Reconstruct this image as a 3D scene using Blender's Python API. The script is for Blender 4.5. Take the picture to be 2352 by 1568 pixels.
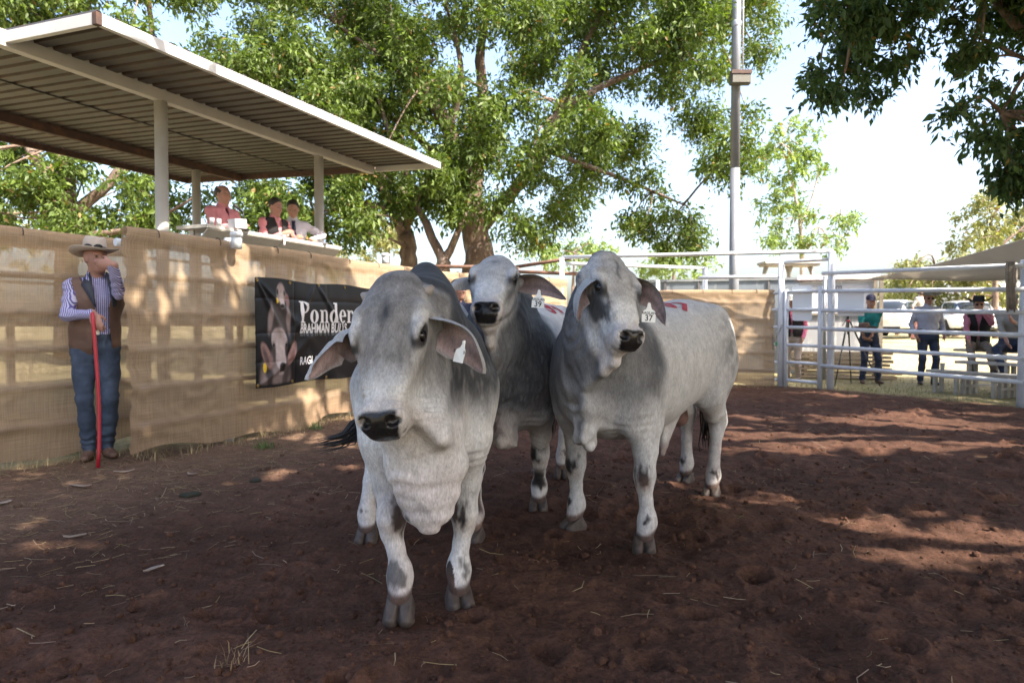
import bpy, bmesh, math, random
import numpy as np
from mathutils import Vector, Matrix
from mathutils.bvhtree import BVHTree

for _o in list(bpy.data.objects):
    bpy.data.objects.remove(_o)
SC = bpy.context.scene
COL = SC.collection
R = math.radians

# ------------------------------------------------------------------ camera, sky, sun, exposure
CAM_H, PITCH, FPX = 1.18, R(1.42), 1568.0
cam_d = bpy.data.cameras.new("camera")
cam = bpy.data.objects.new("camera", cam_d)
COL.objects.link(cam)
cam.location = (0, 0, CAM_H)
cam.rotation_euler = (math.pi / 2 - PITCH, 0, 0)
cam_d.sensor_width = 36.0
cam_d.lens = 24.0
cam_d.clip_start, cam_d.clip_end = 0.05, 3000
cam_d.dof.use_dof = True
cam_d.dof.focus_distance = 2.7
cam_d.dof.aperture_fstop = 5.0
SC.camera = cam

SUN_EL, SUN_AZ = R(47), math.atan2(0.80, -0.60)      # azimuth measured from +Y towards +X
sun_from = Vector((math.sin(SUN_AZ) * math.cos(SUN_EL), math.cos(SUN_AZ) * math.cos(SUN_EL), math.sin(SUN_EL)))
world = bpy.data.worlds.new("World")
SC.world = world
world.use_nodes = True
_n = world.node_tree.nodes
_bg = _n["Background"]
_sky = _n.new("ShaderNodeTexSky")
_sky.sky_type = 'NISHITA'
_sky.sun_disc = False
_sky.sun_elevation = SUN_EL
_sky.sun_rotation = SUN_AZ
_sky.air_density, _sky.dust_density, _sky.ozone_density = 1.0, 5.0, 1.0
world.node_tree.links.new(_sky.outputs[0], _bg.inputs[0])
_bg.inputs[1].default_value = 0.15
sun_d = bpy.data.lights.new("sun", 'SUN')
sun_d.energy = 4.4
sun_d.angle = R(0.53)
sun_d.color = (1.0, 0.90, 0.76)
sun = bpy.data.objects.new("sun", sun_d)
COL.objects.link(sun)
sun.rotation_euler = (-sun_from).to_track_quat('-Z', 'Y').to_euler()
SC.view_settings.view_transform = 'Standard'
SC.view_settings.look = 'None'
SC.view_settings.gamma = 1.0
SC.view_settings.use_curve_mapping = False
SC.view_settings.exposure = 2.0
SC.cycles.max_bounces = 8
SC.cycles.transparent_max_bounces = 16
SC.cycles.use_denoising = True

# ------------------------------------------------------------------ general helpers
def at(x, y, d):
    """photograph position (2352 px wide frame) at depth d metres in front of the camera -> world point"""
    a, b = (x - 1176.0) / FPX, (784.0 - y) / FPX
    dy = math.cos(PITCH) + b * math.sin(PITCH)
    dz = -math.sin(PITCH) + b * math.cos(PITCH)
    k = d / dy
    return np.array((a * k, d, CAM_H + dz * k))

def gd(y):
    """depth at which level ground shows at image row y"""
    b = (784.0 - y) / FPX
    dy = math.cos(PITCH) + b * math.sin(PITCH)
    dz = -math.sin(PITCH) + b * math.cos(PITCH)
    return -CAM_H / dz * dy

def terrain(x, y):
    """the paddock rises gently beyond the yard"""
    return 0.72 * sm(np.hypot(x, y), 17.0, 27.0) * sm(np.asarray(y, float), 4.0, 12.0)

def ground_at(x, y):
    return at(x, y, gd(y))

def sm(v, a, b):
    t = np.clip((v - a) / (b - a), 0, 1)
    return t * t * (3 - 2 * t)

def _hash(ix, iy, iz, seed):
    n = (ix * 374761393 + iy * 668265263 + iz * 1274126177 + seed * 362437) & 0xffffffff
    n = ((n ^ (n >> 13)) * 1274126177) & 0xffffffff
    n = ((n ^ (n >> 16)) * 2246822519) & 0xffffffff
    return ((n ^ (n >> 15)) & 0xffff).astype(np.float32) / 65535.0

def noise3(p, scale=1.0, seed=0):
    """value noise in -1..1 at points p (N,3)"""
    q = np.asarray(p, dtype=np.float64) * scale
    i = np.floor(q).astype(np.int64)
    f = (q - i).astype(np.float32)
    f = f * f * f * (f * (f * 6 - 15) + 10)
    out = 0
    for dx in (0, 1):
        for dy in (0, 1):
            for dz in (0, 1):
                w = (f[:, 0] if dx else 1 - f[:, 0]) * (f[:, 1] if dy else 1 - f[:, 1]) * (f[:, 2] if dz else 1 - f[:, 2])
                out = out + w * _hash(i[:, 0] + dx, i[:, 1] + dy, i[:, 2] + dz, seed)
    return out * 2 - 1

def noise2(p, scale=1.0, seed=0):
    """value noise in -1..1 at plane points p (N,2+)"""
    q = np.asarray(p, dtype=np.float64)[:, :2] * scale
    i = np.floor(q).astype(np.int64)
    f = (q - i).astype(np.float32)
    f = f * f * f * (f * (f * 6 - 15) + 10)
    a, b = f[:, 0], f[:, 1]
    z = np.int64(7)
    h00, h10 = _hash(i[:, 0], i[:, 1], z, seed), _hash(i[:, 0] + 1, i[:, 1], z, seed)
    h01, h11 = _hash(i[:, 0], i[:, 1] + 1, z, seed), _hash(i[:, 0] + 1, i[:, 1] + 1, z, seed)
    return ((h00 * (1 - a) + h10 * a) * (1 - b) + (h01 * (1 - a) + h11 * a) * b) * 2 - 1

def fbm2(p, scale, octaves=3, seed=0, gain=0.5):
    s, a, o = 0, 1.0, 0
    for k in range(octaves):
        s = s + a * noise2(p, scale * 2 ** k, seed + 17 * k)
        o += a
        a *= gain
    return s / o

def fbm(p, scale, octaves=3, seed=0, gain=0.5):
    s, a, o = 0, 1.0, 0
    for k in range(octaves):
        s = s + a * noise3(p, scale * 2 ** k, seed + 17 * k)
        o += a
        a *= gain
    return s / o

def mesh_obj(name, verts, faces, mat=None, parent=None, smooth=True, col=None, mats=None, midx=None):
    me = bpy.data.meshes.new(name)
    if isinstance(verts, np.ndarray) and isinstance(faces, np.ndarray):
        k = faces.shape[1]
        me.vertices.add(len(verts))
        me.vertices.foreach_set("co", np.ascontiguousarray(verts, dtype=np.float32).ravel())
        me.loops.add(faces.size)
        me.loops.foreach_set("vertex_index", np.ascontiguousarray(faces, dtype=np.int32).ravel())
        me.polygons.add(len(faces))
        me.polygons.foreach_set("loop_start", np.arange(0, faces.size, k, dtype=np.int32))
        me.polygons.foreach_set("loop_total", np.full(len(faces), k, dtype=np.int32))
        me.update(calc_edges=True)
    else:
        me.from_pydata([tuple(v) for v in verts], [], [tuple(f) for f in faces])
        me.update()
    if smooth:
        me.polygons.foreach_set("use_smooth", np.ones(len(me.polygons), dtype=bool))
    if mats:
        for m in mats:
            me.materials.append(m)
        if midx is not None:
            me.polygons.foreach_set("material_index", np.asarray(midx, dtype=np.int32))
    elif mat:
        me.materials.append(mat)
    if col is not None:
        ca = me.color_attributes.new("Col", 'FLOAT_COLOR', 'POINT')
        c4 = np.ones((len(me.vertices), 4), dtype=np.float32)
        col = np.asarray(col)
        c4[:, :col.shape[1]] = col
        ca.data.foreach_set("color", c4.ravel())
    o = bpy.data.objects.new(name, me)
    COL.objects.link(o)
    if parent is not None:
        o.parent = parent
    return o

def tag(o, label=None, cat=None, group=None, kind=None):
    if label: o["label"] = label
    if cat: o["category"] = cat
    if group: o["group"] = group
    if kind: o["kind"] = kind
    return o

def empty(name, loc=(0, 0, 0), rz=0.0):
    o = bpy.data.objects.new(name, None)
    COL.objects.link(o)
    o.location = tuple(loc)
    o.rotation_euler = (0, 0, rz)
    o.empty_display_size = 0.2
    return o

class MB:
    """collects simple solids into one mesh"""
    def __init__(s):
        s.v, s.f = [], []
    def add(s, v, f):
        o = len(s.v)
        s.v += [tuple(map(float, p)) for p in v]
        s.f += [tuple(i + o for i in q) for q in f]
        return s
    def box(s, lo, hi):
        x0, y0, z0 = lo; x1, y1, z1 = hi
        v = [(x0, y0, z0), (x1, y0, z0), (x1, y1, z0), (x0, y1, z0), (x0, y0, z1), (x1, y0, z1), (x1, y1, z1), (x0, y1, z1)]
        return s.add(v, [(3, 2, 1, 0), (4, 5, 6, 7), (0, 1, 5, 4), (1, 2, 6, 5), (2, 3, 7, 6), (3, 0, 4, 7)])
    def bar(s, a, b, w, h, up=(0, 0, 1)):
        """rectangular bar from a to b, width w (sideways), height h (along up)"""
        a, b = Vector(a), Vector(b)
        d = (b - a).normalized()
        u = Vector(up)
        side = d.cross(u)
        if side.length < 1e-4:
            side = d.cross(Vector((1, 0, 0)))
        side.normalize()
        u = side.cross(d).normalized()
        v = []
        for p in (a, b):
            for i, j in ((-1, -1), (1, -1), (1, 1), (-1, 1)):
                v.append(p + side * (w / 2 * i) + u * (h / 2 * j))
        return s.add(v, [(0, 1, 2, 3), (7, 6, 5, 4), (0, 4, 5, 1), (1, 5, 6, 2), (2, 6, 7, 3), (3, 7, 4, 0)])
    def tube(s, pts, rad, n=10, caps=True):
        """round tube along a polyline; rad a number or one per point"""
        pts = [Vector(p) for p in pts]
        if not hasattr(rad, '__len__'):
            rad = [rad] * len(pts)
        ref = None
        v, f = [], []
        for i, p in enumerate(pts):
            d = (pts[min(i + 1, len(pts) - 1)] - pts[max(i - 1, 0)]).normalized()
            if ref is None:
                ref = d.orthogonal().normalized()
            ref = (ref - d * ref.dot(d)).normalized()
            b = d.cross(ref)
            for k in range(n):
                a = 2 * math.pi * k / n
                v.append(p + (ref * math.cos(a) + b * math.sin(a)) * rad[i])
        for i in range(len(pts) - 1):
            for k in range(n):
                f.append((i * n + k, i * n + (k + 1) % n, (i + 1) * n + (k + 1) % n, (i + 1) * n + k))
        if caps:
            f.append(tuple(range(n - 1, -1, -1)))
            f.append(tuple((len(pts) - 1) * n + k for k in range(n)))
        return s.add(v, f)
    def lathe(s, prof, n=24, loc=(0, 0, 0), closed=False):
        """profile [(r,z)...] turned about z"""
        v, f = [], []
        for r, z in prof:
            for k in range(n):
                a = 2 * math.pi * k / n
                v.append((loc[0] + r * math.cos(a), loc[1] + r * math.sin(a), loc[2] + z))
        m = len(prof)
        for i in range(m - 1):
            for k in range(n):
                f.append((i * n + k, i * n + (k + 1) % n, (i + 1) * n + (k + 1) % n, (i + 1) * n + k))
        f.append(tuple(range(n - 1, -1, -1)))
        f.append(tuple((m - 1) * n + k for k in range(n)))
        return s.add(v, f)
    def build(s, name, mat, parent=None, smooth=False, bevel=0.0):
        o = mesh_obj(name, s.v, s.f, mat, parent, smooth=False)
        if smooth:
            me = o.data
            me.polygons.foreach_set("use_smooth", [len(p.vertices) == 4 for p in me.polygons])
        if bevel:
            m = o.modifiers.new("bevel", 'BEVEL')
            m.width = bevel
            m.segments = 2
            m.limit_method = 'ANGLE'
        return o

# ------------------------------------------------------------------ materials
MATS = {}
def principled(name, color=(0.5, 0.5, 0.5), rough=0.6, metal=0.0, spec=0.5, **kw):
    """material with optional noise in colour and bump; returns (mat)"""
    if name in MATS:
        return MATS[name]
    m = bpy.data.materials.new(name)
    m.use_nodes = True
    nt = m.node_tree
    N, L = nt.nodes, nt.links
    b = N["Principled BSDF"]
    b.inputs["Base Color"].default_value = (*color, 1)
    b.inputs["Roughness"].default_value = rough
    b.inputs["Metallic"].default_value = metal
    b.inputs["Specular IOR Level"].default_value = spec
    tc = N.new("ShaderNodeTexCoord")
    src = tc.outputs["Object"]
    if kw.get("attr"):
        at_ = N.new("ShaderNodeAttribute")
        at_.attribute_name = "Col"
        base = at_.outputs["Color"]
    else:
        rgb = N.new("ShaderNodeRGB")
        rgb.outputs[0].default_value = (*color, 1)
        base = rgb.outputs[0]
    for (c2, sc, lo, hi, detail) in kw.get("blend", ()):      # mix towards colour c2 where noise lies between lo and hi
        nz = N.new("ShaderNodeTexNoise")
        nz.inputs["Scale"].default_value = sc
        nz.inputs["Detail"].default_value = detail
        nz.inputs["Roughness"].default_value = 0.6
        if kw.get("stretch"):
            mp = N.new("ShaderNodeMapping")
            mp.inputs["Scale"].default_value = kw["stretch"]
            L.new(src, mp.inputs[0]); L.new(mp.outputs[0], nz.inputs["Vector"])
        else:
            L.new(src, nz.inputs["Vector"])
        mr = N.new("ShaderNodeMapRange")
        mr.inputs[1].default_value, mr.inputs[2].default_value = lo, hi
        L.new(nz.outputs[0], mr.inputs[0])
        mx = N.new("ShaderNodeMix")
        mx.data_type = 'RGBA'
        L.new(mr.outputs[0], mx.inputs[0])
        L.new(base, mx.inputs[6])
        mx.inputs[7].default_value = (*c2, 1)
        base = mx.outputs[2]
    if kw.get("vary"):                                       # brightness variation
        sc, amt = kw["vary"]
        nz = N.new("ShaderNodeTexNoise")
        nz.inputs["Scale"].default_value = sc
        nz.inputs["Detail"].default_value = 5
        L.new(src, nz.inputs["Vector"])
        mr = N.new("ShaderNodeMapRange")
        mr.inputs[1].default_value, mr.inputs[2].default_value = 0.25, 0.75
        mr.inputs[3].default_value, mr.inputs[4].default_value = 1 - amt, 1 + amt
        L.new(nz.outputs[0], mr.inputs[0])
        vm = N.new("ShaderNodeVectorMath")
        vm.operation = 'SCALE'
        L.new(base, vm.inputs[0]); L.new(mr.outputs[0], vm.inputs["Scale"])
        base = vm.outputs[0]
    L.new(base, b.inputs["Base Color"])
    prev = None
    for (sc, dist, stretch) in kw.get("bump", ()):
        nz = N.new("ShaderNodeTexNoise")
        nz.inputs["Scale"].default_value = sc
        nz.inputs["Detail"].default_value = 4
        if stretch:
            mp = N.new("ShaderNodeMapping")
            mp.inputs["Scale"].default_value = stretch
            L.new(src, mp.inputs[0]); L.new(mp.outputs[0], nz.inputs["Vector"])
        else:
            L.new(src, nz.inputs["Vector"])
        bp = N.new("ShaderNodeBump")
        bp.inputs["Strength"].default_value = 1.0
        bp.inputs["Distance"].default_value = dist
        L.new(nz.outputs[0], bp.inputs["Height"])
        if prev is not None:
            L.new(prev, bp.inputs["Normal"])
        prev = bp.outputs[0]
    if prev is not None:
        L.new(prev, b.inputs["Normal"])
    if kw.get("sheen"):
        b.inputs["Sheen Weight"].default_value = kw["sheen"]
        b.inputs["Sheen Roughness"].default_value = 0.5
    if kw.get("coat"):
        b.inputs["Coat Weight"].default_value = kw["coat"]
        b.inputs["Coat Roughness"].default_value = 0.05
    if kw.get("trans"):                                      # light through thin cloth or leaves
        t = N.new("ShaderNodeBsdfTranslucent")
        L.new(base, t.inputs[0])
        if kw.get("trans_tint"):
            mxt = N.new("ShaderNodeMix"); mxt.data_type = 'RGBA'; mxt.blend_type = 'MULTIPLY'
            mxt.inputs[0].default_value = 1.0
            L.new(base, mxt.inputs[6]); mxt.inputs[7].default_value = (*kw["trans_tint"], 1)
            L.new(mxt.outputs[2], t.inputs[0])
        ms = N.new("ShaderNodeMixShader")
        ms.inputs[0].default_value = kw["trans"]
        L.new(b.outputs[0], ms.inputs[1]); L.new(t.outputs[0], ms.inputs[2])
        L.new(ms.outputs[0], N["Material Output"].inputs[0])
    MATS[name] = m
    return m
# ------------------------------------------------------------------ soft solids: blended distance fields turned into one continuous mesh
def nrm(v):
    v = np.asarray(v, dtype=float)
    return v / max(np.linalg.norm(v), 1e-9)

class Field:
    def __init__(s, lo, hi, h):
        s.lo, s.h = np.asarray(lo, float), h
        s.n = np.ceil((np.asarray(hi, float) - s.lo) / h).astype(int) + 1
        s.f = np.full(s.n, 0.25, dtype=np.float32)
        s.ax = [(s.lo[i] + h * np.arange(s.n[i])).astype(np.float32) for i in range(3)]
        s.prims = []
    def put(s, fn, lo, hi, k, op='u', tagv=None):
        pad = max(k, 0.02) + 2 * s.h
        sl = []
        for i in range(3):
            a = int(max(0, math.floor((lo[i] - pad - s.lo[i]) / s.h)))
            b = int(min(s.n[i], math.ceil((hi[i] + pad - s.lo[i]) / s.h) + 1))
            if b <= a:
                return
            sl.append(slice(a, b))
        X = s.ax[0][sl[0]][:, None, None]; Y = s.ax[1][sl[1]][None, :, None]; Z = s.ax[2][sl[2]][None, None, :]
        d = fn(X, Y, Z)
        a = s.f[sl[0], sl[1], sl[2]]
        if op == 'u':
            hh = np.maximum(k - np.abs(a - d), 0) / max(k, 1e-6)
            s.f[sl[0], sl[1], sl[2]] = np.minimum(a, d) - hh * hh * (k * 0.25)
            s.prims.append((fn, tagv))
        else:
            d = -d
            hh = np.maximum(k - np.abs(a - d), 0) / max(k, 1e-6)
            s.f[sl[0], sl[1], sl[2]] = np.maximum(a, d) + hh * hh * (k * 0.25)
    def cap(s, a, b, ra, rb=None, k=0.05, up=(0, 0, 1), op='u', tagv=None):
        """tapered capsule; ra/rb radius or (side radius, up radius)"""
        a, b = np.asarray(a, float), np.asarray(b, float)
        rb = ra if rb is None else rb
        ra = (ra, ra) if not hasattr(ra, '__len__') else ra
        rb = (rb, rb) if not hasattr(rb, '__len__') else rb
        L = max(np.linalg.norm(b - a), 1e-5)
        w = (b - a) / L
        u = np.cross(up, w)
        if np.linalg.norm(u) < 1e-3:
            u = np.cross((1, 0, 0), w)
        u = nrm(u); v = np.cross(w, u)
        def fn(X, Y, Z):
            px, py, pz = X - a[0], Y - a[1], Z - a[2]
            t = px * w[0] + py * w[1] + pz * w[2]
            q = np.clip(t / L, 0, 1)
            r1 = ra[0] + (rb[0] - ra[0]) * q
            r2 = ra[1] + (rb[1] - ra[1]) * q
            m = np.minimum(r1, r2)
            e1 = (px * u[0] + py * u[1] + pz * u[2]) / r1
            e2 = (px * v[0] + py * v[1] + pz * v[2]) / r2
            e3 = (t - q * L) / m
            return (np.sqrt(e1 * e1 + e2 * e2 + e3 * e3) - 1) * m
        r = max(ra + rb) if isinstance(ra, tuple) and isinstance(rb, tuple) else max(*ra, *rb)
        s.put(fn, np.minimum(a, b) - r, np.maximum(a, b) + r, k, op, tagv)
    def chain(s, pts, rads, k=0.03, up=(0, 0, 1), tagv=None):
        for i in range(len(pts) - 1):
            s.cap(pts[i], pts[i + 1], rads[i], rads[i + 1], k, up, tagv=tagv)
    def ell(s, c, r, k=0.05, M=None, op='u', tagv=None):
        """ellipsoid; M rows are its axes"""
        c, r = np.asarray(c, float), np.asarray(r, float)
        M = np.eye(3) if M is None else np.asarray(M, float)
        def fn(X, Y, Z):
            px, py, pz = X - c[0], Y - c[1], Z - c[2]
            q = [(px * M[i][0] + py * M[i][1] + pz * M[i][2]) / r[i] for i in range(3)]
            k0 = np.sqrt(q[0] ** 2 + q[1] ** 2 + q[2] ** 2)
            k1 = np.sqrt((q[0] / r[0]) ** 2 + (q[1] / r[1]) ** 2 + (q[2] / r[2]) ** 2)
            return k0 * (k0 - 1) / np.maximum(k1, 1e-4)
        e = np.sqrt(((M * r[:, None]) ** 2).sum(0))
        s.put(fn, c - e, c + e, k, op, tagv)
    def loft(s, O, M, t, hw, F, B, k=0.05, p=2.2, off=None, tagv=None):
        """solid along axis M[0] from O with half width hw (M[1]) and front/back limits F,B (M[2]) at stations t"""
        O, M = np.asarray(O, float), np.asarray(M, float)
        t = np.asarray(t, float)
        tt = np.linspace(t[0], t[-1], 200)
        def smooth(v):
            v = np.interp(tt, t, v)
            kk = 7
            return np.convolve(np.pad(v, kk, mode='edge'), np.ones(2 * kk + 1) / (2 * kk + 1), 'valid')
        W, FF, BB = smooth(hw), smooth(F), smooth(B)
        OF = smooth(off) if off is not None else np.zeros_like(tt)
        def fn(X, Y, Z):
            px, py, pz = X - O[0], Y - O[1], Z - O[2]
            a = px * M[0][0] + py * M[0][1] + pz * M[0][2]
            b = px * M[1][0] + py * M[1][1] + pz * M[1][2]
            c = px * M[2][0] + py * M[2][1] + pz * M[2][2]
            ix = np.clip((a - tt[0]) / (tt[-1] - tt[0]) * 199, 0, 199)
            i0 = np.minimum(ix.astype(np.int32), 198)
            fr = ix - i0
            def g(T):
                T = T.astype(np.float32)
                return T[i0] * (1 - fr) + T[i0 + 1] * fr
            w = g(W); f_ = g(FF); b_ = g(BB); o_ = g(OF)
            h = (f_ - b_) * 0.5
            m = np.minimum(w, h)
            q = (np.abs((b - o_) / w) ** p + np.abs((c - (f_ + b_) * 0.5) / h) ** p) ** (1 / p)
            d = (q - 1) * m
            ex = np.maximum(np.maximum(tt[0] - a, a - tt[-1]), 0)
            return np.where(ex > 0, np.sqrt(np.maximum(d, 0) ** 2 + ex * ex), d)
        rad = max(max(abs(np.array(hw))) + (max(abs(np.array(off))) if off is not None else 0), max(abs(np.array(F))), max(abs(np.array(B))))
        e0, e1 = O + M[0] * t[0], O + M[0] * t[-1]
        s.put(fn, np.minimum(e0, e1) - rad, np.maximum(e0, e1) + rad, k, 'u', tagv)
    def mesh(s, relax=2):
        f, n = s.f, s.n
        f = f.copy()
        ins = f < 0
        c = np.zeros(tuple(n - 1), dtype=np.int8)
        for dx in (0, 1):
            for dy in (0, 1):
                for dz in (0, 1):
                    c += ins[dx:n[0] - 1 + dx, dy:n[1] - 1 + dy, dz:n[2] - 1 + dz]
        act = (c > 0) & (c < 8)
        ci = np.argwhere(act)
        idx = np.full(act.shape, -1, dtype=np.int32)
        idx[act] = np.arange(len(ci))
        acc = np.zeros((len(ci), 3), dtype=np.float32); cnt = np.zeros(len(ci), dtype=np.float32)
        corners = [(a, b, d) for a in (0, 1) for b in (0, 1) for d in (0, 1)]
        for p in corners:
            for ax in range(3):
                if p[ax] == 1:
                    continue
                q = list(p); q[ax] = 1
                f0 = f[ci[:, 0] + p[0], ci[:, 1] + p[1], ci[:, 2] + p[2]]
                f1 = f[ci[:, 0] + q[0], ci[:, 1] + q[1], ci[:, 2] + q[2]]
                m = (f0 < 0) != (f1 < 0)
                t = np.where(m, f0 / np.where(m, f0 - f1, 1), 0)
                pt = np.array(p, dtype=np.float32)[None, :].repeat(len(ci), 0)
                pt[:, ax] += t
                acc[m] += pt[m]; cnt[m] += 1
        V = (ci + acc / np.maximum(cnt, 1)[:, None]) * s.h + s.lo
        Q = []
        for ax in range(3):
            a, b = (ax + 1) % 3, (ax + 2) % 3
            sl0 = [slice(None)] * 3; sl1 = [slice(None)] * 3
            sl0[ax] = slice(0, n[ax] - 1); sl1[ax] = slice(1, n[ax])
            for o_ in (a, b):
                sl0[o_] = slice(1, n[o_] - 1); sl1[o_] = slice(1, n[o_] - 1)
            i0, i1 = ins[tuple(sl0)], ins[tuple(sl1)]
            for flip, mk in ((False, i0 & ~i1), (True, ~i0 & i1)):
                e = np.argwhere(mk)
                if not len(e):
                    continue
                e[:, a] += 1; e[:, b] += 1
                def cell(da, db):
                    g = e.copy(); g[:, a] -= da; g[:, b] -= db
                    return idx[g[:, 0], g[:, 1], g[:, 2]]
                q = np.stack([cell(1, 1), cell(0, 1), cell(0, 0), cell(1, 0)], 1)
                if flip:
                    q = q[:, ::-1]
                Q.append(q)
        Q = np.concatenate(Q)
        Q = Q[(Q >= 0).all(1)]
        for _ in range(relax):
            sacc = np.zeros_like(V); scn = np.zeros(len(V))
            for i in range(4):
                for j in (1, 3):
                    np.add.at(sacc, Q[:, i], V[Q[:, (i + j) % 4]])
                    np.add.at(scn, Q[:, i], 1)
            V = V * 0.5 + 0.5 * sacc / np.maximum(scn, 1)[:, None]
        return V.astype(np.float32), Q
    def owner(s, V):
        """tag of the solid nearest to each vertex"""
        best = np.full(len(V), 1e9, dtype=np.float32)
        tags = np.zeros(len(V), dtype=np.int32)
        x, y, z = V[:, 0], V[:, 1], V[:, 2]
        for fn, tg in s.prims:
            if tg is None:
                continue
            d = fn(x, y, z)
            m = d < best
            best[m] = d[m]; tags[m] = tg
        return tags

def vnormals(V, Q):
    a = V[Q[:, 2]] - V[Q[:, 0]]; b = V[Q[:, 3]] - V[Q[:, 1]]
    fn_ = np.cross(a, b)
    N_ = np.zeros_like(V)
    for i in range(4):
        np.add.at(N_, Q[:, i], fn_)
    return N_ / np.maximum(np.linalg.norm(N_, axis=1), 1e-9)[:, None]
# ------------------------------------------------------------------ bulls
def mat_coat():
    m = bpy.data.materials.new("bull_coat")
    m.use_nodes = True
    N, L = m.node_tree.nodes, m.node_tree.links
    b = N["Principled BSDF"]
    b.inputs["Specular IOR Level"].default_value = 0.3
    b.inputs["Sheen Weight"].default_value = 0.04
    at_ = N.new("ShaderNodeAttribute"); at_.attribute_name = "Col"
    tc = N.new("ShaderNodeTexCoord")
    def noise(sc, det, stretch):
        mp = N.new("ShaderNodeMapping"); mp.inputs["Scale"].default_value = stretch
        L.new(tc.outputs["Object"], mp.inputs[0])
        n = N.new("ShaderNodeTexNoise"); n.inputs["Scale"].default_value = sc; n.inputs["Detail"].default_value = det
        n.inputs["Distortion"].default_value = 0.6
        L.new(mp.outputs[0], n.inputs["Vector"]); return n.outputs[0]
    fine, mid, big = noise(170, 3, (1, 1, 0.30)), noise(48, 4, (1, 1, 0.5)), noise(9, 4, (1, 1, 1))
    prod = None
    for n, amt in ((fine, 0.26), (mid, 0.17), (big, 0.12)):
        mr = N.new("ShaderNodeMapRange"); mr.inputs[1].default_value, mr.inputs[2].default_value = 0.25, 0.75
        mr.inputs[3].default_value, mr.inputs[4].default_value = 1 - amt, 1 + amt
        L.new(n, mr.inputs[0])
        if prod is None: prod = mr.outputs[0]
        else:
            mu = N.new("ShaderNodeMath"); mu.operation = 'MULTIPLY'
            L.new(prod, mu.inputs[0]); L.new(mr.outputs[0], mu.inputs[1]); prod = mu.outputs[0]
    vm = N.new("ShaderNodeVectorMath"); vm.operation = 'SCALE'
    L.new(at_.outputs["Color"], vm.inputs[0]); L.new(prod, vm.inputs["Scale"])
    L.new(vm.outputs[0], b.inputs["Base Color"])
    rg = N.new("ShaderNodeMath"); rg.operation = 'MULTIPLY'; rg.inputs[1].default_value = 0.72
    L.new(at_.outputs["Alpha"], rg.inputs[0]); L.new(rg.outputs[0], b.inputs["Roughness"])
    prev = None
    for n, dist in ((big, 0.004), (mid, 0.0028), (fine, 0.0013)):
        bp = N.new("ShaderNodeBump"); bp.inputs["Distance"].default_value = dist; bp.inputs["Strength"].default_value = 0.85
        L.new(n, bp.inputs["Height"])
        if prev: L.new(prev, bp.inputs["Normal"])
        prev = bp.outputs[0]
    L.new(prev, b.inputs["Normal"])
    return m
M_coat = mat_coat()
M_hoof = principled("hoof_horn", (0.066, 0.050, 0.042), rough=0.55, blend=(((0.035, 0.026, 0.022), 30, 0.45, 0.7, 4),), bump=((90, 0.002, (1, 1, 6)),))
M_eye = principled("bull_eye", (0.006, 0.005, 0.005), rough=0.14, spec=0.4)
M_tag = principled("ear_tag_plastic", (0.80, 0.79, 0.74), rough=0.45)
M_ink = principled("black_print", (0.012, 0.012, 0.013), rough=0.6)
M_paint = principled("red_stock_paint", (0.36, 0.022, 0.035), rough=0.7, vary=(60, 0.35))
M_switch = principled("tail_hair", (0.010, 0.009, 0.010), rough=0.5)
M_horn = principled("horn_bud", (0.25, 0.22, 0.20), rough=0.6, bump=((60, 0.004, None),))

def frame_from(f, n_hint, roll=0.0):
    f = nrm(f)
    n = nrm(np.asarray(n_hint, float) - f * np.dot(n_hint, f))
    s = np.cross(n, f)                         # animal's left when f runs poll to muzzle
    if roll:
        c, q = math.cos(roll), math.sin(roll)
        n, s = n * c + s * q, s * c - n * q
    return f, s, n

def hoof_mesh():
    F = Field((-0.085, -0.085, -0.05), (0.115, 0.085, 0.12), 0.004)
    for sg in (-1, 1):
        F.cap((-0.020, sg * 0.026, 0.060), (0.030, sg * 0.031, -0.004), (0.025, 0.034), (0.0315, 0.050), k=0.004, up=(1, 0, 0))
        F.ell((-0.030, sg * 0.028, 0.012), (0.046, 0.029, 0.036), 0.02)
    zz = F.ax[2][None, None, :]
    F.f = np.maximum(F.f, -(zz + 0.02) + 0 * F.f)          # flat sole
    F.f = np.maximum(F.f, (zz + (F.ax[0][:, None, None]) * 0.55 - 0.066) + 0 * F.f)   # sloping coronet
    return F.mesh(2)
HOOF_V, HOOF_Q = hoof_mesh()
_hoof_me = None

def text_mesh(body, size, font_bold=0.0, sx=1.0):
    cu = bpy.data.curves.new("txt", 'FONT')
    cu.body = body
    cu.size = size
    cu.align_x, cu.align_y = 'CENTER', 'CENTER'
    cu.offset = font_bold
    o = bpy.data.objects.new("txt", cu)
    COL.objects.link(o)
    dg = bpy.context.evaluated_depsgraph_get()
    me = bpy.data.meshes.new_from_object(o.evaluated_get(dg))
    v = np.array([tuple(p.co) for p in me.vertices]) if len(me.vertices) else np.zeros((0, 3))
    f = [tuple(p.vertices) for p in me.polygons]
    bpy.data.objects.remove(o)
    bpy.data.curves.remove(cu)
    bpy.data.meshes.remove(me)
    v[:, 0] *= sx
    return v, f

def refine(v, f, L):
    """cut a flat mesh until its edges are shorter than L"""
    bm = bmesh.new()
    vs = [bm.verts.new(tuple(p)) for p in v]
    for q in f:
        try:
            bm.faces.new([vs[i] for i in q])
        except ValueError:
            pass
    for _ in range(6):
        bmesh.ops.triangulate(bm, faces=bm.faces[:])
        es = [e for e in bm.edges if e.calc_length() > L]
        if not es:
            break
        bmesh.ops.subdivide_edges(bm, edges=es, cuts=1)
    bmesh.ops.triangulate(bm, faces=bm.faces[:])
    bm.verts.index_update()
    v2 = np.array([tuple(p.co) for p in bm.verts])
    f2 = [tuple(p.index for p in q.verts) for q in bm.faces]
    bm.free()
    return v2, f2

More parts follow.
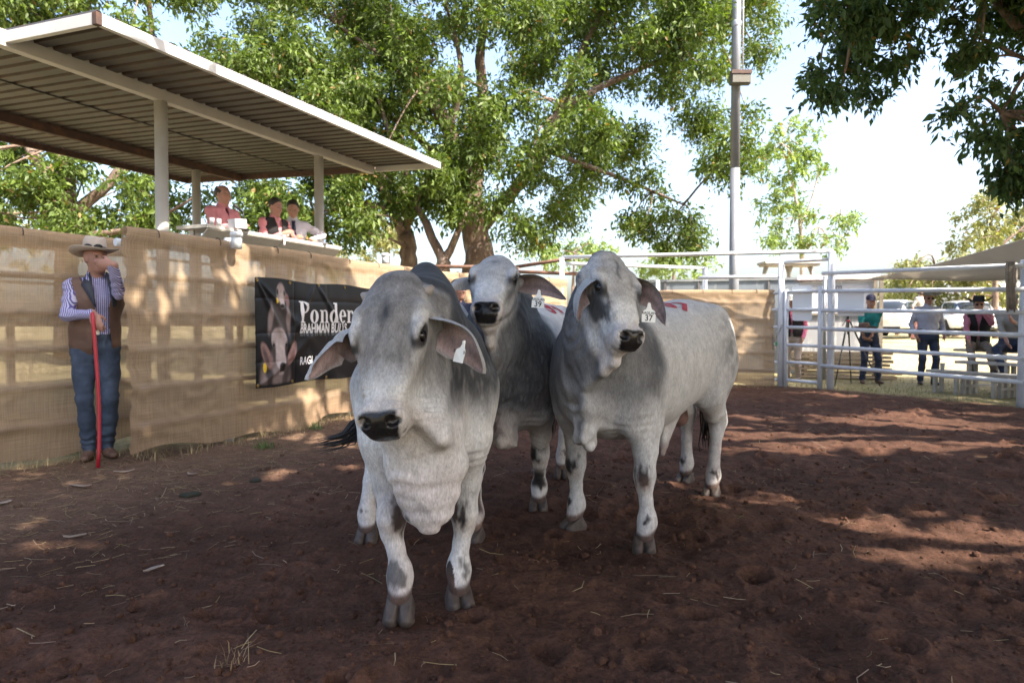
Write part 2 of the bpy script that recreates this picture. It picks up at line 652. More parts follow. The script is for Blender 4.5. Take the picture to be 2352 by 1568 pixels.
def build_bull(P):
    th = math.atan2(P["fwd"][1], P["fwd"][0])
    fw = np.array((math.cos(th), math.sin(th))); lf = np.array((-fw[1], fw[0]))
    O = np.array(P["origin"])
    def loc(w):                                 # world -> bull
        w = np.asarray(w, float)
        d = w[:2] - O
        return np.array((d @ fw, d @ lf, w[2]))
    def locd(w):
        w = np.asarray(w, float)
        return np.array((w[:2] @ fw, w[:2] @ lf, w[2]))
    h = P["h"]
    G = Field((-1.22, -0.50, -0.01), (1.52, 0.58, 1.66), h)
    sx, H = P.get("len", 1.0), P.get("hip", -0.74)
    top = P.get("top", 0.0)
    # trunk
    t = np.array((-1.04, -0.98, -0.88, -0.74, -0.55, -0.30, 0.0, 0.25, 0.45, 0.60, 0.74, 0.84, 0.89))
    hw = np.array((0.05, 0.13, 0.21, 0.275, 0.29, 0.295, 0.315, 0.32, 0.305, 0.275, 0.215, 0.13, 0.04)) * P.get("wide", 1.0)
    F_ = np.array((1.14, 1.22, 1.29, 1.335, 1.345, 1.31, 1.28, 1.27, 1.275, 1.25, 1.19, 1.10, 1.02)) + top
    B_ = np.array((0.98, 0.88, 0.78, 0.70, 0.655, 0.60, 0.545, 0.53, 0.54, 0.565, 0.62, 0.72, 0.90))
    G.loft((0, 0, 0), np.eye(3), t, hw, F_, B_, k=0.05, p=2.08)
    # hump leaning back over the withers
    hx, hz = P.get("hump", (0.36, 1.33))
    G.ell((hx, 0, hz), (0.205, P.get('humpw', 0.11), 0.155), 0.10, np.array([nrm((1, 0, 0.25)), (0, 1, 0), nrm((-0.25, 0, 1))]))
    # head frame
    poll, muz = loc(P["poll"]), loc(P["muzzle"])
    f, s, n = frame_from(muz - poll, locd(P["face"]), 0)
    Hs = P.get("hs", 1.0)
    def hp(a, b, c):
        return poll + (f * a + s * b + n * c) * Hs
    HM = np.array([f, s, n])
    # neck
    nb = np.array((0.60, 0, 1.06)); nm = hp(0.10, 0, -0.16)
    mid = (nb + nm) / 2 + np.array(P.get("neck_mid", (0.02, 0, 0.0)))
    G.chain([nb, mid, nm], [(0.195 * P.get('neckw', 1), 0.27), (0.150 * P.get('neckw', 1), 0.225), (0.110, 0.145)], k=0.10)
    G.cap((hx + 0.1, 0, 1.28), hp(-0.01, 0, -0.10), (0.11 * P.get('neckw', 1), 0.10), (0.085, 0.07), k=0.10)
    # head
    ht = np.array((-0.065, -0.035, 0.02, 0.09, 0.17, 0.25, 0.33, 0.41, 0.47, 0.515, 0.535)) * Hs
    hhw = np.array((0.035, 0.092, 0.122, 0.134, 0.129, 0.102, 0.080, 0.071, 0.074, 0.064, 0.04)) * Hs
    hF = np.array((-0.03, 0.015, 0.045, 0.060, 0.058, 0.047, 0.036, 0.030, 0.031, 0.016, -0.012)) * Hs
    hB = np.array((-0.07, -0.10, -0.13, -0.165, -0.185, -0.175, -0.145, -0.118, -0.100, -0.085, -0.06)) * Hs
    G.loft(poll, HM, ht, hhw, hF, hB, k=0.04, p=2.5)
    G.ell(hp(-0.035, 0, -0.015), (0.05 * Hs, 0.075 * Hs, 0.05 * Hs), 0.05, HM)              # poll
    for sg in (-1, 1):
        G.cap(hp(0.10, sg * 0.110, 0.016), hp(0.178, sg * 0.121, 0.024), 0.026 * Hs, 0.019 * Hs, k=0.035)   # brow
        G.ell(hp(0.198, sg * 0.110, 0.010), np.array((0.048, 0.024, 0.036)) * Hs, 0.030, HM)           # eyelids
        G.cap(hp(0.160, sg * 0.118, 0.038), hp(0.222, sg * 0.112, 0.042), 0.010 * Hs, 0.007 * Hs, k=0.014)      # upper lid
        G.ell(hp(0.225, sg * 0.074, -0.090), np.array((0.10, 0.038, 0.080)) * Hs, 0.04, HM)            # cheek
        G.cap(hp(0.23, sg * 0.085, -0.02), hp(0.37, sg * 0.062, 0.004), 0.018 * Hs, 0.012 * Hs, k=0.05)  # face ridge
        G.ell(hp(0.478, sg * 0.040, 0.000), np.array((0.044, 0.046, 0.044)) * Hs, 0.025, HM)           # nostril wings
        G.cap(hp(P.get('eart', 0.05), sg * 0.105, -0.075), hp(P.get('eart', 0.05), sg * 0.136, -0.085), 0.046 * Hs, 0.032 * Hs, k=0.04)  # ear root
    G.ell(hp(0.470, 0, -0.036), np.array((0.060, 0.077, 0.060)) * Hs, 0.03, HM)              # muzzle
    G.ell(hp(0.468, 0, -0.103), np.array((0.052, 0.056, 0.032)) * Hs, 0.007, HM)             # lower lip
    G.cap(hp(0.22, 0, -0.135), hp(0.42, 0, -0.100), (0.070 * Hs, 0.055 * Hs), (0.050 * Hs, 0.034 * Hs), k=0.04, up=n)
    for sg in (-1, 1):
        G.ell(hp(0.200, sg * 0.139, 0.020), np.array((0.036, 0.023, 0.0195)) * Hs, 0.006, HM, op='s')   # eye opening
        G.ell(hp(0.502, sg * 0.046, 0.022), np.array((0.017, 0.019, 0.020)) * Hs, 0.008, HM, op='s')    # nostrils
        G.ell(hp(0.490, sg * 0.064, 0.010), np.array((0.016, 0.010, 0.016)) * Hs, 0.008, HM, op='s')
        G.ell(hp(0.415, sg * 0.088, -0.078), np.array((0.050, 0.014, 0.006)) * Hs, 0.010, HM, op='s')   # mouth corner
    # dewlap
    for c, r_ in P.get("brisket", ()):
        G.ell(c, r_, 0.06)
    # legs
    legs = P["legs"]
    for key in ("FR", "FL", "HR", "HL"):
        q = legs[key]
        hxw, hyw, lift = q[0], q[1], (q[2] if len(q) > 2 else 0.0)
        sg = 1 if key[1] == 'L' else -1
        if key[0] == 'F':
            sh = np.array((0.50 + 0.25 * (hxw - 0.5), sg * 0.205, 0.93))
            el = np.array((0.46 + 0.35 * (hxw - 0.5), sg * 0.205 * 0.6 + hyw * 0.4, 0.66))
            fe = np.array((hxw - 0.035, hyw, 0.135 + lift))
            bend = q[3] if len(q) > 3 else 0.02
            kn = fe * 0.45 + el * 0.55 + np.array((bend, 0, -0.03))
            kn[2] = 0.375 + lift * 0.6
            G.ell((0.52, sg * 0.185 * P.get('wide', 1.0) ** 0.7, 0.90), (0.19, 0.105, 0.26), 0.08)
            G.cap(sh, el, (0.10, 0.14), (0.078, 0.105), k=0.07, up=(1, 0, 0))
            ax_l = 0.12 * (hxw - 0.5)
            G.ell((0.60 + ax_l, sg * 0.195 * P.get('wide', 1.0) ** 0.5, 0.78), (0.105, 0.078, 0.17), 0.05)
            G.cap((0.62 + ax_l, sg * 0.19, 0.72), el * 0.4 + kn * 0.6 + np.array((0.01, 0, 0.03)), 0.072, 0.055, k=0.04)
            G.chain([el, el * 0.45 + kn * 0.55, kn + (0, 0, 0.05), kn, kn - (0, 0, 0.055)],
                    [(0.080, 0.105), (0.058, 0.070), (0.050, 0.053), (0.053, 0.056), (0.042, 0.044)], k=0.03, up=(1, 0, 0))
            G.chain([kn - (0, 0, 0.055), (kn + fe) / 2, fe + (0, 0, 0.03), fe, fe + (0.03, 0, -0.065)],
                    [(0.041, 0.043), (0.034, 0.036), (0.044, 0.046), (0.050, 0.051), (0.047, 0.046)], k=0.02, up=(1, 0, 0))
            for w in (-1, 1):
                G.ell(fe + (-0.048, 0.02 * w, -0.02), (0.018, 0.015, 0.022), 0.015)       # dew claws
        else:
            st = np.array((H + 0.26 + 0.2 * (hxw - H), sg * 0.215, 0.74))
            ho = np.array((hxw - 0.09 + P.get("hockx", 0), sg * 0.05 + hyw * 0.75, 0.50 + lift))
            fe = np.array((hxw - 0.035, hyw, 0.135 + lift))
            G.ell((H + 0.02, sg * 0.165, 0.99), (0.27, 0.125, 0.32), 0.08)
            G.cap((H + 0.02, sg * 0.20, 0.98), st, (0.10, 0.20), (0.085, 0.15), k=0.08, up=(1, 0, 0))
            G.cap((H - 0.12, sg * 0.13, 0.90), ho + (-0.005, 0, 0.06), (0.085, 0.12), (0.04, 0.045), k=0.08, up=(1, 0, 0))
            G.chain([st, st * 0.4 + ho * 0.6, ho + (0.012, 0, 0.05), ho, ho + (0.02, 0, -0.075)],
                    [(0.085, 0.13), (0.062, 0.082), (0.050, 0.062), (0.052, 0.066), (0.043, 0.050)], k=0.04, up=(1, 0, 0))
            G.cap(ho + (-0.05, 0, 0.02), ho + (-0.045, 0, 0.035), 0.024, 0.022, k=0.03)
            G.chain([ho + (0.02, 0, -0.075), (ho + fe) / 2 + (0.012, 0, 0), fe + (0, 0, 0.03), fe, fe + (0.03, 0, -0.065)],
                    [(0.042, 0.048), (0.037, 0.041), (0.044, 0.047), (0.049, 0.050), (0.046, 0.045)], k=0.02, up=(1, 0, 0))
            for w in (-1, 1):
                G.ell(fe + (-0.048, 0.02 * w, -0.02), (0.018, 0.015, 0.022), 0.015)
    for dl in P["dewlap"](hp, loc):
        G.cap(*dl[:4], k=dl[4] if len(dl) > 4 else 0.045, up=(1, 0, 0))
    for cr in P.get("creases", ()):
        G.cap(cr[0], cr[1], cr[2], cr[2], k=0.03, op='s')
    # sheath and purse
    G.cap((-0.34, 0.03, 0.62), (-0.13, 0.06, 0.44), (0.045, 0.11), (0.024, 0.05), k=0.07)
    G.cap((-0.14, 0.06, 0.45), (-0.10, 0.065, 0.385), (0.028, 0.036), (0.020, 0.024), k=0.02)
    G.cap((-0.52, 0, 0.68), (-0.54, 0, 0.55), (0.05, 0.05), (0.062, 0.058), k=0.05)
    # tail dock
    tp = [np.array(loc(q)) if len(q) == 3 and P.get("tail_world") else np.array(q) for q in P["tail"]]
    G.chain([np.array((-0.97, 0, 1.20))] + tp, [0.045] + [0.034 - 0.018 * i / len(tp) for i in range(len(tp))], k=0.03)

    V, Q = G.mesh(2)
    Nn = vnormals(V, Q)
    # ---- loose skin: folds pushed along the surface
    hc = (V - poll) @ HM.T / Hs
    x, y, z = V[:, 0], V[:, 1], V[:, 2]
    inhead = sm(hc[:, 0], -0.10, -0.03) * (1 - sm(np.abs(hc[:, 1]), 0.148, 0.175)) * (1 - sm(-hc[:, 2] - 0.25 * np.maximum(0, hc[:, 0] - 0.15), 0.15, 0.20)) * (1 - sm(hc[:, 0], 0.60, 0.65))
    wn = fbm(V, 3.0, 2, seed=P["seed"])
    n_wob = fbm(V, 8.0, 2, seed=P["seed"] + 9)
    disp = 0.0
    dm = sm(x, 0.60, 0.74) * (1 - sm(z, 0.66, 0.92)) * (1 - sm(np.abs(y), 0.10, 0.19)) * sm(z, 0.30, 0.36) * (1 - inhead)
    fold = np.sin((z + 1.6 * y * y) * 78 + wn * 9 + 2.5 * fbm(V, 9.0, 2, seed=P['seed'] + 2))
    disp = disp + dm * P.get('folds', 0.0035) * fold * sm(fbm(V, 6.0, 2, seed=P['seed'] + 4), -0.35, 0.3)
    vf = sm(x, 0.72, 0.86) * (1 - inhead) * (1 - sm(np.abs(y - 0.03), 0.06, 0.12)) * sm(z, 0.40, 0.5)
    disp = disp + vf * P.get('vfolds', 0.0) * np.sin(x * 95 + z * 30 * wn + n_wob * 6)
    nk = sm(x, 0.50, 0.62) * sm(z, 0.70, 0.85) * (1 - inhead)
    disp = disp + nk * 0.0045 * np.sin(x * 60 - z * 22 + y * 10 + wn * 7) * sm(fbm(V, 5.0, 2, seed=P["seed"] + 3), -0.2, 0.5)
    ax_ = np.exp(-((z - 0.66) / 0.07) ** 2) * sm(np.abs(x - 0.5), -0.1, 0.0) * (1 - sm(np.abs(x - 0.55), 0.12, 0.22))
    disp = disp + ax_ * 0.0028 * np.sin(z * 150 + wn * 9 + x * 25) * sm(n_wob, -0.3, 0.4)
    disp = disp + (1 - inhead) * 0.006 * fbm(V, 7.0, 2, seed=P["seed"] + 5) * sm(z, 0.4, 0.6)
    disp = disp + inhead * 0.0030 * fbm(V, 22.0, 3, seed=P["seed"] + 8)
    mzw = inhead * sm(hc[:, 0], 0.34, 0.40) * (1 - sm(hc[:, 0], 0.46, 0.48)) * sm(np.abs(hc[:, 1]), 0.02, 0.05)
    disp = disp + mzw * 0.0035 * np.sin(hc[:, 0] * 330 + wn * 9 + np.abs(hc[:, 1]) * 60)
    ww = inhead * np.exp(-((np.sqrt((hc[:, 0] - 0.198) ** 2 + (hc[:, 2]) ** 2) - 0.052) / 0.020) ** 2) * sm(np.abs(hc[:, 1]), 0.06, 0.1)
    disp = disp + ww * 0.0016 * np.sin(np.sqrt((hc[:, 0] - 0.198) ** 2 + hc[:, 2] ** 2) * 300) * sm(-hc[:, 2], -0.01, 0.02)
    V = V + Nn * np.asarray(disp, dtype=np.float32)[:, None]
    # ---- coat markings
    n1 = fbm(V, 4.0, 3, seed=P["seed"] + 20); n2 = fbm(V, 18.0, 3, seed=P["seed"] + 30); n3 = fbm(V * np.array((1, 1, 0.3)), 60.0, 2, seed=P["seed"] + 40)
    white = np.array((0.52, 0.515, 0.513)); grey = np.array((0.205, 0.205, 0.21)); dark = np.array((0.052, 0.055, 0.063)); black = np.array((0.012, 0.011, 0.012))
    col = np.tile(white, (len(V), 1)) * (1 + 0.07 * n2 + 0.05 * n1)[:, None]
    def mixc(m, c):
        nonlocal col
        m = np.clip(m, 0, 1)[:, None]
        col = col * (1 - m) + np.asarray(c) * m
    bodym = 1 - inhead
    env = dict(V=V, N=Nn, x=x, y=y, z=z, hc=hc, n1=n1, n2=n2, n3=n3, inhead=inhead, bodym=bodym, sm=sm, mix=mixc, white=white, grey=grey, dark=dark, black=black)
    P["coat"](env)
    # legs: dark knees, fetlocks and coronets
    low = 1 - sm(z, 0.50, 0.58)
    fx = Nn[:, 0]
    for key in ("FR", "FL", "HR", "HL"):
        q = legs[key]; lift = q[2] if len(q) > 2 else 0.0
        near = (np.hypot(x - q[0] + 0.05, y - q[1]) < 0.24) & (z < 0.6)
        zz = z - lift
        sg_ = 1 if key[1] == 'L' else -1
        y_l = y - q[1]
        if key[0] == 'F':
            yy = y - q[1] - (0.15 * (0.375 - zz))
            fr_ = sm(fx, 0.1, 0.4)
            m = near * fr_ * (1 - sm(np.sqrt(((zz - 0.385) / 1.45) ** 2 + (yy + 0.004 * sg_) ** 2) + 0.030 * n3 + 0.022 * n2 + 0.012 * n1, 0.012, 0.062))
            mixc(near * np.exp(-((zz - 0.335) / 0.035) ** 2) * sm(fx, 0.2, 0.7) * 0.40, (0.26, 0.18, 0.13))
            mixc(m * 1.25, black)
            mixc(near * np.exp(-((zz - 0.45) / 0.06) ** 2) * sm(fx, 0.2, 0.8) * (0.30 + 0.3 * n2) * P.get("knee", 1), dark)
            if P.get("shin"):
                mixc(near * sm(zz, 0.13, 0.17) * (1 - sm(zz, 0.24, 0.33)) * sm(fx + 0.3 * n1, 0.0, 0.5) * 0.95, black)
        mixc(near * (1 - sm(np.sqrt(((zz - 0.165) / 1.3) ** 2 + (y_l - 0.022 * sg_) ** 2) + 0.024 * n3 + 0.03 * n2 + 0.03 * n1, 0.010, 0.034)) * sm(fx, -0.2, 0.3) * P.get('fetl', {}).get(key, 1.0), black * 1.8)
        mixc(near * (1 - sm(zz + 0.35 * (x - q[0]) + 0.006 * n2, 0.088, 0.112)) * 0.97, black)
        mixc(near * (1 - sm(zz, 0.05, 0.16)) * 0.22, (0.25, 0.13, 0.09))
    dust = fbm(V, 6.0, 4, seed=P["seed"] + 60)
    mixc((1 - inhead) * np.clip(0.16 * (1 - sm(z, 0.15, 0.75)) + 0.10 * (1 - sm(z, 0.5, 1.2)), 0, 1) * sm(dust, -0.1, 0.5), (0.26, 0.155, 0.115))
    mixc(sm(dust, 0.42, 0.6) * 0.10, (0.24, 0.16, 0.12))
    # nose, eyes, mouth
    t_, s_, q_ = hc[:, 0], hc[:, 1], hc[:, 2]
    nose = inhead * sm(t_ + 0.25 * np.maximum(q_, -0.05) + 0.01 * n2, 0.474, 0.490) * (1 - sm(np.abs(s_) + 0.30 * np.maximum(-q_, 0) + 0.004 * n2, 0.060, 0.070)) * sm(q_, -0.062, -0.048)
    mixc(inhead * sm(t_, 0.40, 0.44) * 0.45 * (1 - nose), (0.42, 0.35, 0.31))
    mixc(nose * P.get("nose", 1.0), (0.010, 0.0085, 0.009))
    mixc(inhead * sm(t_, 0.485, 0.50) * sm(n2, 0.15, 0.35) * sm(-q_, 0.02, 0.04) * (1 - sm(-q_, 0.06, 0.09)) * 0.8, black)
    ed = np.sqrt(((t_ - 0.203) / 1.75) ** 2 + (q_ - 0.018) ** 2)
    side = sm(np.abs(s_), 0.085, 0.100)
    mixc(inhead * side * (1 - sm(ed + 0.004 * n2, 0.021, 0.032)) * 0.97, black * 0.9)
    mixc(inhead * side * np.exp(-((ed - 0.046) / 0.012) ** 2) * sm(q_, -0.01, 0.02) * 0.6, white)
    mixc(inhead * side * sm(t_, 0.20, 0.23) * (1 - sm(t_, 0.24, 0.30)) * np.exp(-((q_ - 0.034) / 0.016) ** 2) * 0.8, black * 1.8)
    root = empty(P["name"], (O[0], O[1], 0), th)
    tag(root, P["label"], "bull", "grey brahman bulls in the sale ring")
    alpha = 1 - 0.72 * nose
    body = mesh_obj("body", V, Q, M_coat, root, col=np.column_stack([np.clip(col, 0.004, 0.9), alpha]))
    # hooves
    global _hoof_me
    for key in ("FR", "FL", "HR", "HL"):
        q = legs[key]; lift = q[2] if len(q) > 2 else 0.0
        if _hoof_me is None:
            o = mesh_obj("hoof", HOOF_V, HOOF_Q, M_hoof, root)
            _hoof_me = o.data
        else:
            o = bpy.data.objects.new("hoof", _hoof_me)
            COL.objects.link(o); o.parent = root
        o.location = (q[0] + 0.005, q[1], 0.005 + lift * 0.9)
        o.rotation_euler = (0, 0.25 * (1 if lift else 0), q[4] if len(q) > 4 else (0.12 if key[1] == 'L' else -0.12))
    # eyes
    for sg in (-1, 1):
        mb = MB()
        mb.lathe([(0.0262 * math.sin(a), -0.0262 * math.cos(a)) for a in np.linspace(0.05, math.pi - 0.05, 12)], 16)
        e = mb.build("eye", M_eye, root, smooth=True)
        e.scale = (Hs,) * 3
        e.location = tuple(hp(0.200, sg * 0.1125, 0.016))
    # horn buds
    for sg, L in P.get("horns", ()):
        a = hp(-0.002, sg * 0.090, -0.03); b = hp(-0.008, sg * (0.108 + L * 0.5), -0.03); c = hp(-0.020, sg * (0.108 + L), -0.026)
        MB().tube([a, b, c], [0.026, 0.020, 0.007], 10).build("horn", M_horn, root, smooth=True)
    # ears
    for E in P["ears"]:
        base = hp(*E.get("base", (0.05, E["side"] * 0.122, -0.080)))
        tip = loc(E["tip"])
        nv = nrm(locd(E["normal"]))
        bend = np.array(locd(E.get("bend", (0, 0, 0.03))))
        ns, nt = 34, 17
        Vv, Cc = [], []
        W = E.get("w", 0.075)
        cup0 = E.get("cup", 0.05)
        notch = E.get("notch", ())
        for layer in (0, 1):
            for i in range(ns):
                s0 = i / (ns - 1)
                ctr = base * (1 - s0) + tip * s0 + bend * (4 * s0 * (1 - s0)) + (0, 0, -E.get("droop", 0.0) * s0 * s0)
                s1 = s0 + 0.01
                c2 = base * (1 - s1) + tip * s1 + bend * (4 * s1 * (1 - s1)) + (0, 0, -E.get("droop", 0.0) * s1 * s1)
                d = nrm(c2 - ctr)
                tw = E.get("twist", 0.0) * s0
                nn0 = nrm(nv - d * np.dot(nv, d))
                sd0 = np.cross(d, nn0)
                nn = nn0 * math.cos(tw) + sd0 * math.sin(tw)
                sd = np.cross(d, nn)
                w = W * np.interp(s0, (0, 0.1, 0.25, 0.42, 0.60, 0.76, 0.88, 0.96, 1), (0.62, 0.78, 0.97, 1.0, 0.86, 0.62, 0.40, 0.20, 0.03))
                cup = cup0 * np.interp(s0, (0, 0.2, 0.5, 1), (1.15, 1.15, 0.62, 0.15))
                for j in range(nt):
                    tt = -1 + 2 * j / (nt - 1)
                    wj = w
                    for (nsd, nc, nw, nd) in notch:
                        if tt * nsd > 0:
                            wj = wj * (1 - nd * math.exp(-((s0 - nc) / nw) ** 2) * abs(tt))
                    wav = 0.006 * math.sin(s0 * 11 + tt * 2 + E["side"]) * abs(tt)
                    th_ = (0.005 + 0.012 * (1 - s0) ** 2) * (1 - tt ** 6) if layer else 0.0
                    uv_ = -tt * E["side"]
                    roll = max(0.0, uv_ - 0.35) / 0.65
                    p = ctr + sd * (wj * (tt - 0.16 * np.sign(tt) * roll * roll)) + nn * (cup * tt * tt - th_ + wav + 0.030 * roll * roll * (1 - 0.6 * s0))
                    Vv.append(p)
                    edge = abs(tt)
                    if layer == 0:
                        inner = np.array((0.31, 0.225, 0.215)) * (0.85 + 0.2 * math.sin(7 * tt + 5 * s0))
                        inner = inner * (1 - 0.55 * math.exp(-((s0 - 0.15) / 0.2) ** 2) * math.exp(-(tt / 0.5) ** 2))
                        m_ = min(1, max(0, (edge - 0.80) / 0.2)); m2 = min(1, max(0, (s0 - 0.9) / 0.1))
                        mm = max(m_, m2 * 0.4, 0.92 * float(sm(uv_ + 0.25 * (1 - s0) - 0.10, 0.30, 0.62)))
                        Cc.append(inner * (1 - mm) + np.array((0.30, 0.285, 0.28)) * mm)
                    else:
                        Cc.append(np.array(P.get("ear_out", (0.34, 0.335, 0.335))))
        Fq = []
        for layer in (0, 1):
            o_ = layer * ns * nt
            for i in range(ns - 1):
                for j in range(nt - 1):
                    q = (o_ + i * nt + j, o_ + i * nt + j + 1, o_ + (i + 1) * nt + j + 1, o_ + (i + 1) * nt + j)
                    Fq.append(q if layer == 0 else q[::-1])
        for i in range(ns - 1):
            for j in (0, nt - 1):
                q = (i * nt + j, (i + 1) * nt + j, ns * nt + (i + 1) * nt + j, ns * nt + i * nt + j)
                Fq.append(q if j == 0 else q[::-1])
        ear = mesh_obj("ear", np.array(Vv), np.array(Fq), M_coat, root, col=np.array(Cc))
        if E.get("tag"):
            T = E["tag"]
            c = loc(T["pos"]); up = nrm(locd(T["up"])); nr = nrm(locd(T["n"])); nr = nrm(nr - up * np.dot(nr, up)); rt = np.cross(up, nr)
            w2, h2 = T.get("size", (0.031, 0.026))
            out = [(-1, -1), (1, -1), (1.02, 0.7), (0.86, 1.0), (0.42, 1.35), (0.26, 1.9), (0.24, 2.25), (0.12, 2.5), (-0.12, 2.5), (-0.24, 2.25), (-0.26, 1.9), (-0.42, 1.35), (-0.86, 1.0), (-1.02, 0.7)]
            vs, nq = [], len(out)
            for dz in (0.0012, -0.0012):
                for (a, b) in out:
                    curl = T.get("curl", 0.0) * a * a
                    vs.append(c + rt * (a * w2) + up * (b * h2) + nr * (dz + curl))
            fs = [tuple(range(nq)), tuple(range(2 * nq - 1, nq - 1, -1))] + [(i, nq + i, nq + (i + 1) % nq, (i + 1) % nq) for i in range(nq)]
            to = mesh_obj("ear_tag", np.array(vs).tolist(), fs, M_tag, root, smooth=False)
            def put_text(nm, txt, size, yo, bold, sx_=1.0):
                tv, tf = text_mesh(txt, size, bold, sx_)
                pv = [c + rt * a + up * (b + yo) + nr * (0.0022 + T.get("curl", 0.0) * (a / w2) ** 2) for a, b, _ in tv]
                mesh_obj(nm, np.array(pv).tolist(), tf, M_ink, to, smooth=False)
            put_text("tag_name", T["name"], 0.0165, h2 * 0.62, 0.0004, 1.0)
            put_text("tag_number", T["num"], 0.040, -h2 * 0.30, 0.0006, 0.92)
            MB().lathe([(0.001, 0.0), (0.006, 0.0), (0.006, 0.003), (0.003, 0.004)], 12).build("tag_pin", M_tag, to).matrix_local = \
                Matrix.Translation(Vector(c + up * (h2 * 2.15) + nr * 0.001)) @ Vector(nr).to_track_quat('Z', 'Y').to_matrix().to_4x4()
    # tail switch: strands of long hair
    rng = random.Random(P["seed"])
    mb = MB()
    tips = [np.array(loc(q)) for q in P["switch"]]
    a0 = tp[-1]
    for i in range(P.get("strands", 70)):
        j = np.array([rng.gauss(0, 1) for _ in range(3)])
        k = rng.uniform(0.75, 1.05)
        pts = []
        for u in (0, 0.25, 0.5, 0.75, 1.0):
            uu = u * k * (len(tips))
            i0 = min(int(uu), len(tips) - 1)
            seq = [a0] + tips
            p = seq[i0] * (1 - (uu - i0)) + seq[min(i0 + 1, len(tips))] * (uu - i0)
            pts.append(p + j * P.get('sw', 1.0) * (0.016 + 0.030 * math.sin(min(u, 1) * 2.6)) * (0.5 + u * 0.6) + np.array((0, 0, -0.03 * u * u * rng.random())))
        mb.tube(pts, [0.006, 0.0075, 0.007, 0.005, 0.0012], 4)
    mb.build("tail_switch", M_switch, root, smooth=True)
    # stock paint number on the back
    if P.get("brand"):
        B = P["brand"]
        bv = BVHTree.FromPolygons([tuple(p) for p in V.tolist()], [tuple(q) for q in Q.tolist()])
        ro = loc((0, 0, CAM_H)); rd = nrm(loc(at(*B['px'], 5.0)) - ro)
        hit = bv.ray_cast(Vector(ro), Vector(rd), 12)
        c = np.array(hit[0]); nr = nrm(nrm(np.array(hit[1])) - 0.35 * rd); up = nrm(locd(B['up'])); nr = nrm(nr - up * np.dot(nr, up)); rt = np.cross(up, nr)
        tv, tf = text_mesh(B["text"], B["size"], 0.006, B.get("sx", 1.0))
        tv, tf = refine(tv, tf, 0.02)
        pv, okv = [], []
        for a, b, _ in tv:
            p = c + rt * a + up * b + nr * 0.5
            hit = bv.ray_cast(Vector(p), Vector(-nr), 1.2)
            okv.append(hit[0] is not None)
            pv.append(np.array(hit[0]) + np.array(hit[1]) * 0.0035 if hit[0] is not None else p)
        tf = [q for q in tf if all(okv[i] for i in q)]
        mesh_obj("painted_number", np.array(pv).tolist(), tf, M_paint, root)
    return root

# ---- front bull: head low and turned to its right
def coat_a(e):
    x, y, z, hc, n1, n2, n3, inh, bm, mix = (e[k] for k in ("x", "y", "z", "hc", "n1", "n2", "n3", "inhead", "bodym", "mix"))
    mix(bm * sm(z + 0.06 * n1, 0.84, 1.06) * sm(x, -0.5, 0.1) * (0.85 + 0.4 * n2 + 0.25 * n3), e["grey"] * 0.85)
    hump = sm(z + 0.06 * n1, 1.08, 1.22) * sm(x, -0.1, 0.15)
    mix(bm * hump * (1.05 + 0.15 * n3), e["dark"] * 0.42)
    mix(bm * sm(x, 0.30, 0.52) * sm(z + 0.10 * n1, 0.78, 0.95) * np.clip(1.0 + 0.18 * n2 + 0.25 * n3, 0, 1) * sm(y, -0.02, 0.07), e["dark"] * 0.62)
    mix(bm * sm(x, 0.74, 0.84) * (1 - sm(z, 0.80, 0.95)) * (1 - sm(np.abs(y), 0.10, 0.16)) * 0.85, e["white"] * np.array((1.04, 1.0, 1.0)))
    mix(bm * sm(x, 0.62, 0.75) * (1 - sm(z, 0.60, 0.72)) * 0.35, (0.44, 0.36, 0.345))
    t, s, q = hc[:, 0], hc[:, 1], hc[:, 2]
    mix(inh * np.clip(0.93 - 0.80 * sm(t, 0.26, 0.42) + 0.07 * n2 + 0.16 * n3, 0, 1), (0.150, 0.143, 0.140))
    mix(inh * sm(np.abs(s), 0.085, 0.125) * 0.35 * sm(q, -0.06, 0), e["white"])
    mix(inh * np.exp(-((s + 0.008 * n2) / 0.021) ** 2) * np.exp(-((t - 0.120) / 0.060) ** 2) * (0.95 + 0.15 * n2 + 0.35 * n3), e["dark"] * 0.6)
    mix(inh * np.exp(-((s - 0.055) / 0.03) ** 2) * np.exp(-((t - 0.27) / 0.06) ** 2) * 0.35, e["dark"])
    mix(inh * np.exp(-((t + 0.03) / 0.03) ** 2) * 0.45, e["dark"] * np.array((1.2, 1.05, 0.95)))
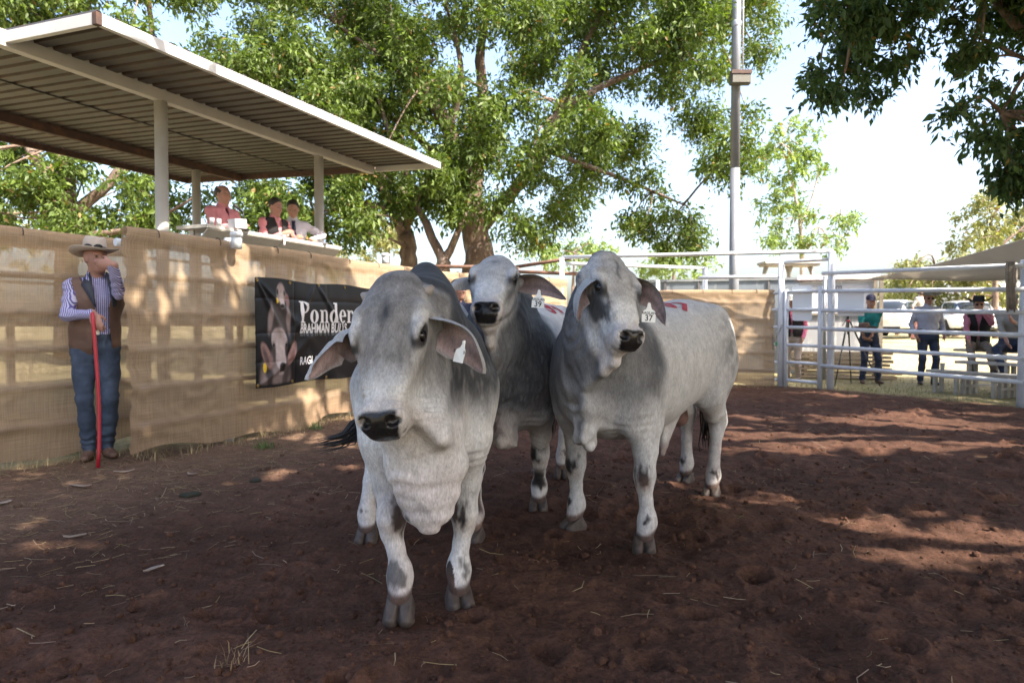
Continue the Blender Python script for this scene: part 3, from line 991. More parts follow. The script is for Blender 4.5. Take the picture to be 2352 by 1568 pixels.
BULL_A = dict(name="brahman_bull", seed=3, h=0.0075, fwd=(0.12, -0.993), origin=(-0.422, 3.376), wide=0.83, hump=(0.34, 1.290), humpw=0.092, neckw=0.82, creases=(((0.83, 0.130, 0.66), (0.80, 0.122, 0.52), 0.010), ((0.83, -0.145, 0.66), (0.82, -0.122, 0.52), 0.010)), fetl=dict(FR=0.8, FL=0.8, HR=1.0),
    label="front grey brahman bull walking towards the viewer with its head low",
    poll=at(905, 668, 2.50), muzzle=at(874, 990, 2.24), face=(-0.20, -0.90, 0.36), hs=1.03, folds=0.0042, eart=0.095, neck_mid=(0.03, 0.02, 0.0),
    dewlap=lambda hp, loc: [
        (hp(0.24, 0.02, -0.20), np.array((0.86, -0.02, 0.80)), (0.07, 0.10), (0.105, 0.075), 0.08),
        (hp(0.16, 0.075, -0.17), hp(0.47, 0.150, -0.20), (0.035, 0.045), (0.016, 0.026)),
        (hp(0.28, 0.070, -0.15), hp(0.50, 0.155, -0.19), (0.035, 0.045), (0.015, 0.024)),
        (hp(0.40, 0.055, -0.115), hp(0.50, 0.140, -0.18), (0.025, 0.035), (0.016, 0.024)),
        (np.array((0.85, -0.02, 0.80)), np.array((0.825, 0.0, 0.64)), (0.115, 0.075), (0.135, 0.075), 0.12),
        (np.array((0.825, 0.0, 0.64)), np.array((0.830, 0.004, 0.54)), (0.135, 0.075), (0.118, 0.055), 0.06),
        (np.array((0.830, 0.004, 0.54)), np.array((0.828, 0.010, 0.465)), (0.118, 0.055), (0.085, 0.036), 0.02),
        (np.array((0.828, 0.010, 0.465)), np.array((0.825, 0.012, 0.415)), (0.085, 0.036), (0.045, 0.026), 0.02)],
    legs=dict(FR=(0.715, -0.105, 0.045, 0.06), FL=(0.545, 0.135), HR=(-0.37, -0.33), HL=(-0.85, 0.15)),
    tail=[(-1.04, -0.02, 1.0), (-1.07, -0.06, 0.85), (-1.05, -0.14, 0.74)],
    switch=[at(842, 955, 4.35), at(812, 1002, 4.3), at(730, 1016, 4.2)], strands=70, sw=0.62,
    horns=((1, 0.028), (-1, 0.028)), coat=coat_a,
    ears=[dict(side=1, base=(0.095, 0.120, -0.088), tip=at(1113, 858, 2.42), normal=(-0.42, -0.85, -0.25), bend=(0.030, 0.0, 0.022), w=0.082, cup=0.05,
               tag=dict(pos=at(1058, 818, 2.38), up=(0.25, 0.1, 1), n=(-0.72, -0.68, 0.05), name="RAGLAN", num="38", curl=0.006, size=(0.026, 0.023))),
          dict(side=-1, base=(0.095, -0.120, -0.088), tip=at(702, 872, 2.36), normal=(0.30, -0.72, -0.55), bend=(-0.01, 0.0, 0.030), w=0.078, cup=0.05,
               notch=((1, 0.52, 0.035, 0.35), (-1, 0.52, 0.035, 0.35), (1, 0.93, 0.02, 0.5)))])

# ---- middle bull: head up between the other two
def coat_b(e):
    x, y, z, hc, n1, n2, n3, inh, bm, mix = (e[k] for k in ("x", "y", "z", "hc", "n1", "n2", "n3", "inhead", "bodym", "mix"))
    nk = sm(x + 0.06 * n1, 0.22, 0.44) * sm(z + 0.10 * n1, 0.50, 0.74)
    mix(bm * nk * np.clip(0.97 + 0.12 * n3, 0, 1), e["dark"] * np.array((0.80, 0.82, 0.86)))
    mix(bm * nk * sm(n3, 0.25, 0.7) * 0.45, e["grey"])
    mix(bm * sm(x, 0.85, 1.0) * sm(z, 0.75, 1.0) * 0.55, e["grey"])
    mix(bm * sm(z, 1.18, 1.30) * sm(x, 0.05, 0.2) * 0.9, e["dark"])
    mix(bm * sm(x, 0.70, 0.80) * (1 - sm(z, 0.60, 0.75)) * 0.5, (0.36, 0.31, 0.295))
    t, s, q = hc[:, 0], hc[:, 1], hc[:, 2]
    mix(inh * np.clip(0.60 + 0.22 * n2 + 0.15 * n3 - 0.5 * sm(t, 0.2, 0.3), 0, 1), e["grey"])
    mix(inh * np.exp(-((s) / 0.030) ** 2) * np.exp(-((t - 0.06) / 0.035) ** 2) * 0.6, e["dark"])
    mix(inh * sm(np.abs(s), 0.07, 0.10) * sm(t, 0.19, 0.24) * (1 - sm(t, 0.36, 0.43)) * sm(q, -0.08, -0.02) * 0.75, e["dark"] * 1.2)
    mix(inh * sm(np.abs(s), 0.09, 0.12) * np.exp(-((t - 0.15) / 0.05) ** 2) * 0.5, e["grey"])
BULL_B = dict(name="brahman_bull", seed=11, h=0.0092, fwd=(-0.2, -0.98), origin=(0.08, 4.47), wide=0.95, shin=True, knee=2.2, hump=(0.34, 1.30),
    label="middle brahman bull with raised head, dark neck and red 39 on its back",
    poll=at(1140, 608, 3.62), muzzle=at(1117, 716, 3.24), face=(-0.05, -0.66, 0.72), vfolds=0.006, hs=0.91, neck_mid=(0.06, 0.0, -0.05),
    dewlap=lambda hp, loc: [
        (hp(0.42, 0.0, -0.11), loc(at(1126, 790, 3.36)), (0.030, 0.05), (0.022, 0.03), 0.04),
        (hp(0.30, 0.0, -0.17), loc(at(1132, 812, 3.44)), (0.030, 0.06), (0.022, 0.04), 0.05),
        (loc(at(1132, 812, 3.44)), loc(at(1150, 900, 3.70)), (0.024, 0.05), (0.040, 0.07), 0.06),
        (loc(at(1150, 900, 3.70)), loc(at(1158, 1010, 3.66)), (0.040, 0.08), (0.052, 0.06), 0.06),
        (loc(at(1176, 930, 3.76)), loc(at(1180, 1018, 3.72)), (0.024, 0.05), (0.024, 0.04), 0.03),
        (loc(at(1138, 950, 3.72)), loc(at(1142, 1016, 3.70)), (0.022, 0.05), (0.024, 0.04), 0.03)],
    legs=dict(FR=(0.80, -0.135), FL=(0.12, 0.115), HR=(-0.93, -0.05), HL=(-0.78, 0.15, 0.03)),
    tail=[(-1.06, 0, 1.0), (-1.09, 0, 0.8), (-1.09, 0, 0.62)], switch=[(0.30, 5.56, 0.5), (0.30, 5.56, 0.32)],
    coat=coat_b, brand=dict(px=(1274, 712), up=(-0.55, 0.75, 0.5), text="39", size=0.22, sx=1.15),
    ears=[dict(side=1, tip=at(1300, 688, 3.48), normal=(-0.22, -0.9, -0.30), bend=(0.0, 0.0, 0.035), w=0.062, cup=0.045,
               tag=dict(pos=at(1236, 695, 3.38), up=(0.10, 0.15, 1), n=(-0.2, -1, 0.0), name="RAGLAN", num="39")),
          dict(side=-1, tip=at(1028, 668, 3.46), normal=(0.25, 0.55, -0.80), bend=(0.0, 0.0, 0.03), w=0.050, cup=0.04)])

# ---- right bull: seen from its left, head turned to the viewer
def coat_c(e):
    x, y, z, hc, n1, n2, n3, inh, bm, mix = (e[k] for k in ("x", "y", "z", "hc", "n1", "n2", "n3", "inhead", "bodym", "mix"))
    mix(bm * (0.36 + 0.2 * n2 + 0.12 * n3), e["grey"] * 1.2)
    nk = sm(x + 0.07 * n1, 0.40, 0.56) * sm(z + 0.10 * n1 - 0.2 * (x - 0.6), 0.66, 0.90)
    mix(bm * nk * np.clip(0.97 + 0.15 * n3 + 0.1 * n2, 0, 1), e["dark"] * 1.1)
    mix(bm * sm(x, 0.50, 0.70) * sm(z, 0.55, 0.75) * 0.40, e["grey"])
    mix(bm * sm(z, 1.20, 1.32) * sm(x, 0.1, 0.25) * 0.8, e["dark"] * 1.3)
    hau = np.exp(-((x + 0.72) / 0.20) ** 2 - ((z - 1.02) / 0.24) ** 2)
    mix(bm * hau * np.clip(0.72 + 0.9 * n2 + 0.3 * n1, 0, 1), e["grey"] * 0.75)
    mix(bm * np.exp(-((x + 0.45) / 0.12) ** 2 - ((z - 0.85) / 0.28) ** 2) * 0.35, e["grey"])
    mix(bm * np.exp(-((z - 0.40) / 0.05) ** 2) * (np.abs(y - 0.06) < 0.05) * (x < 0.0) * (x > -0.2) * 0.7, (0.12, 0.065, 0.05))
    mix(bm * (np.abs(y) < 0.08) * (x < -0.40) * (x > -0.62) * (1 - sm(z, 0.60, 0.68)) * 0.9, (0.10, 0.035, 0.025))
    t, s, q = hc[:, 0], hc[:, 1], hc[:, 2]
    mix(inh * np.clip(0.62 + 0.20 * n2 + 0.2 * n3, 0, 1) * (1 - sm(t, 0.24, 0.34)), (0.20, 0.188, 0.182))
    mix(inh * sm(np.abs(s) + 0.02 * n1 + 0.02 * n2 + 0.016 * n3, 0.070, 0.108) * sm(t + 0.02 * n3, 0.150, 0.205) * (1 - sm(t + 0.02 * n2, 0.34, 0.46)) * sm(q + 0.02 * n1, -0.16, -0.10) * 0.93, e["dark"] * 0.55)
    mix(inh * np.exp(-((s - 0.012 * np.sin(t * 40)) / 0.010) ** 2) * sm(t, -0.02, 0.03) * (1 - sm(t, 0.13, 0.17)) * 0.8, e["dark"])
    mix(inh * sm(n2, 0.45, 0.6) * (1 - sm(t, 0.02, 0.10)) * 0.6, (0.12, 0.09, 0.08))
BULL_C = dict(name="brahman_bull", seed=23, h=0.0092, fwd=(-0.575, -0.818), origin=(0.8175, 4.16), hip=-0.78, hump=(0.34, 1.30), top=0.01,
    label="right brahman bull with dark neck, pale body and white ear tag 37",
    poll=at(1400, 606, 3.34), muzzle=at(1440, 750, 3.12), face=(0.38, -0.78, 0.46), vfolds=0.006, hs=0.90, neck_mid=(0.06, 0.02, -0.03), wide=1.0,
    dewlap=lambda hp, loc: [
        (hp(0.44, 0.0, -0.10), loc(at(1412, 832, 3.20)), (0.028, 0.045), (0.022, 0.03), 0.04),
        (hp(0.36, 0.0, -0.13), loc(at(1386, 856, 3.26)), (0.028, 0.05), (0.022, 0.035), 0.04),
        (hp(0.26, 0.0, -0.17), loc(at(1358, 872, 3.34)), (0.030, 0.06), (0.024, 0.04), 0.05),
        (loc(at(1412, 832, 3.20)), loc(at(1356, 880, 3.34)), (0.020, 0.024), (0.024, 0.026), 0.03),
        (loc(at(1352, 830, 3.46)), loc(at(1362, 930, 3.42)), (0.036, 0.09), (0.028, 0.07), 0.08),
        (loc(at(1362, 930, 3.42)), loc(at(1350, 1000, 3.44)), (0.028, 0.07), (0.026, 0.06), 0.06),
        (loc(at(1350, 1000, 3.44)), loc(at(1358, 1022, 3.47)), (0.030, 0.055), (0.026, 0.035), 0.03),
        (loc(at(1330, 900, 3.54)), loc(at(1332, 1012, 3.52)), (0.028, 0.06), (0.022, 0.045), 0.04)],
    legs=dict(FR=(0.47, -0.235, 0.0, 0.02, -0.35), FL=(0.56, 0.245, 0.0, 0.03, 0.45), HR=(-1.03, -0.14), HL=(-0.74, 0.16)),
    tail=[(-1.06, 0, 1.0), (-1.09, -0.02, 0.8), (-1.09, -0.03, 0.62)], switch=[(1.50, 5.06, 0.5), (1.49, 5.06, 0.30)],
    coat=coat_c, brand=dict(px=(1553, 702), up=(-0.2, 0.75, 0.6), text="37", size=0.20, sx=1.15),
    ears=[dict(side=1, tip=at(1528, 748, 3.26), normal=(-0.30, -0.85, -0.20), bend=(0.035, 0.0, 0.045), w=0.068, cup=0.05,
               tag=dict(pos=at(1490, 727, 3.16), up=(0.06, 0.1, 1), n=(-0.1, -1, 0.0), name="RAGLAN", num="37")),
          dict(side=-1, base=(0.085, -0.122, -0.07), tip=at(1326, 738, 3.24), normal=(0.62, -0.75, -0.10), bend=(-0.030, -0.03, 0.0), w=0.052, cup=0.06)])
for _P in (BULL_A, BULL_B, BULL_C):
    build_bull(_P)
# ------------------------------------------------------------------ ground
HOOF_SPOTS = []
for _P in (BULL_A, BULL_B, BULL_C):
    _th = math.atan2(_P["fwd"][1], _P["fwd"][0])
    for _q in _P["legs"].values():
        HOOF_SPOTS.append((_P["origin"][0] + math.cos(_th) * _q[0] - math.sin(_th) * _q[1], _P["origin"][1] + math.sin(_th) * _q[0] + math.cos(_th) * _q[1]))

_prng = np.random.default_rng(8)
PITS = np.column_stack([_prng.uniform(-4.5, 7.5, 520), _prng.uniform(1.0, 13.0, 520), _prng.uniform(0.04, 0.085, 520), _prng.uniform(0.02, 0.045, 520), _prng.uniform(0, 3.14, 520)])
def leftness(P2):
    return sm(-(P2[:, 0] + 0.42 * (9 - P2[:, 1])), -0.6, 1.4)           # firmer ground along the left fence
def dirt_height(P2, seed=5):
    """churned soil: lumps, hoof pits, ridges"""
    h = 0.026 * fbm2(P2, 1.3, 2, seed) + 0.026 * fbm2(P2, 3.6, 3, seed + 1)
    rid = 1 - np.abs(fbm2(P2 + 3.1, 5.0, 3, seed + 2))
    h = h + 0.030 * (rid - 0.75) + 0.012 * fbm2(P2, 17, 4, seed + 3, 0.62)
    cl = fbm2(P2 + 0.03 * np.column_stack([noise2(P2, 30, 3), noise2(P2, 30, 4)]), 34, 2, seed + 9)
    h = h + 0.008 * np.clip(cl - 0.15, 0, 1)
    order = np.argsort(P2[:, 1], kind='stable')
    ys = P2[order, 1]
    jit = 0.25 * noise2(P2, 22, 91)
    for (cx, cy, rr, dp, an) in PITS:
        a0, a1 = np.searchsorted(ys, (cy - 3.2 * rr, cy + 3.2 * rr))
        ix = order[a0:a1]
        ix = ix[np.abs(P2[ix, 0] - cx) < 3.2 * rr]
        if not len(ix): continue
        dx, dy = P2[ix, 0] - cx, P2[ix, 1] - cy
        u, v = dx * math.cos(an) + dy * math.sin(an), -dx * math.sin(an) + dy * math.cos(an)
        q = np.hypot(u, v * 1.35) / rr + jit[ix]
        h[ix] += dp * (0.55 * np.exp(-((q - 1.4) / 0.45) ** 2) - np.exp(-(q / 0.8) ** 2))
    h = h * (1 - 0.62 * leftness(P2))
    for (a, b) in HOOF_SPOTS:
        m = np.where((np.abs(P2[:, 0] - a) < 0.4) & (np.abs(P2[:, 1] - b) < 0.4))[0]
        w = np.exp(-(np.hypot(P2[m, 0] - a, P2[m, 1] - b) / 0.12) ** 2)
        h[m] = h[m] * (1 - w) + (0.012 + 0.3 * h[m]) * w
    return h

def mat_dirt():
    m = bpy.data.materials.new("red_dirt")
    m.use_nodes = True
    N, L = m.node_tree.nodes, m.node_tree.links
    b = N["Principled BSDF"]
    b.inputs["Roughness"].default_value = 0.95
    b.inputs["Specular IOR Level"].default_value = 0.15
    g = N.new("ShaderNodeNewGeometry")
    at_ = N.new("ShaderNodeAttribute"); at_.attribute_name = "Col"
    def noise(sc, det):
        n = N.new("ShaderNodeTexNoise"); n.inputs["Scale"].default_value = sc; n.inputs["Detail"].default_value = det
        n.inputs["Roughness"].default_value = 0.65
        L.new(g.outputs["Position"], n.inputs["Vector"]); return n
    n1, n2, n3 = noise(9, 6), noise(55, 5), noise(240, 3)
    mr = N.new("ShaderNodeMapRange"); mr.inputs[1].default_value, mr.inputs[2].default_value = 0.3, 0.7
    mr.inputs[3].default_value, mr.inputs[4].default_value = 0.62, 1.4
    L.new(n2.outputs[0], mr.inputs[0])
    mr2 = N.new("ShaderNodeMapRange"); mr2.inputs[1].default_value, mr2.inputs[2].default_value = 0.3, 0.7
    mr2.inputs[3].default_value, mr2.inputs[4].default_value = 0.75, 1.25
    L.new(n1.outputs[0], mr2.inputs[0])
    mu = N.new("ShaderNodeMath"); mu.operation = 'MULTIPLY'
    L.new(mr.outputs[0], mu.inputs[0]); L.new(mr2.outputs[0], mu.inputs[1])
    vm = N.new("ShaderNodeVectorMath"); vm.operation = 'SCALE'
    L.new(at_.outputs["Color"], vm.inputs[0]); L.new(mu.outputs[0], vm.inputs["Scale"])
    L.new(vm.outputs[0], b.inputs["Base Color"])
    prev = None
    for nn, dist in ((n1, 0.02), (n2, 0.012), (n3, 0.004)):
        bp = N.new("ShaderNodeBump"); bp.inputs["Distance"].default_value = dist; bp.inputs["Strength"].default_value = 0.9
        L.new(nn.outputs[0], bp.inputs["Height"])
        if prev: L.new(prev, bp.inputs["Normal"])
        prev = bp.outputs[0]
    L.new(prev, b.inputs["Normal"])
    return m
M_dirt = mat_dirt()

FENCE = [(-6.6, 1.0), (-5.0, 4.4), (-3.4, 6.3), (-2.74, 6.98), (-2.05, 9.0), (-1.0, 11.3), (1.05, 12.95), (3.0, 13.35), (5.1, 13.05), (5.75, 12.35), (7.28, 9.74), (8.6, 6.5), (9.2, 2.0), (8.5, -3.0), (-6.5, -3.0)]
def fence_dist(P2):
    """signed distance to the yard outline, positive inside"""
    pts = np.array(FENCE)
    best = np.full(len(P2), 1e9); inside = np.zeros(len(P2), dtype=bool)
    for i in range(len(pts)):
        a, b = pts[i], pts[(i + 1) % len(pts)]
        ab = b - a
        t = np.clip(((P2 - a) @ ab) / (ab @ ab), 0, 1)
        best = np.minimum(best, np.hypot(*(P2 - (a + t[:, None] * ab)).T))
        c = ((a[1] > P2[:, 1]) != (b[1] > P2[:, 1])) & (P2[:, 0] < (b[0] - a[0]) * (P2[:, 1] - a[1]) / (b[1] - a[1] + 1e-12) + a[0])
        inside ^= c
    return np.where(inside, best, -best)

def build_ground():
    # fine sheet fanned out from the viewer, one surface from the camera's feet to past the fence
    na, nr = 580, 430
    ang = np.linspace(R(-46), R(46), na)
    rad = 1.15 * (20.0 / 1.15) ** np.linspace(0, 1, nr)
    A, D = np.meshgrid(ang, rad)
    P2 = np.column_stack([(np.sin(A) * D).ravel(), (np.cos(A) * D).ravel()])
    fd = fence_dist(P2)
    inn = sm(fd, -0.15, 0.45)
    h = dirt_height(P2) * inn + (1 - inn) * 0.018 * fbm2(P2, 2.0, 3, 77)
    rr_ = np.hypot(P2[:, 0], P2[:, 1])
    h = h * (1 - sm(rr_, 17, 19.5)) + terrain(P2[:, 0], P2[:, 1]) - 0.10 * sm(rr_, 18.5, 20)
    n1, n2 = fbm2(P2, 0.9, 3, 31), fbm2(P2, 6, 3, 32)
    red = np.array((0.073, 0.0365, 0.0245)); tan = np.array((0.128, 0.080, 0.054)); dry = np.array((0.30, 0.25, 0.14)); grn = np.array((0.16, 0.17, 0.06))
    left = sm(-(P2[:, 0] + 0.42 * (9 - P2[:, 1])) + 0.35 * n1, -0.9, 1.2)
    col = red * (1 + 0.15 * n1)[:, None] * (1 - left[:, None] * 0.85) + tan * left[:, None] * 0.85
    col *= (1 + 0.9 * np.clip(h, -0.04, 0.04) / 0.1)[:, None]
    edge = np.exp(-(np.maximum(fd - 0.1, 0) / 0.45) ** 2) * np.clip(0.5 + n2, 0, 1)
    col = col * (1 - 0.55 * edge[:, None]) + tan * 1.05 * 0.55 * edge[:, None]
    outm = 1 - sm(fd + 0.2 * n2, -0.35, 0.1)
    g = np.clip(0.35 + 0.8 * n2 + 0.5 * n1, 0, 1)[:, None]
    col = col * (1 - outm[:, None]) + (dry * (1 - 0.5 * g) + grn * 0.5 * g) * outm[:, None]
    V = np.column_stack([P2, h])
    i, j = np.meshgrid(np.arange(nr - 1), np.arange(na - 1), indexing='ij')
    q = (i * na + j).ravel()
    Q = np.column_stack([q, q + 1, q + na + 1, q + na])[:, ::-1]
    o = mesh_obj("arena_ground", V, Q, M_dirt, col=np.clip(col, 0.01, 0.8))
    tag(o, kind="structure")
    # far ground to the horizon
    mb = MB()
    n = 96
    rings = [0.0, 8, 14, 16, 17.5, 19, 20.5, 22, 23.5, 25, 26.5, 28, 40, 120, 400, 1500]
    v, f = [], []
    for r_ in rings:
        for k in range(n):
            a = 2 * math.pi * k / n
            v.append((r_ * math.cos(a), r_ * math.sin(a), -0.09 + float(terrain(r_ * math.cos(a), r_ * math.sin(a)))))
    for a in range(len(rings) - 1):
        for k in range(n):
            f.append((a * n + k, (a + 1) * n + k, (a + 1) * n + (k + 1) % n, a * n + (k + 1) % n))
    m = principled("dry_grass_ground", (0.33, 0.28, 0.16), rough=0.95, spec=0.1,
                   blend=(((0.20, 0.20, 0.07), 0.5, 0.5, 0.7, 6), ((0.36, 0.27, 0.19), 0.25, 0.55, 0.75, 4)), bump=((8, 0.05, None),))
    o = mesh_obj("ground", v, f, m, smooth=False)
    tag(o, kind="structure")
build_ground()

def straw_stuff():
    rng = np.random.default_rng(4)
    c = np.column_stack([rng.uniform(-5.5, 7.5, 60000), rng.uniform(1.2, 13, 60000)])
    c = c[np.abs(c[:, 0]) < c[:, 1] * 0.92 + 0.6]
    fdist = fence_dist(c)
    left = 1 / (1 + np.exp((c[:, 0] + 0.42 * (9 - c[:, 1]) - 0.2) * 2.2))
    pr = 0.055 + 0.75 * left ** 2 + 0.9 * np.exp(-(fdist / 0.5) ** 2) + 0.03 * (c[:, 1] < 3.5)
    c = c[(fdist > 0) & (rng.random(len(c)) < pr)]
    pts = c[:6200]
    cl = rng.random(len(pts)) < 0.35                      # some lie in small bunches
    src = rng.integers(0, len(pts), len(pts))
    pts[cl, :2] = pts[src[cl], :2] + rng.normal(0, 0.06, (cl.sum(), 2))
    z = dirt_height(pts[:, :2]) + 0.006
    n = len(pts)
    Ls = rng.gamma(2.4, 0.022, n) + 0.015
    a = rng.uniform(0, 2 * np.pi, n); tilt = rng.normal(0, 0.16, n) + (rng.random(n) < 0.05) * rng.uniform(0.3, 1.0, n)
    d = np.column_stack([np.cos(a) * np.cos(tilt), np.sin(a) * np.cos(tilt), np.abs(np.sin(tilt))])
    sd = np.column_stack([-np.sin(a), np.cos(a), np.zeros(n)])
    bend = rng.normal(0, 0.45, n)
    rad = rng.uniform(0.0006, 0.0016, n)
    V = np.zeros((n, 3, 3, 3))
    for i, u in enumerate((0, 0.5, 1.0)):
        c = np.column_stack([pts[:, 0], pts[:, 1], z]) + d * (Ls * (u - 0.3))[:, None] + sd * (Ls * bend * (u - 0.5) ** 2)[:, None]
        c[:, 2] = np.maximum(c[:, 2], z - 0.004)
        for k in range(3):
            t = 2 * np.pi * k / 3
            V[:, i, k] = c + sd * (np.cos(t) * rad * 1.6)[:, None] + np.array((0, 0, 1)) * (np.sin(t) * rad)[:, None]
    F = []
    base = np.arange(n) * 9
    for i in range(2):
        for k in range(3):
            F.append(np.column_stack([base + i * 3 + k, base + i * 3 + (k + 1) % 3, base + (i + 1) * 3 + (k + 1) % 3, base + (i + 1) * 3 + k]))
    c0 = np.array((0.27, 0.205, 0.125)) * rng.uniform(0.45, 1.25, n)[:, None] * np.column_stack([np.ones(n), rng.uniform(0.88, 1.05, n), rng.uniform(0.7, 1.1, n)])
    o = mesh_obj("straw", V.reshape(-1, 3), np.concatenate(F), principled("straw", attr=True, rough=0.7), col=np.repeat(c0, 9, 0))
    tag(o, "loose straw and dry grass stalks scattered over the red dirt", "straw", kind="stuff")
straw_stuff()

def clod_stuff():
    """crumbs and clods of broken soil"""
    rng = np.random.default_rng(14)
    ico = [(0, 0, 1)] + [(0.894 * math.cos(k * 1.2566), 0.894 * math.sin(k * 1.2566), 0.447) for k in range(5)] + [(0.894 * math.cos(k * 1.2566 + 0.628), 0.894 * math.sin(k * 1.2566 + 0.628), -0.447) for k in range(5)]
    f = [(0, 1 + k, 1 + (k + 1) % 5) for k in range(5)] + [(1 + k, 6 + k, 1 + (k + 1) % 5) for k in range(5)] + [(1 + (k + 1) % 5, 6 + k, 6 + (k + 1) % 5) for k in range(5)]
    r = 1.25 * (11.0 / 1.25) ** rng.random(15000)
    a = rng.uniform(R(-40), R(40), 15000)
    P2 = np.column_stack([np.sin(a) * r, np.cos(a) * r])
    P2 = P2[(fence_dist(P2) > 0.1) & (rng.random(len(P2)) > 0.6 * leftness(P2))][:7600]
    n = len(P2)
    z = dirt_height(P2)
    s = np.clip(rng.lognormal(-5.05, 0.55, n), 0.0025, 0.028)
    V = np.array(ico)[None] * s[:, None, None] * rng.uniform(0.6, 1.3, (n, 11, 3)) * np.array((1, 1, 0.75))
    V = V + np.column_stack([P2, z + s * 0.25])[:, None, :]
    F = (np.array(f)[None] + (np.arange(n) * 11)[:, None, None]).reshape(-1, 3)
    red, tan = np.array((0.073, 0.0365, 0.0245)), np.array((0.128, 0.080, 0.054))
    l_ = leftness(P2)[:, None]
    c = (red * (1 - l_) + tan * l_) * rng.uniform(0.75, 1.25, n)[:, None]
    o = mesh_obj("soil_crumbs", V.reshape(-1, 3), F, M_dirt, col=np.repeat(c, 11, 0))
    tag(o, "crumbs and small clods of red soil over the yard floor", "soil", kind="stuff")
clod_stuff()

def litter():
    """single pale bark strips and dung on the near left floor"""
    M_b = principled("dry_bark_strip", (0.30, 0.235, 0.185), rough=0.9, vary=(20, 0.2))
    M_d = principled("dung", (0.022, 0.022, 0.012), rough=0.95, bump=((40, 0.01, None),))
    for k, (x, y, L, w, an, lab) in enumerate(((172, 1232, 0.11, 0.022, 0.3, "pale bark strip on the dirt left of the front bull, furthest from the viewer's feet"), (352, 1308, 0.10, 0.026, 0.9, "curled pale bark piece on the dirt below the man with the stick"),
            (8, 1157, 0.10, 0.05, 1.4, "pale bark piece at the left edge of the dirt"), (185, 1120, 0.16, 0.03, 0.1, "long grey bark strip near the left burlap"), (285, 1085, 0.15, 0.03, 0.6, "bark strip lying at the man's boots"), (440, 1090, 0.10, 0.024, -0.4, "small bark strip in front of the long burlap screen"))):
        g = ground_at(x, y)
        z = float(dirt_height(g[None, :2])[0])
        n = 9
        V, F = [], []
        for i in range(n):
            u = i / (n - 1) - 0.5
            ww = w * (1 - (2 * u) ** 2 * 0.7) * 0.5
            c = np.array((u * L, 0.10 * L * math.sin(u * 5 + k), 0.012 + 0.10 * L * (u * 2) ** 2 * 0.6))
            for s_, dz in ((-1, 0.004), (0, 0.0), (1, 0.005)):
                V.append(c + np.array((0, s_ * ww, dz)))
            for s_, dz in ((-1, 0.001), (0, -0.004), (1, 0.002)):
                V.append(c + np.array((0, s_ * ww, dz)))
            if i:
                o = 6 * (i - 1)
                for j in range(2):
                    F.append((o + j, o + 6 + j, o + 7 + j, o + 1 + j)); F.append((o + 3 + j, o + 4 + j, o + 10 + j, o + 9 + j))
                F.append((o, o + 3, o + 9, o + 6)); F.append((o + 2, o + 8, o + 11, o + 5))
        ob = mesh_obj("bark_strip", V, F, M_b)
        ob.location = (g[0], g[1], z); ob.rotation_euler = (0, 0, an)
        tag(ob, lab, "bark strip", "bark strips on the yard floor")
    for (x, y, r_, lab) in ((435, 1138, 0.07, "dark dung pat on the dirt right of the man with the stick"), (960, 1090, 0.06, "dark dung clump behind the front bull's legs"), (590, 1106, 0.05, "small dung clump between the burlap and the front bull")):
        g = ground_at(x, y)
        F_ = Field((-0.13, -0.13, -0.03), (0.13, 0.13, 0.07), 0.008)
        rg = random.Random(int(x))
        for _ in range(6):
            F_.ell((rg.uniform(-0.5, 0.5) * r_, rg.uniform(-0.5, 0.5) * r_, 0.004), (r_ * rg.uniform(0.4, 0.7), r_ * rg.uniform(0.4, 0.7), 0.018), 0.012)
        v_, q_ = F_.mesh(1)
        v_ = v_ + (0.003 * fbm(v_, 60, 2, 5))[:, None]
        ob = mesh_obj("dung_pat", v_, q_, M_d)
        ob.location = (g[0], g[1], float(dirt_height(g[None, :2])[0]))
        tag(ob, lab, "dung", "dung on the yard floor")
litter()

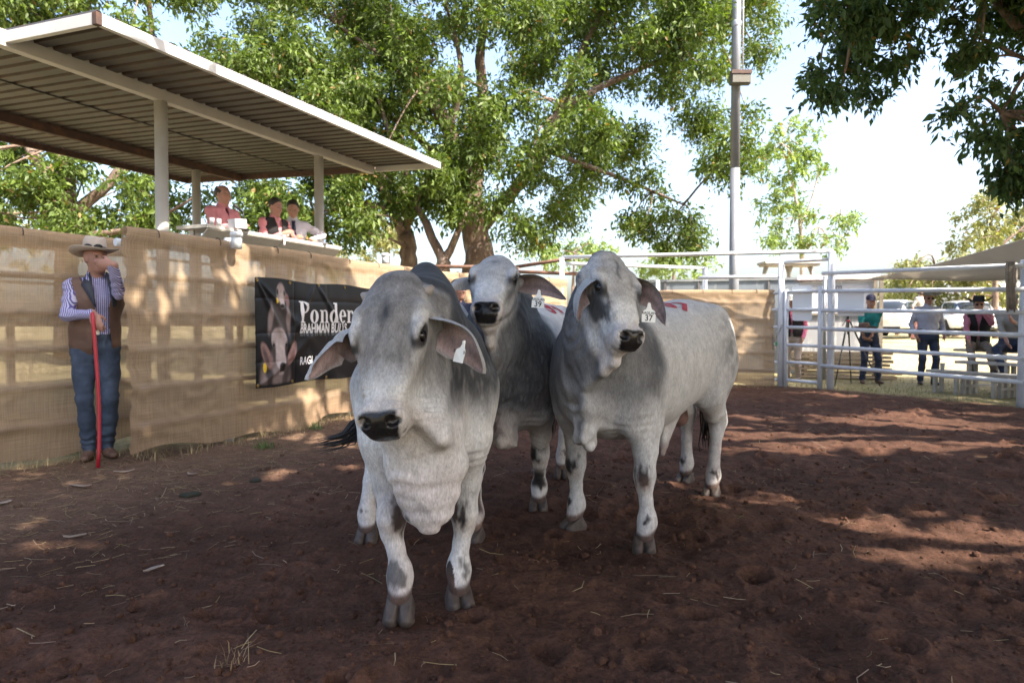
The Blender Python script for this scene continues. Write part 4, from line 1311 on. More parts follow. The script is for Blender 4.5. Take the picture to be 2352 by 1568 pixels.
def grass_stuff():
    """dry grass outside the right fence, tufts and weeds along the fence foot"""
    rng = np.random.default_rng(21)
    pts, cols, hs = [], [], []
    c = np.column_stack([rng.uniform(4.6, 11.5, 26000), rng.uniform(8.5, 17, 26000)])
    fd = fence_dist(c)
    k = (fd < 0.15) & (fd > -5) & (rng.random(len(c)) < np.exp(np.minimum(fd, 0) / 2.6))
    pts.append(c[k]); hs.append(rng.uniform(0.02, 0.075, k.sum())); 
    g = np.clip(noise2(c[k], 0.9, 5) * 0.7 + 0.45, 0, 1)[:, None]
    cols.append(np.array((0.30, 0.25, 0.14)) * (1 - g) + np.array((0.13, 0.16, 0.05)) * g)
    f_at, L = polyline(round_path([(-6.1, 2.1), (-5.0, 4.4), (-3.5, 6.5), (-3.2, 5.9), (-2.72, 7.02), (-2.05, 9.0), (-1.0, 11.3), (1.02, 12.92), (5.0, 13.0)], 1))
    s = rng.uniform(0, L, 2600)
    s = np.where(rng.random(2600) < 0.6, (s // 0.45) * 0.45 + rng.normal(0, 0.06, 2600), s)
    p = f_at(s) + rng.normal(0, 0.09, (2600, 2)) + np.array((0.10, -0.06))
    pts.append(p); hs.append(rng.uniform(0.03, 0.14, 2600)); cols.append(np.array((0.36, 0.28, 0.15)) * rng.uniform(0.6, 1.2, (2600, 1)))
    for (x, y, n, col) in ((725, 985, 90, (0.08, 0.16, 0.04)), (608, 1028, 110, (0.09, 0.15, 0.04)), (170, 1040, 80, (0.10, 0.14, 0.05)), (530, 1545, 18, (0.26, 0.18, 0.10))):
        gpt = ground_at(x, y)[:2]
        pts.append(gpt + rng.normal(0, 0.06 if n > 50 else 0.03, (n, 2))); hs.append(rng.uniform(0.03, 0.12, n)); cols.append(np.tile(col, (n, 1)) * rng.uniform(0.7, 1.3, (n, 1)))
    P2, H, C = np.concatenate(pts), np.concatenate(hs), np.concatenate(cols)
    n = len(P2)
    z = np.where(fence_dist(P2) > 0, dirt_height(P2), 0.0) - 0.01
    a = rng.uniform(0, 2 * np.pi, n)
    d = np.column_stack([np.cos(a), np.sin(a), np.zeros(n)]); sd = np.column_stack([-np.sin(a), np.cos(a), np.zeros(n)])
    w = rng.uniform(0.0015, 0.004, n)
    b0 = np.column_stack([P2, z]); up = np.array((0, 0, 1.0))
    ln = rng.uniform(0.2, 1.1, n)
    V = np.stack([b0 - sd * w[:, None], b0 + sd * w[:, None], b0 + up * (H * 0.6)[:, None] + d * (H * ln * 0.35)[:, None] + sd * (w * 0.7)[:, None], b0 + up * (H * 0.6)[:, None] + d * (H * ln * 0.35)[:, None] - sd * (w * 0.7)[:, None], b0 + up * H[:, None] * (1.05 - 0.25 * ln)[:, None] + d * (H * ln)[:, None]], 1).reshape(-1, 3)
    o5 = np.arange(n) * 5
    F = np.concatenate([np.column_stack([o5, o5 + 1, o5 + 2]), np.column_stack([o5, o5 + 2, o5 + 3]), np.column_stack([o5 + 3, o5 + 2, o5 + 4])])
    o = mesh_obj("dry_grass", V, F, principled("grass_blade", attr=True, rough=0.7, trans=0.25), col=np.repeat(C, 5, 0))
    tag(o, "short dry grass and weeds along the fences and beyond the gate", "grass", kind="stuff")

# ------------------------------------------------------------------ burlap fence on the left and behind
M_white = principled("white_pipe_paint", (0.56, 0.59, 0.64), rough=0.42, vary=(9, 0.10), blend=(((0.30, 0.20, 0.13), 7, 0.66, 0.76, 5),), bump=((40, 0.001, None),))
M_rust = principled("rusty_pipe", (0.11, 0.06, 0.045), rough=0.8, blend=(((0.22, 0.10, 0.05), 12, 0.5, 0.7, 4),))
M_tie = principled("cable_tie", (0.012, 0.012, 0.012), rough=0.5)
M_galv = principled("galvanised_steel", (0.33, 0.35, 0.38), rough=0.45, metal=0.5, vary=(3, 0.18))

def mat_burlap():
    m = bpy.data.materials.new("burlap")
    m.use_nodes = True
    N, L = m.node_tree.nodes, m.node_tree.links
    b = N["Principled BSDF"]
    b.inputs["Roughness"].default_value = 0.95
    b.inputs["Specular IOR Level"].default_value = 0.1
    uv = N.new("ShaderNodeUVMap")
    g = N.new("ShaderNodeNewGeometry")
    def mapped(src, scale):
        mp = N.new("ShaderNodeMapping"); mp.inputs["Scale"].default_value = scale
        L.new(src, mp.inputs[0]); return mp.outputs[0]
    def noise(vec, sc, det=4):
        n = N.new("ShaderNodeTexNoise"); n.inputs["Scale"].default_value = sc; n.inputs["Detail"].default_value = det
        L.new(vec, n.inputs["Vector"]); return n.outputs[0]
    big = noise(g.outputs["Position"], 1.6, 5)
    warp = noise(mapped(uv.outputs[0], (3, 160, 1)), 1.0, 3)
    weft = noise(mapped(uv.outputs[0], (160, 3, 1)), 1.0, 3)
    ad = N.new("ShaderNodeMath"); ad.operation = 'ADD'; L.new(warp, ad.inputs[0]); L.new(weft, ad.inputs[1])
    cr = N.new("ShaderNodeValToRGB")
    cr.color_ramp.elements[0].position, cr.color_ramp.elements[0].color = 0.25, (0.30, 0.215, 0.138, 1)
    cr.color_ramp.elements[1].position, cr.color_ramp.elements[1].color = 0.75, (0.48, 0.355, 0.235, 1)
    mm = N.new("ShaderNodeMath"); mm.operation = 'MULTIPLY_ADD'; mm.inputs[1].default_value = 0.42; 
    L.new(ad.outputs[0], mm.inputs[0])
    sc_ = N.new("ShaderNodeMath"); sc_.operation = 'MULTIPLY'; sc_.inputs[1].default_value = 0.16
    L.new(big, sc_.inputs[0]); L.new(sc_.outputs[0], mm.inputs[2])
    L.new(mm.outputs[0], cr.inputs[0])
    # dusty splash along the hem
    sp = N.new("ShaderNodeSeparateXYZ"); L.new(g.outputs["Position"], sp.inputs[0])
    mr = N.new("ShaderNodeMapRange"); mr.inputs[1].default_value, mr.inputs[2].default_value = 0.55, 0.02
    mr.inputs[3].default_value, mr.inputs[4].default_value = 0.0, 0.55
    L.new(sp.outputs[2], mr.inputs[0])
    mx = N.new("ShaderNodeMix"); mx.data_type = 'RGBA'
    mrn = N.new("ShaderNodeMath"); mrn.operation = 'MULTIPLY'; L.new(mr.outputs[0], mrn.inputs[0]); L.new(big, mrn.inputs[1])
    L.new(mrn.outputs[0], mx.inputs[0]); L.new(cr.outputs[0], mx.inputs[6]); mx.inputs[7].default_value = (0.26, 0.13, 0.08, 1)
    L.new(mx.outputs[2], b.inputs["Base Color"])
    bp = N.new("ShaderNodeBump"); bp.inputs["Distance"].default_value = 0.0025
    L.new(ad.outputs[0], bp.inputs["Height"]); L.new(bp.outputs[0], b.inputs["Normal"])
    tl = N.new("ShaderNodeBsdfTranslucent"); L.new(mx.outputs[2], tl.inputs[0])
    m1 = N.new("ShaderNodeMixShader"); m1.inputs[0].default_value = 0.30
    L.new(b.outputs[0], m1.inputs[1]); L.new(tl.outputs[0], m1.inputs[2])
    tp = N.new("ShaderNodeBsdfTransparent")
    hole = N.new("ShaderNodeMapRange"); hole.inputs[1].default_value, hole.inputs[2].default_value = 0.75, 1.25
    hole.inputs[3].default_value, hole.inputs[4].default_value = 0.25, 0.03
    L.new(ad.outputs[0], hole.inputs[0])
    m2 = N.new("ShaderNodeMixShader"); L.new(hole.outputs[0], m2.inputs[0])
    L.new(m1.outputs[0], m2.inputs[1]); L.new(tp.outputs[0], m2.inputs[2])
    L.new(m2.outputs[0], N["Material Output"].inputs[0])
    return m
M_burlap = mat_burlap()
RAIL_Z = (0.30, 0.63, 0.96, 1.28, 1.60, 1.93)

def polyline(pts):
    pts = np.array(pts, float)
    seg = np.hypot(*np.diff(pts, axis=0).T)
    cum = np.concatenate([[0], np.cumsum(seg)])
    def at_s(s):
        s = np.clip(s, 0, cum[-1])
        return np.column_stack([np.interp(s, cum, pts[:, 0]), np.interp(s, cum, pts[:, 1])])
    return at_s, cum[-1]

def round_path(pts, n=1):
    """soften the corners of a polyline"""
    p = np.array(pts, float)
    for _ in range(n):
        q = [p[0]]
        for i in range(len(p) - 1):
            q += [p[i] * 0.75 + p[i + 1] * 0.25, p[i] * 0.25 + p[i + 1] * 0.75]
        p = np.array(q + [p[-1]])
    return p

def burlap(name_label, pts, zs, seed, top, group_ties=7, torn=False, bottom=0.05, zslope=0.0):
    """cloth hung in front of the rails; pts run so that the yard lies on the right-hand side"""
    f_at, Ltot = polyline(round_path(pts, 2))
    ns, nz = int(Ltot / 0.028), 74
    s = np.linspace(0, Ltot, ns)
    c = f_at(s); d = f_at(s + 0.02) - f_at(s - 0.02)
    d /= np.maximum(np.hypot(*d.T), 1e-9)[:, None]
    nrm_ = np.column_stack([d[:, 1], -d[:, 0]])            # towards the yard
    V = np.zeros((nz + 4, ns, 3))
    uvv = np.zeros((nz + 4, ns, 2))
    wv = np.zeros(ns)
    for k in range(nz):
        u = k / (nz - 1)
        zb = bottom + 0.04 * np.sin(s * 2.1 + seed) + 0.03 * np.sin(s * 5.3)
        ztop = top + zslope * s / Ltot + 0.006 * np.sin(s * 3.0 + seed)
        z = zb + (ztop - zb) * u
        P3 = np.column_stack([s, z, np.full(ns, float(seed))])
        off = 0.034 + 0.026 * fbm(P3 * np.array((1.0, 1.7, 1)), 1.3, 3, seed) + 0.011 * fbm(P3 + np.column_stack([z * 0.8, s * 0.5, s * 0]), 6.0, 3, seed + 3)
        fold = 1 - np.abs(fbm(np.column_stack([s * 1.6 + z * 2.2, z * 2.6 - s * 0.7, z * 0]), 1.7, 2, seed + 6)) * 4.0
        off = off + 0.012 * np.clip(fold, 0, 1)
        for zr in zs:
            off = off + 0.013 * np.exp(-((z - zr) / 0.035) ** 2)
            off = off - 0.010 * np.exp(-((z - zr + 0.17) / 0.08) ** 2)
        off = off + (1 - u) ** 2 * (0.05 * np.sin(s * 3.4 + seed) + 0.03)
        off = np.maximum(off, 0.028) if k < nz - 3 else np.full(ns, 0.040)
        if torn:
            off = off
        V[k, :, 0] = c[:, 0] + nrm_[:, 0] * off; V[k, :, 1] = c[:, 1] + nrm_[:, 1] * off; V[k, :, 2] = z
        uvv[k, :, 0] = s; uvv[k, :, 1] = z
    for k, (o_, dz) in enumerate(((0.028, 0.036), (0.0, 0.048), (-0.034, 0.034), (-0.046, -0.12))):
        kk = nz + k
        zt = top + zslope * s / Ltot + 0.006 * np.sin(s * 3.0 + seed)
        V[kk, :, 0] = c[:, 0] + nrm_[:, 0] * o_; V[kk, :, 1] = c[:, 1] + nrm_[:, 1] * o_; V[kk, :, 2] = zt + dz
        uvv[kk, :, 0] = s; uvv[kk, :, 1] = 2.0 + 0.04 * k
    if torn:                                               # frayed free edge at the start
        fr = 0.05 * fbm(np.column_stack([np.zeros(nz + 4), np.linspace(0, 9, nz + 4), np.zeros(nz + 4)]), 2.0, 4, seed + 9)
        for k in range(nz + 4):
            w = np.exp(-(s / 0.22))
            V[k, :, 0] += d[:, 0] * fr[k] * w; V[k, :, 1] += d[:, 1] * fr[k] * w
    rows = nz + 4
    i, j = np.meshgrid(np.arange(rows - 1), np.arange(ns - 1), indexing='ij')
    q = (i * ns + j).ravel()
    Q = np.column_stack([q, q + 1, q + ns + 1, q + ns])
    root = empty("burlap_screen", (float(c[0, 0]), float(c[0, 1]), 0))
    tag(root, name_label, "screen", "burlap screens tied to the yard rails")
    V = V - np.array((c[0, 0], c[0, 1], 0))
    o = mesh_obj("cloth", V.reshape(-1, 3), Q, M_burlap, root)
    ul = o.data.uv_layers.new(name="UVMap")
    ul.data.foreach_set("uv", uvv.reshape(-1, 2)[Q.ravel()].astype(np.float32).ravel())
    rng = random.Random(seed)
    for k in range(group_ties):
        sk = Ltot * (k + 0.35 + 0.3 * rng.random()) / group_ties
        cc = f_at(np.array([sk]))[0]; dd = f_at(np.array([sk + 0.02]))[0] - f_at(np.array([sk - 0.02]))[0]
        dd = dd / np.hypot(*dd); nn = np.array((dd[1], -dd[0]))
        zt = top + zslope * sk / Ltot
        pts3 = []
        for a in np.linspace(-0.5, math.pi + 0.5, 9):
            pts3.append((cc[0] - c[0, 0] + nn[0] * 0.046 * math.cos(a), cc[1] - c[0, 1] + nn[1] * 0.046 * math.cos(a), zt + 0.004 + 0.052 * math.sin(a)))
        MB().tube(pts3, 0.004, 5).build("cable_tie", M_tie, root)
    return f_at, Ltot

def rail_run(label, pts, zs, rad=0.026, posts=(), mat=None, group="pipe rails behind the burlap", ztop=None):
    """pipes following a path, with posts"""
    p = np.array(round_path(pts, 2))
    root = empty("pipe_fence", (float(p[0, 0]), float(p[0, 1]), 0))
    tag(root, label, "fence", group)
    for z in zs:
        MB().tube([(a - p[0, 0], b - p[0, 1], z) for a, b in p], rad, 10).build("rail", mat or M_white, root, smooth=True)
    for (x, y, h) in posts:
        MB().tube([(x - p[0, 0], y - p[0, 1], -0.1), (x - p[0, 0], y - p[0, 1], h)], rad * 1.5, 12).build("post", mat or M_white, root, smooth=True)
    return root

SL = [(-6.1, 2.1), (-5.0, 4.4), (-3.62, 6.75)]
S2 = [(-3.30, 5.80), (-2.72, 7.02), (-2.05, 9.0), (-1.0, 11.3), (1.02, 12.92)]
S3 = [(2.85, 13.32), (5.02, 13.08)]
S3b = [(1.2, 13.0), (2.8, 13.33)]
rail_run("white pipe rails behind the leftmost burlap screen", SL, RAIL_Z, posts=[(-5.03, 4.42, 2.0), (-3.70, 6.68, 2.0)])
rail_run("white pipe rails behind the burlap screen that carries the black banner", [(-3.23, 5.95)] + S2[1:], RAIL_Z, posts=[(-2.86, 6.90, 2.05), (-2.13, 8.98, 2.0), (-1.08, 11.34, 2.0)])
rail_run("white pipe rails behind the far right burlap screen", S3, RAIL_Z[:-1] + (1.80,), posts=[(2.85, 13.37, 2.05)])
burlap("burlap screen at far left behind the man with the red stick", SL, RAIL_Z, 3, 1.955, 8)
burlap("long burlap screen carrying the black banner and running behind the bulls", S2, RAIL_Z, 7, 1.965, 12, torn=True, zslope=0.03)
burlap("far burlap screen ending at the white gate post, beside the right bull", S3, RAIL_Z[:-1], 12, 1.80, 4, bottom=0.0)
burlap("narrow far burlap screen seen between the heads of the middle and right bulls", S3b, RAIL_Z, 15, 1.86, 3)
rail_run("white pipe rails behind the narrow far burlap screen", S3b, RAIL_Z[:-1] + (1.84,), posts=[])
# loose white pipe ends and plastic post caps
for (x, y, d, L, lab) in ((270, 556, 5.86, 0.14, "upper white pipe end beside the man's hat"), (275, 650, 5.86, 0.14, "lower white pipe end beside the man's elbow")):
    p = at(x, y, d)
    o = MB().tube([p + np.array((-0.02, 0.0, 0)), p + np.array((L, 0.24, 0))], 0.034, 14).build("pipe_end", M_white, smooth=True)
    tag(o, lab, "pipe end")
for (x, y, d, lab) in ((543, 548, 6.75, "white plastic cap on fence post below the announcers' desk"), (885, 592, 10.2, "white plastic cap on far fence post behind the front bull")):
    p = at(x, y, d)
    root = empty("post_cap", p)
    tag(root, lab, "post cap", "white plastic post caps")
    MB().lathe([(0.052, -0.10), (0.052, 0.06)], 20).build("pipe", M_white, root, smooth=True)
    MB().lathe([(0.060, 0.015), (0.060, 0.055), (0.050, 0.066), (0.02, 0.070)], 20).build("cap", M_white, root, smooth=True)
grass_stuff()
# ------------------------------------------------------------------ announcers' shelter
M_cream = principled("cream_painted_steel", (0.42, 0.405, 0.39), rough=0.5, vary=(4, 0.10), blend=(((0.30, 0.17, 0.09), 9, 0.68, 0.76, 6),), bump=((30, 0.001, None),))
M_fascia = principled("white_fascia_paint", (0.44, 0.44, 0.445), rough=0.5, vary=(3, 0.08), blend=(((0.32, 0.16, 0.08), 14, 0.68, 0.74, 6),))
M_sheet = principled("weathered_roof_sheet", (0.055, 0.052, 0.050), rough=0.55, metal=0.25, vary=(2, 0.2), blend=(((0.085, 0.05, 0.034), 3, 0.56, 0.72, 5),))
M_oxide = principled("red_oxide_steel", (0.055, 0.030, 0.024), rough=0.75, blend=(((0.11, 0.05, 0.03), 8, 0.5, 0.7, 4),))
M_ribrust = principled("rusty_rib", (0.042, 0.026, 0.020), rough=0.7, vary=(4, 0.4))
SH_B = np.array((-1.16, 11.10)); SH_T = nrm((0.40, 0.917)); SH_N = np.array((SH_T[1], -SH_T[0]))      # far front corner, along, towards yard
def shp(t, s, z):
    """t metres back from the far end along the shelter, s metres behind the front edge"""
    p = SH_B - SH_T * t - SH_N * s
    return (p[0], p[1], z)
SH_L, SH_D = 5.80, 5.55
def rz(s):
    return 3.72 + 0.22 * s / SH_D
def build_shelter():
    root = empty("announcer_shelter", shp(3, 2.5, 0))
    tag(root, "open steel shelter with corrugated skillion roof over the announcers' platform", "shelter")
    inv = Matrix.Translation(-root.location)
    def loc(p):
        return Vector(p) - root.location
    # roof sheets, each with raised ribs
    w = SH_L / 8
    for k in range(8):
        t0 = k * w
        prof = []
        nr = 4
        pw = w / nr
        for j in range(nr):
            a = t0 + j * pw
            prof += [(a, 0.0), (a + pw * 0.60, 0.0), (a + pw * 0.68, 0.040), (a + pw * 0.88, 0.040), (a + pw * 0.96, 0.0)]
        prof.append((t0 + w - 0.001, 0.0))
        v, f = [], []
        ss = np.linspace(0.03, SH_D, 8)
        for lay, dz in ((0, 0.0), (1, 0.006)):
            for s in ss:
                for (t, z) in prof:
                    v.append(loc(shp(t, s, rz(s) + 0.064 + z + dz)))
        m = len(prof)
        mi = []
        for lay in (0, 1):
            o_ = lay * m * len(ss)
            for i in range(len(ss) - 1):
                for j in range(m - 1):
                    q = (o_ + i * m + j, o_ + i * m + j + 1, o_ + (i + 1) * m + j + 1, o_ + (i + 1) * m + j)
                    f.append(q if lay == 0 else q[::-1])
                    mi.append(1 if (lay == 0 and (prof[j][1] > 0 or prof[j + 1][1] > 0)) else 0)
        for j in range(m - 1):                              # front edge
            f.append((j, m * len(ss) + j, m * len(ss) + j + 1, j + 1)); mi.append(0)
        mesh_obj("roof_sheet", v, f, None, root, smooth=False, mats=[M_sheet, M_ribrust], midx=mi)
    def bar(name, a, b, w_, h_, mat):
        MB().bar(loc(a), loc(b), w_, h_).build(name, mat, root, bevel=0.004)
    bar("fascia", shp(-0.02, 0.025, rz(0) + 0.03), shp(SH_L + 0.0, 0.025, rz(0) + 0.03), 0.05, 0.105, M_fascia)
    bar("fascia", shp(SH_L - 0.025, 0.055, rz(0) + 0.03), shp(SH_L - 0.025, SH_D, rz(SH_D) + 0.03), 0.05, 0.105, M_fascia)
    bar("fascia", shp(0.025, 0.055, rz(0) + 0.03), shp(0.025, 1.22, rz(1.22) + 0.03), 0.05, 0.105, M_fascia)
    bar("end_rail", shp(0.03, 1.36, rz(1.36) + 0.03), shp(0.03, SH_D, rz(SH_D) + 0.03), 0.05, 0.11, M_oxide)
    bar("back_rail", shp(-0.02, SH_D + 0.03, rz(SH_D) + 0.03), shp(SH_L, SH_D + 0.03, rz(SH_D) + 0.03), 0.05, 0.12, M_oxide)
    bar("front_beam", shp(0.056, 1.285, rz(1.285) + 0.015), shp(SH_L + 0.5, 1.285, rz(1.285) + 0.015), 0.10, 0.15, M_cream)
    bar("rear_beam", shp(0.06, 4.21, rz(4.21) + 0.015), shp(SH_L - 0.06, 4.21, rz(4.21) + 0.015), 0.08, 0.15, M_oxide)
    bar("purlin", shp(0.06, 2.75, rz(2.75) + 0.07), shp(SH_L - 0.06, 2.75, rz(2.75) + 0.07), 0.012, 0.04, M_sheet)
    bar("fascia_end", shp(SH_L + 0.004, 0.028, rz(0) + 0.03), shp(SH_L - 0.05, 0.028, rz(0) + 0.03), 0.058, 0.107, M_oxide)
    # posts
    for (x, y) in ((-4.0, 7.84), (-2.92, 10.38)):
        MB().tube([loc((x, y, 0.0)), loc((x, y, rz(1.3) - 0.055))], 0.070, 20).build("post", M_cream, root, smooth=True)
    for t in (1.05, 4.9):
        a = shp(t, 4.21, 0)
        MB().tube([loc(a), loc((a[0], a[1], rz(4.21) - 0.055))], 0.070, 20).build("post", M_cream, root, smooth=True)
    # platform
    mb = MB()
    for k in range(12):
        s0 = 1.25 + k * 0.26
        mb = MB()
        q = [shp(-0.1, s0, 1.16), shp(SH_L, s0, 1.16), shp(SH_L, s0 + 0.25, 1.16), shp(-0.1, s0 + 0.25, 1.16)]
        q2 = [(a, b, 1.20) for a, b, c in q]
        mb.add([loc(p) for p in q + q2], [(0, 1, 2, 3), (7, 6, 5, 4), (0, 4, 5, 1), (1, 5, 6, 2), (2, 6, 7, 3), (3, 7, 4, 0)])
        mb.build("floor_plank", principled("platform_plank", (0.20, 0.14, 0.10), rough=0.8, vary=(6, 0.3)), root)
    for t in (0.3, 2.2, 4.2):
        for s in (1.5, 4.0):
            a = shp(t, s, 0)
            MB().tube([loc(a), loc((a[0], a[1], 1.15))], 0.05, 12).build("platform_leg", M_cream, root, smooth=True)
    # back rails of the platform
    for z in (1.75, 2.25):
        bar("back_guard_rail", shp(0.0, 4.3, z), shp(SH_L, 4.3, z), 0.04, 0.04, M_cream)
    return root
build_shelter()

# desk in front of the announcers
DK0 = at(475, 526, 7.90); DK1 = at(785, 570, 10.22)
def build_desk():
    root = empty("announcer_desk", (DK0[0], DK0[1], 0))
    tag(root, "long cream desk with sloping underside in front of the announcers", "desk")
    o = Vector((DK0[0], DK0[1], 0))
    d = Vector((DK1[0] - DK0[0], DK1[1] - DK0[1], 0)); L = d.length; d.normalize()
    b = Vector((-d.y, d.x, 0))                              # away from the yard
    zt = 2.30
    def P(u, s, z):
        return d * u + b * s + Vector((0, 0, z))
    def slab(name, pts, th, mat):
        n = len(pts)
        nn = (pts[1] - pts[0]).cross(pts[2] - pts[0]).normalized()
        v = pts + [p + nn * th for p in pts]
        f = [tuple(range(n - 1, -1, -1)), tuple(range(n, 2 * n))] + [(i, (i + 1) % n, n + (i + 1) % n, n + i) for i in range(n)]
        mesh_obj(name, v, f, mat, root, smooth=False)
    M_desk = principled("desk_paint", (0.46, 0.44, 0.41), rough=0.55, vary=(5, 0.1), blend=(((0.35, 0.30, 0.24), 6, 0.62, 0.75, 5),))
    slab("top", [P(0, 0, zt), P(L, 0, zt), P(L, 0.48, zt), P(0, 0.48, zt)], 0.04, M_desk)
    slab("apron", [P(0.02, 0.30, zt - 0.26), P(L * 0.5 - 0.006, 0.30, zt - 0.26), P(L * 0.5 - 0.006, 0.012, zt - 0.003), P(0.02, 0.012, zt - 0.003)], 0.012, M_desk)
    slab("apron", [P(L * 0.5 + 0.006, 0.30, zt - 0.26), P(L - 0.02, 0.30, zt - 0.26), P(L - 0.02, 0.012, zt - 0.003), P(L * 0.5 + 0.006, 0.012, zt - 0.003)], 0.012, M_desk)
    for u in (0.1, L * 0.5, L - 0.1):
        MB().bar(P(u, 0.34, 1.20), P(u, 0.34, zt - 0.002), 0.05, 0.05).build("leg", M_desk, root)
    root.location = o
    # things on the desk
    def wp(u, s, z):
        return o + P(u, s, z)
    M_blackp = principled("black_plastic", (0.015, 0.015, 0.016), rough=0.5)
    M_paper = principled("paper", (0.52, 0.52, 0.58), rough=0.8)
    def things():
        # microphone on a bent stand
        base = Vector(at(560, 523, 8.45)); base.z = zt + 0.041
        r = empty("microphone_stand", base)
        tag(r, "black microphone on a slim stand at the speaking man's mouth", "microphone")
        MB().lathe([(0.07, 0), (0.07, 0.012), (0.012, 0.02)], 16).build("base", M_blackp, r, smooth=True)
        hd = Vector(at(539, 472, 8.40)) - base; en = Vector(at(558, 488, 8.45)) - base
        MB().tube([(0, 0, 0.012), (0, 0, en.z - 0.03), tuple(en)], 0.009, 8).build("stem", M_blackp, r, smooth=True)
        MB().tube([tuple(en), tuple(hd * 0.75 + en * 0.25), tuple(hd * 0.95 + en * 0.05), tuple(hd * 1.1 - en * 0.1)], [0.013, 0.017, 0.026, 0.020], 12).build("microphone", M_blackp, r, smooth=True)
        # papers and a folder
        q = Vector(at(541, 520, 8.25))
        r = empty("sale_booklet", (q.x, q.y, zt + 0.041))
        tag(r, "white sale booklet propped open on the desk before the speaking man", "booklet")
        for k, yaw in ((0, 0.35), (1, -0.5)):
            mb = MB()
            c, s = math.cos(yaw), math.sin(yaw)
            w_, h_ = 0.13, 0.11
            sx_ = 1 if k == 0 else -1
            mb.add([(0, 0, 0.0), (sx_ * w_ * c, w_ * s * sx_, 0.0), (sx_ * w_ * c, w_ * s * sx_ - 0.02, h_), (0, -0.02, h_),
                    (0, 0.004, 0.0), (sx_ * w_ * c, w_ * s * sx_ + 0.004, 0.0), (sx_ * w_ * c, w_ * s * sx_ - 0.016, h_), (0, -0.016, h_)],
                   [(0, 1, 2, 3), (7, 6, 5, 4), (0, 4, 5, 1), (1, 5, 6, 2), (2, 6, 7, 3), (3, 7, 4, 0)])
            mb.build("page", M_paper, r)
        M_glass = principled("clear_glass", (0.42, 0.44, 0.46), rough=0.08, spec=0.8)
        for (x, y, dd, lab) in ((487, 520, 8.02, "glass tumbler at the near end of the desk"), (503, 521, 8.10, "second glass tumbler from the near end of the desk"), (662, 548, 9.35, "glass tumbler in front of the man in the black vest"), (670, 550, 9.45, "glass tumbler in front of the man in the blue tie")):
            q = Vector(at(x, y, dd))
            t = MB().lathe([(0.024, 0), (0.031, 0.085), (0.028, 0.085), (0.022, 0.006)], 16).build("drinking_glass", M_glass, smooth=True)
            t.location = (q.x, q.y, zt + 0.041)
            tag(t, lab, "glass", "glasses on the announcers' desk")
        q = Vector(at(732, 556, 9.85))
        r = empty("notebook", (q.x, q.y, zt + 0.041), 0.5)
        tag(r, "dark blue notebook held at the far end of the desk", "notebook")
        MB().box((-0.11, -0.08, 0.0), (0.11, 0.08, 0.010)).build("pages", M_paper, r)
        MB().box((-0.115, -0.085, 0.0102), (0.115, 0.085, 0.016)).build("cover", principled("navy_cover", (0.02, 0.03, 0.11), rough=0.4), r)
        q = Vector(at(655, 552, 9.06))
        r = empty("clip_tag", (q.x, q.y, zt))
        tag(r, "small white plastic clip hanging over the desk edge", "clip")
        MB().box((-0.012, -0.03, -0.07), (0.012, -0.024, 0.05)).build("strip", M_paper, r)
        MB().box((-0.02, -0.032, 0.02), (0.02, -0.0235, 0.06)).build("jaw", M_paper, r)
    things()
build_desk()
# ------------------------------------------------------------------ white pipe gate, panels and the race behind
def pipe(name, a, b, r, parent, org, mat=None, n=12):
    a, b = Vector(a) - Vector(org), Vector(b) - Vector(org)
    return MB().tube([a, b], r, n).build(name, mat or M_white, parent, smooth=True)

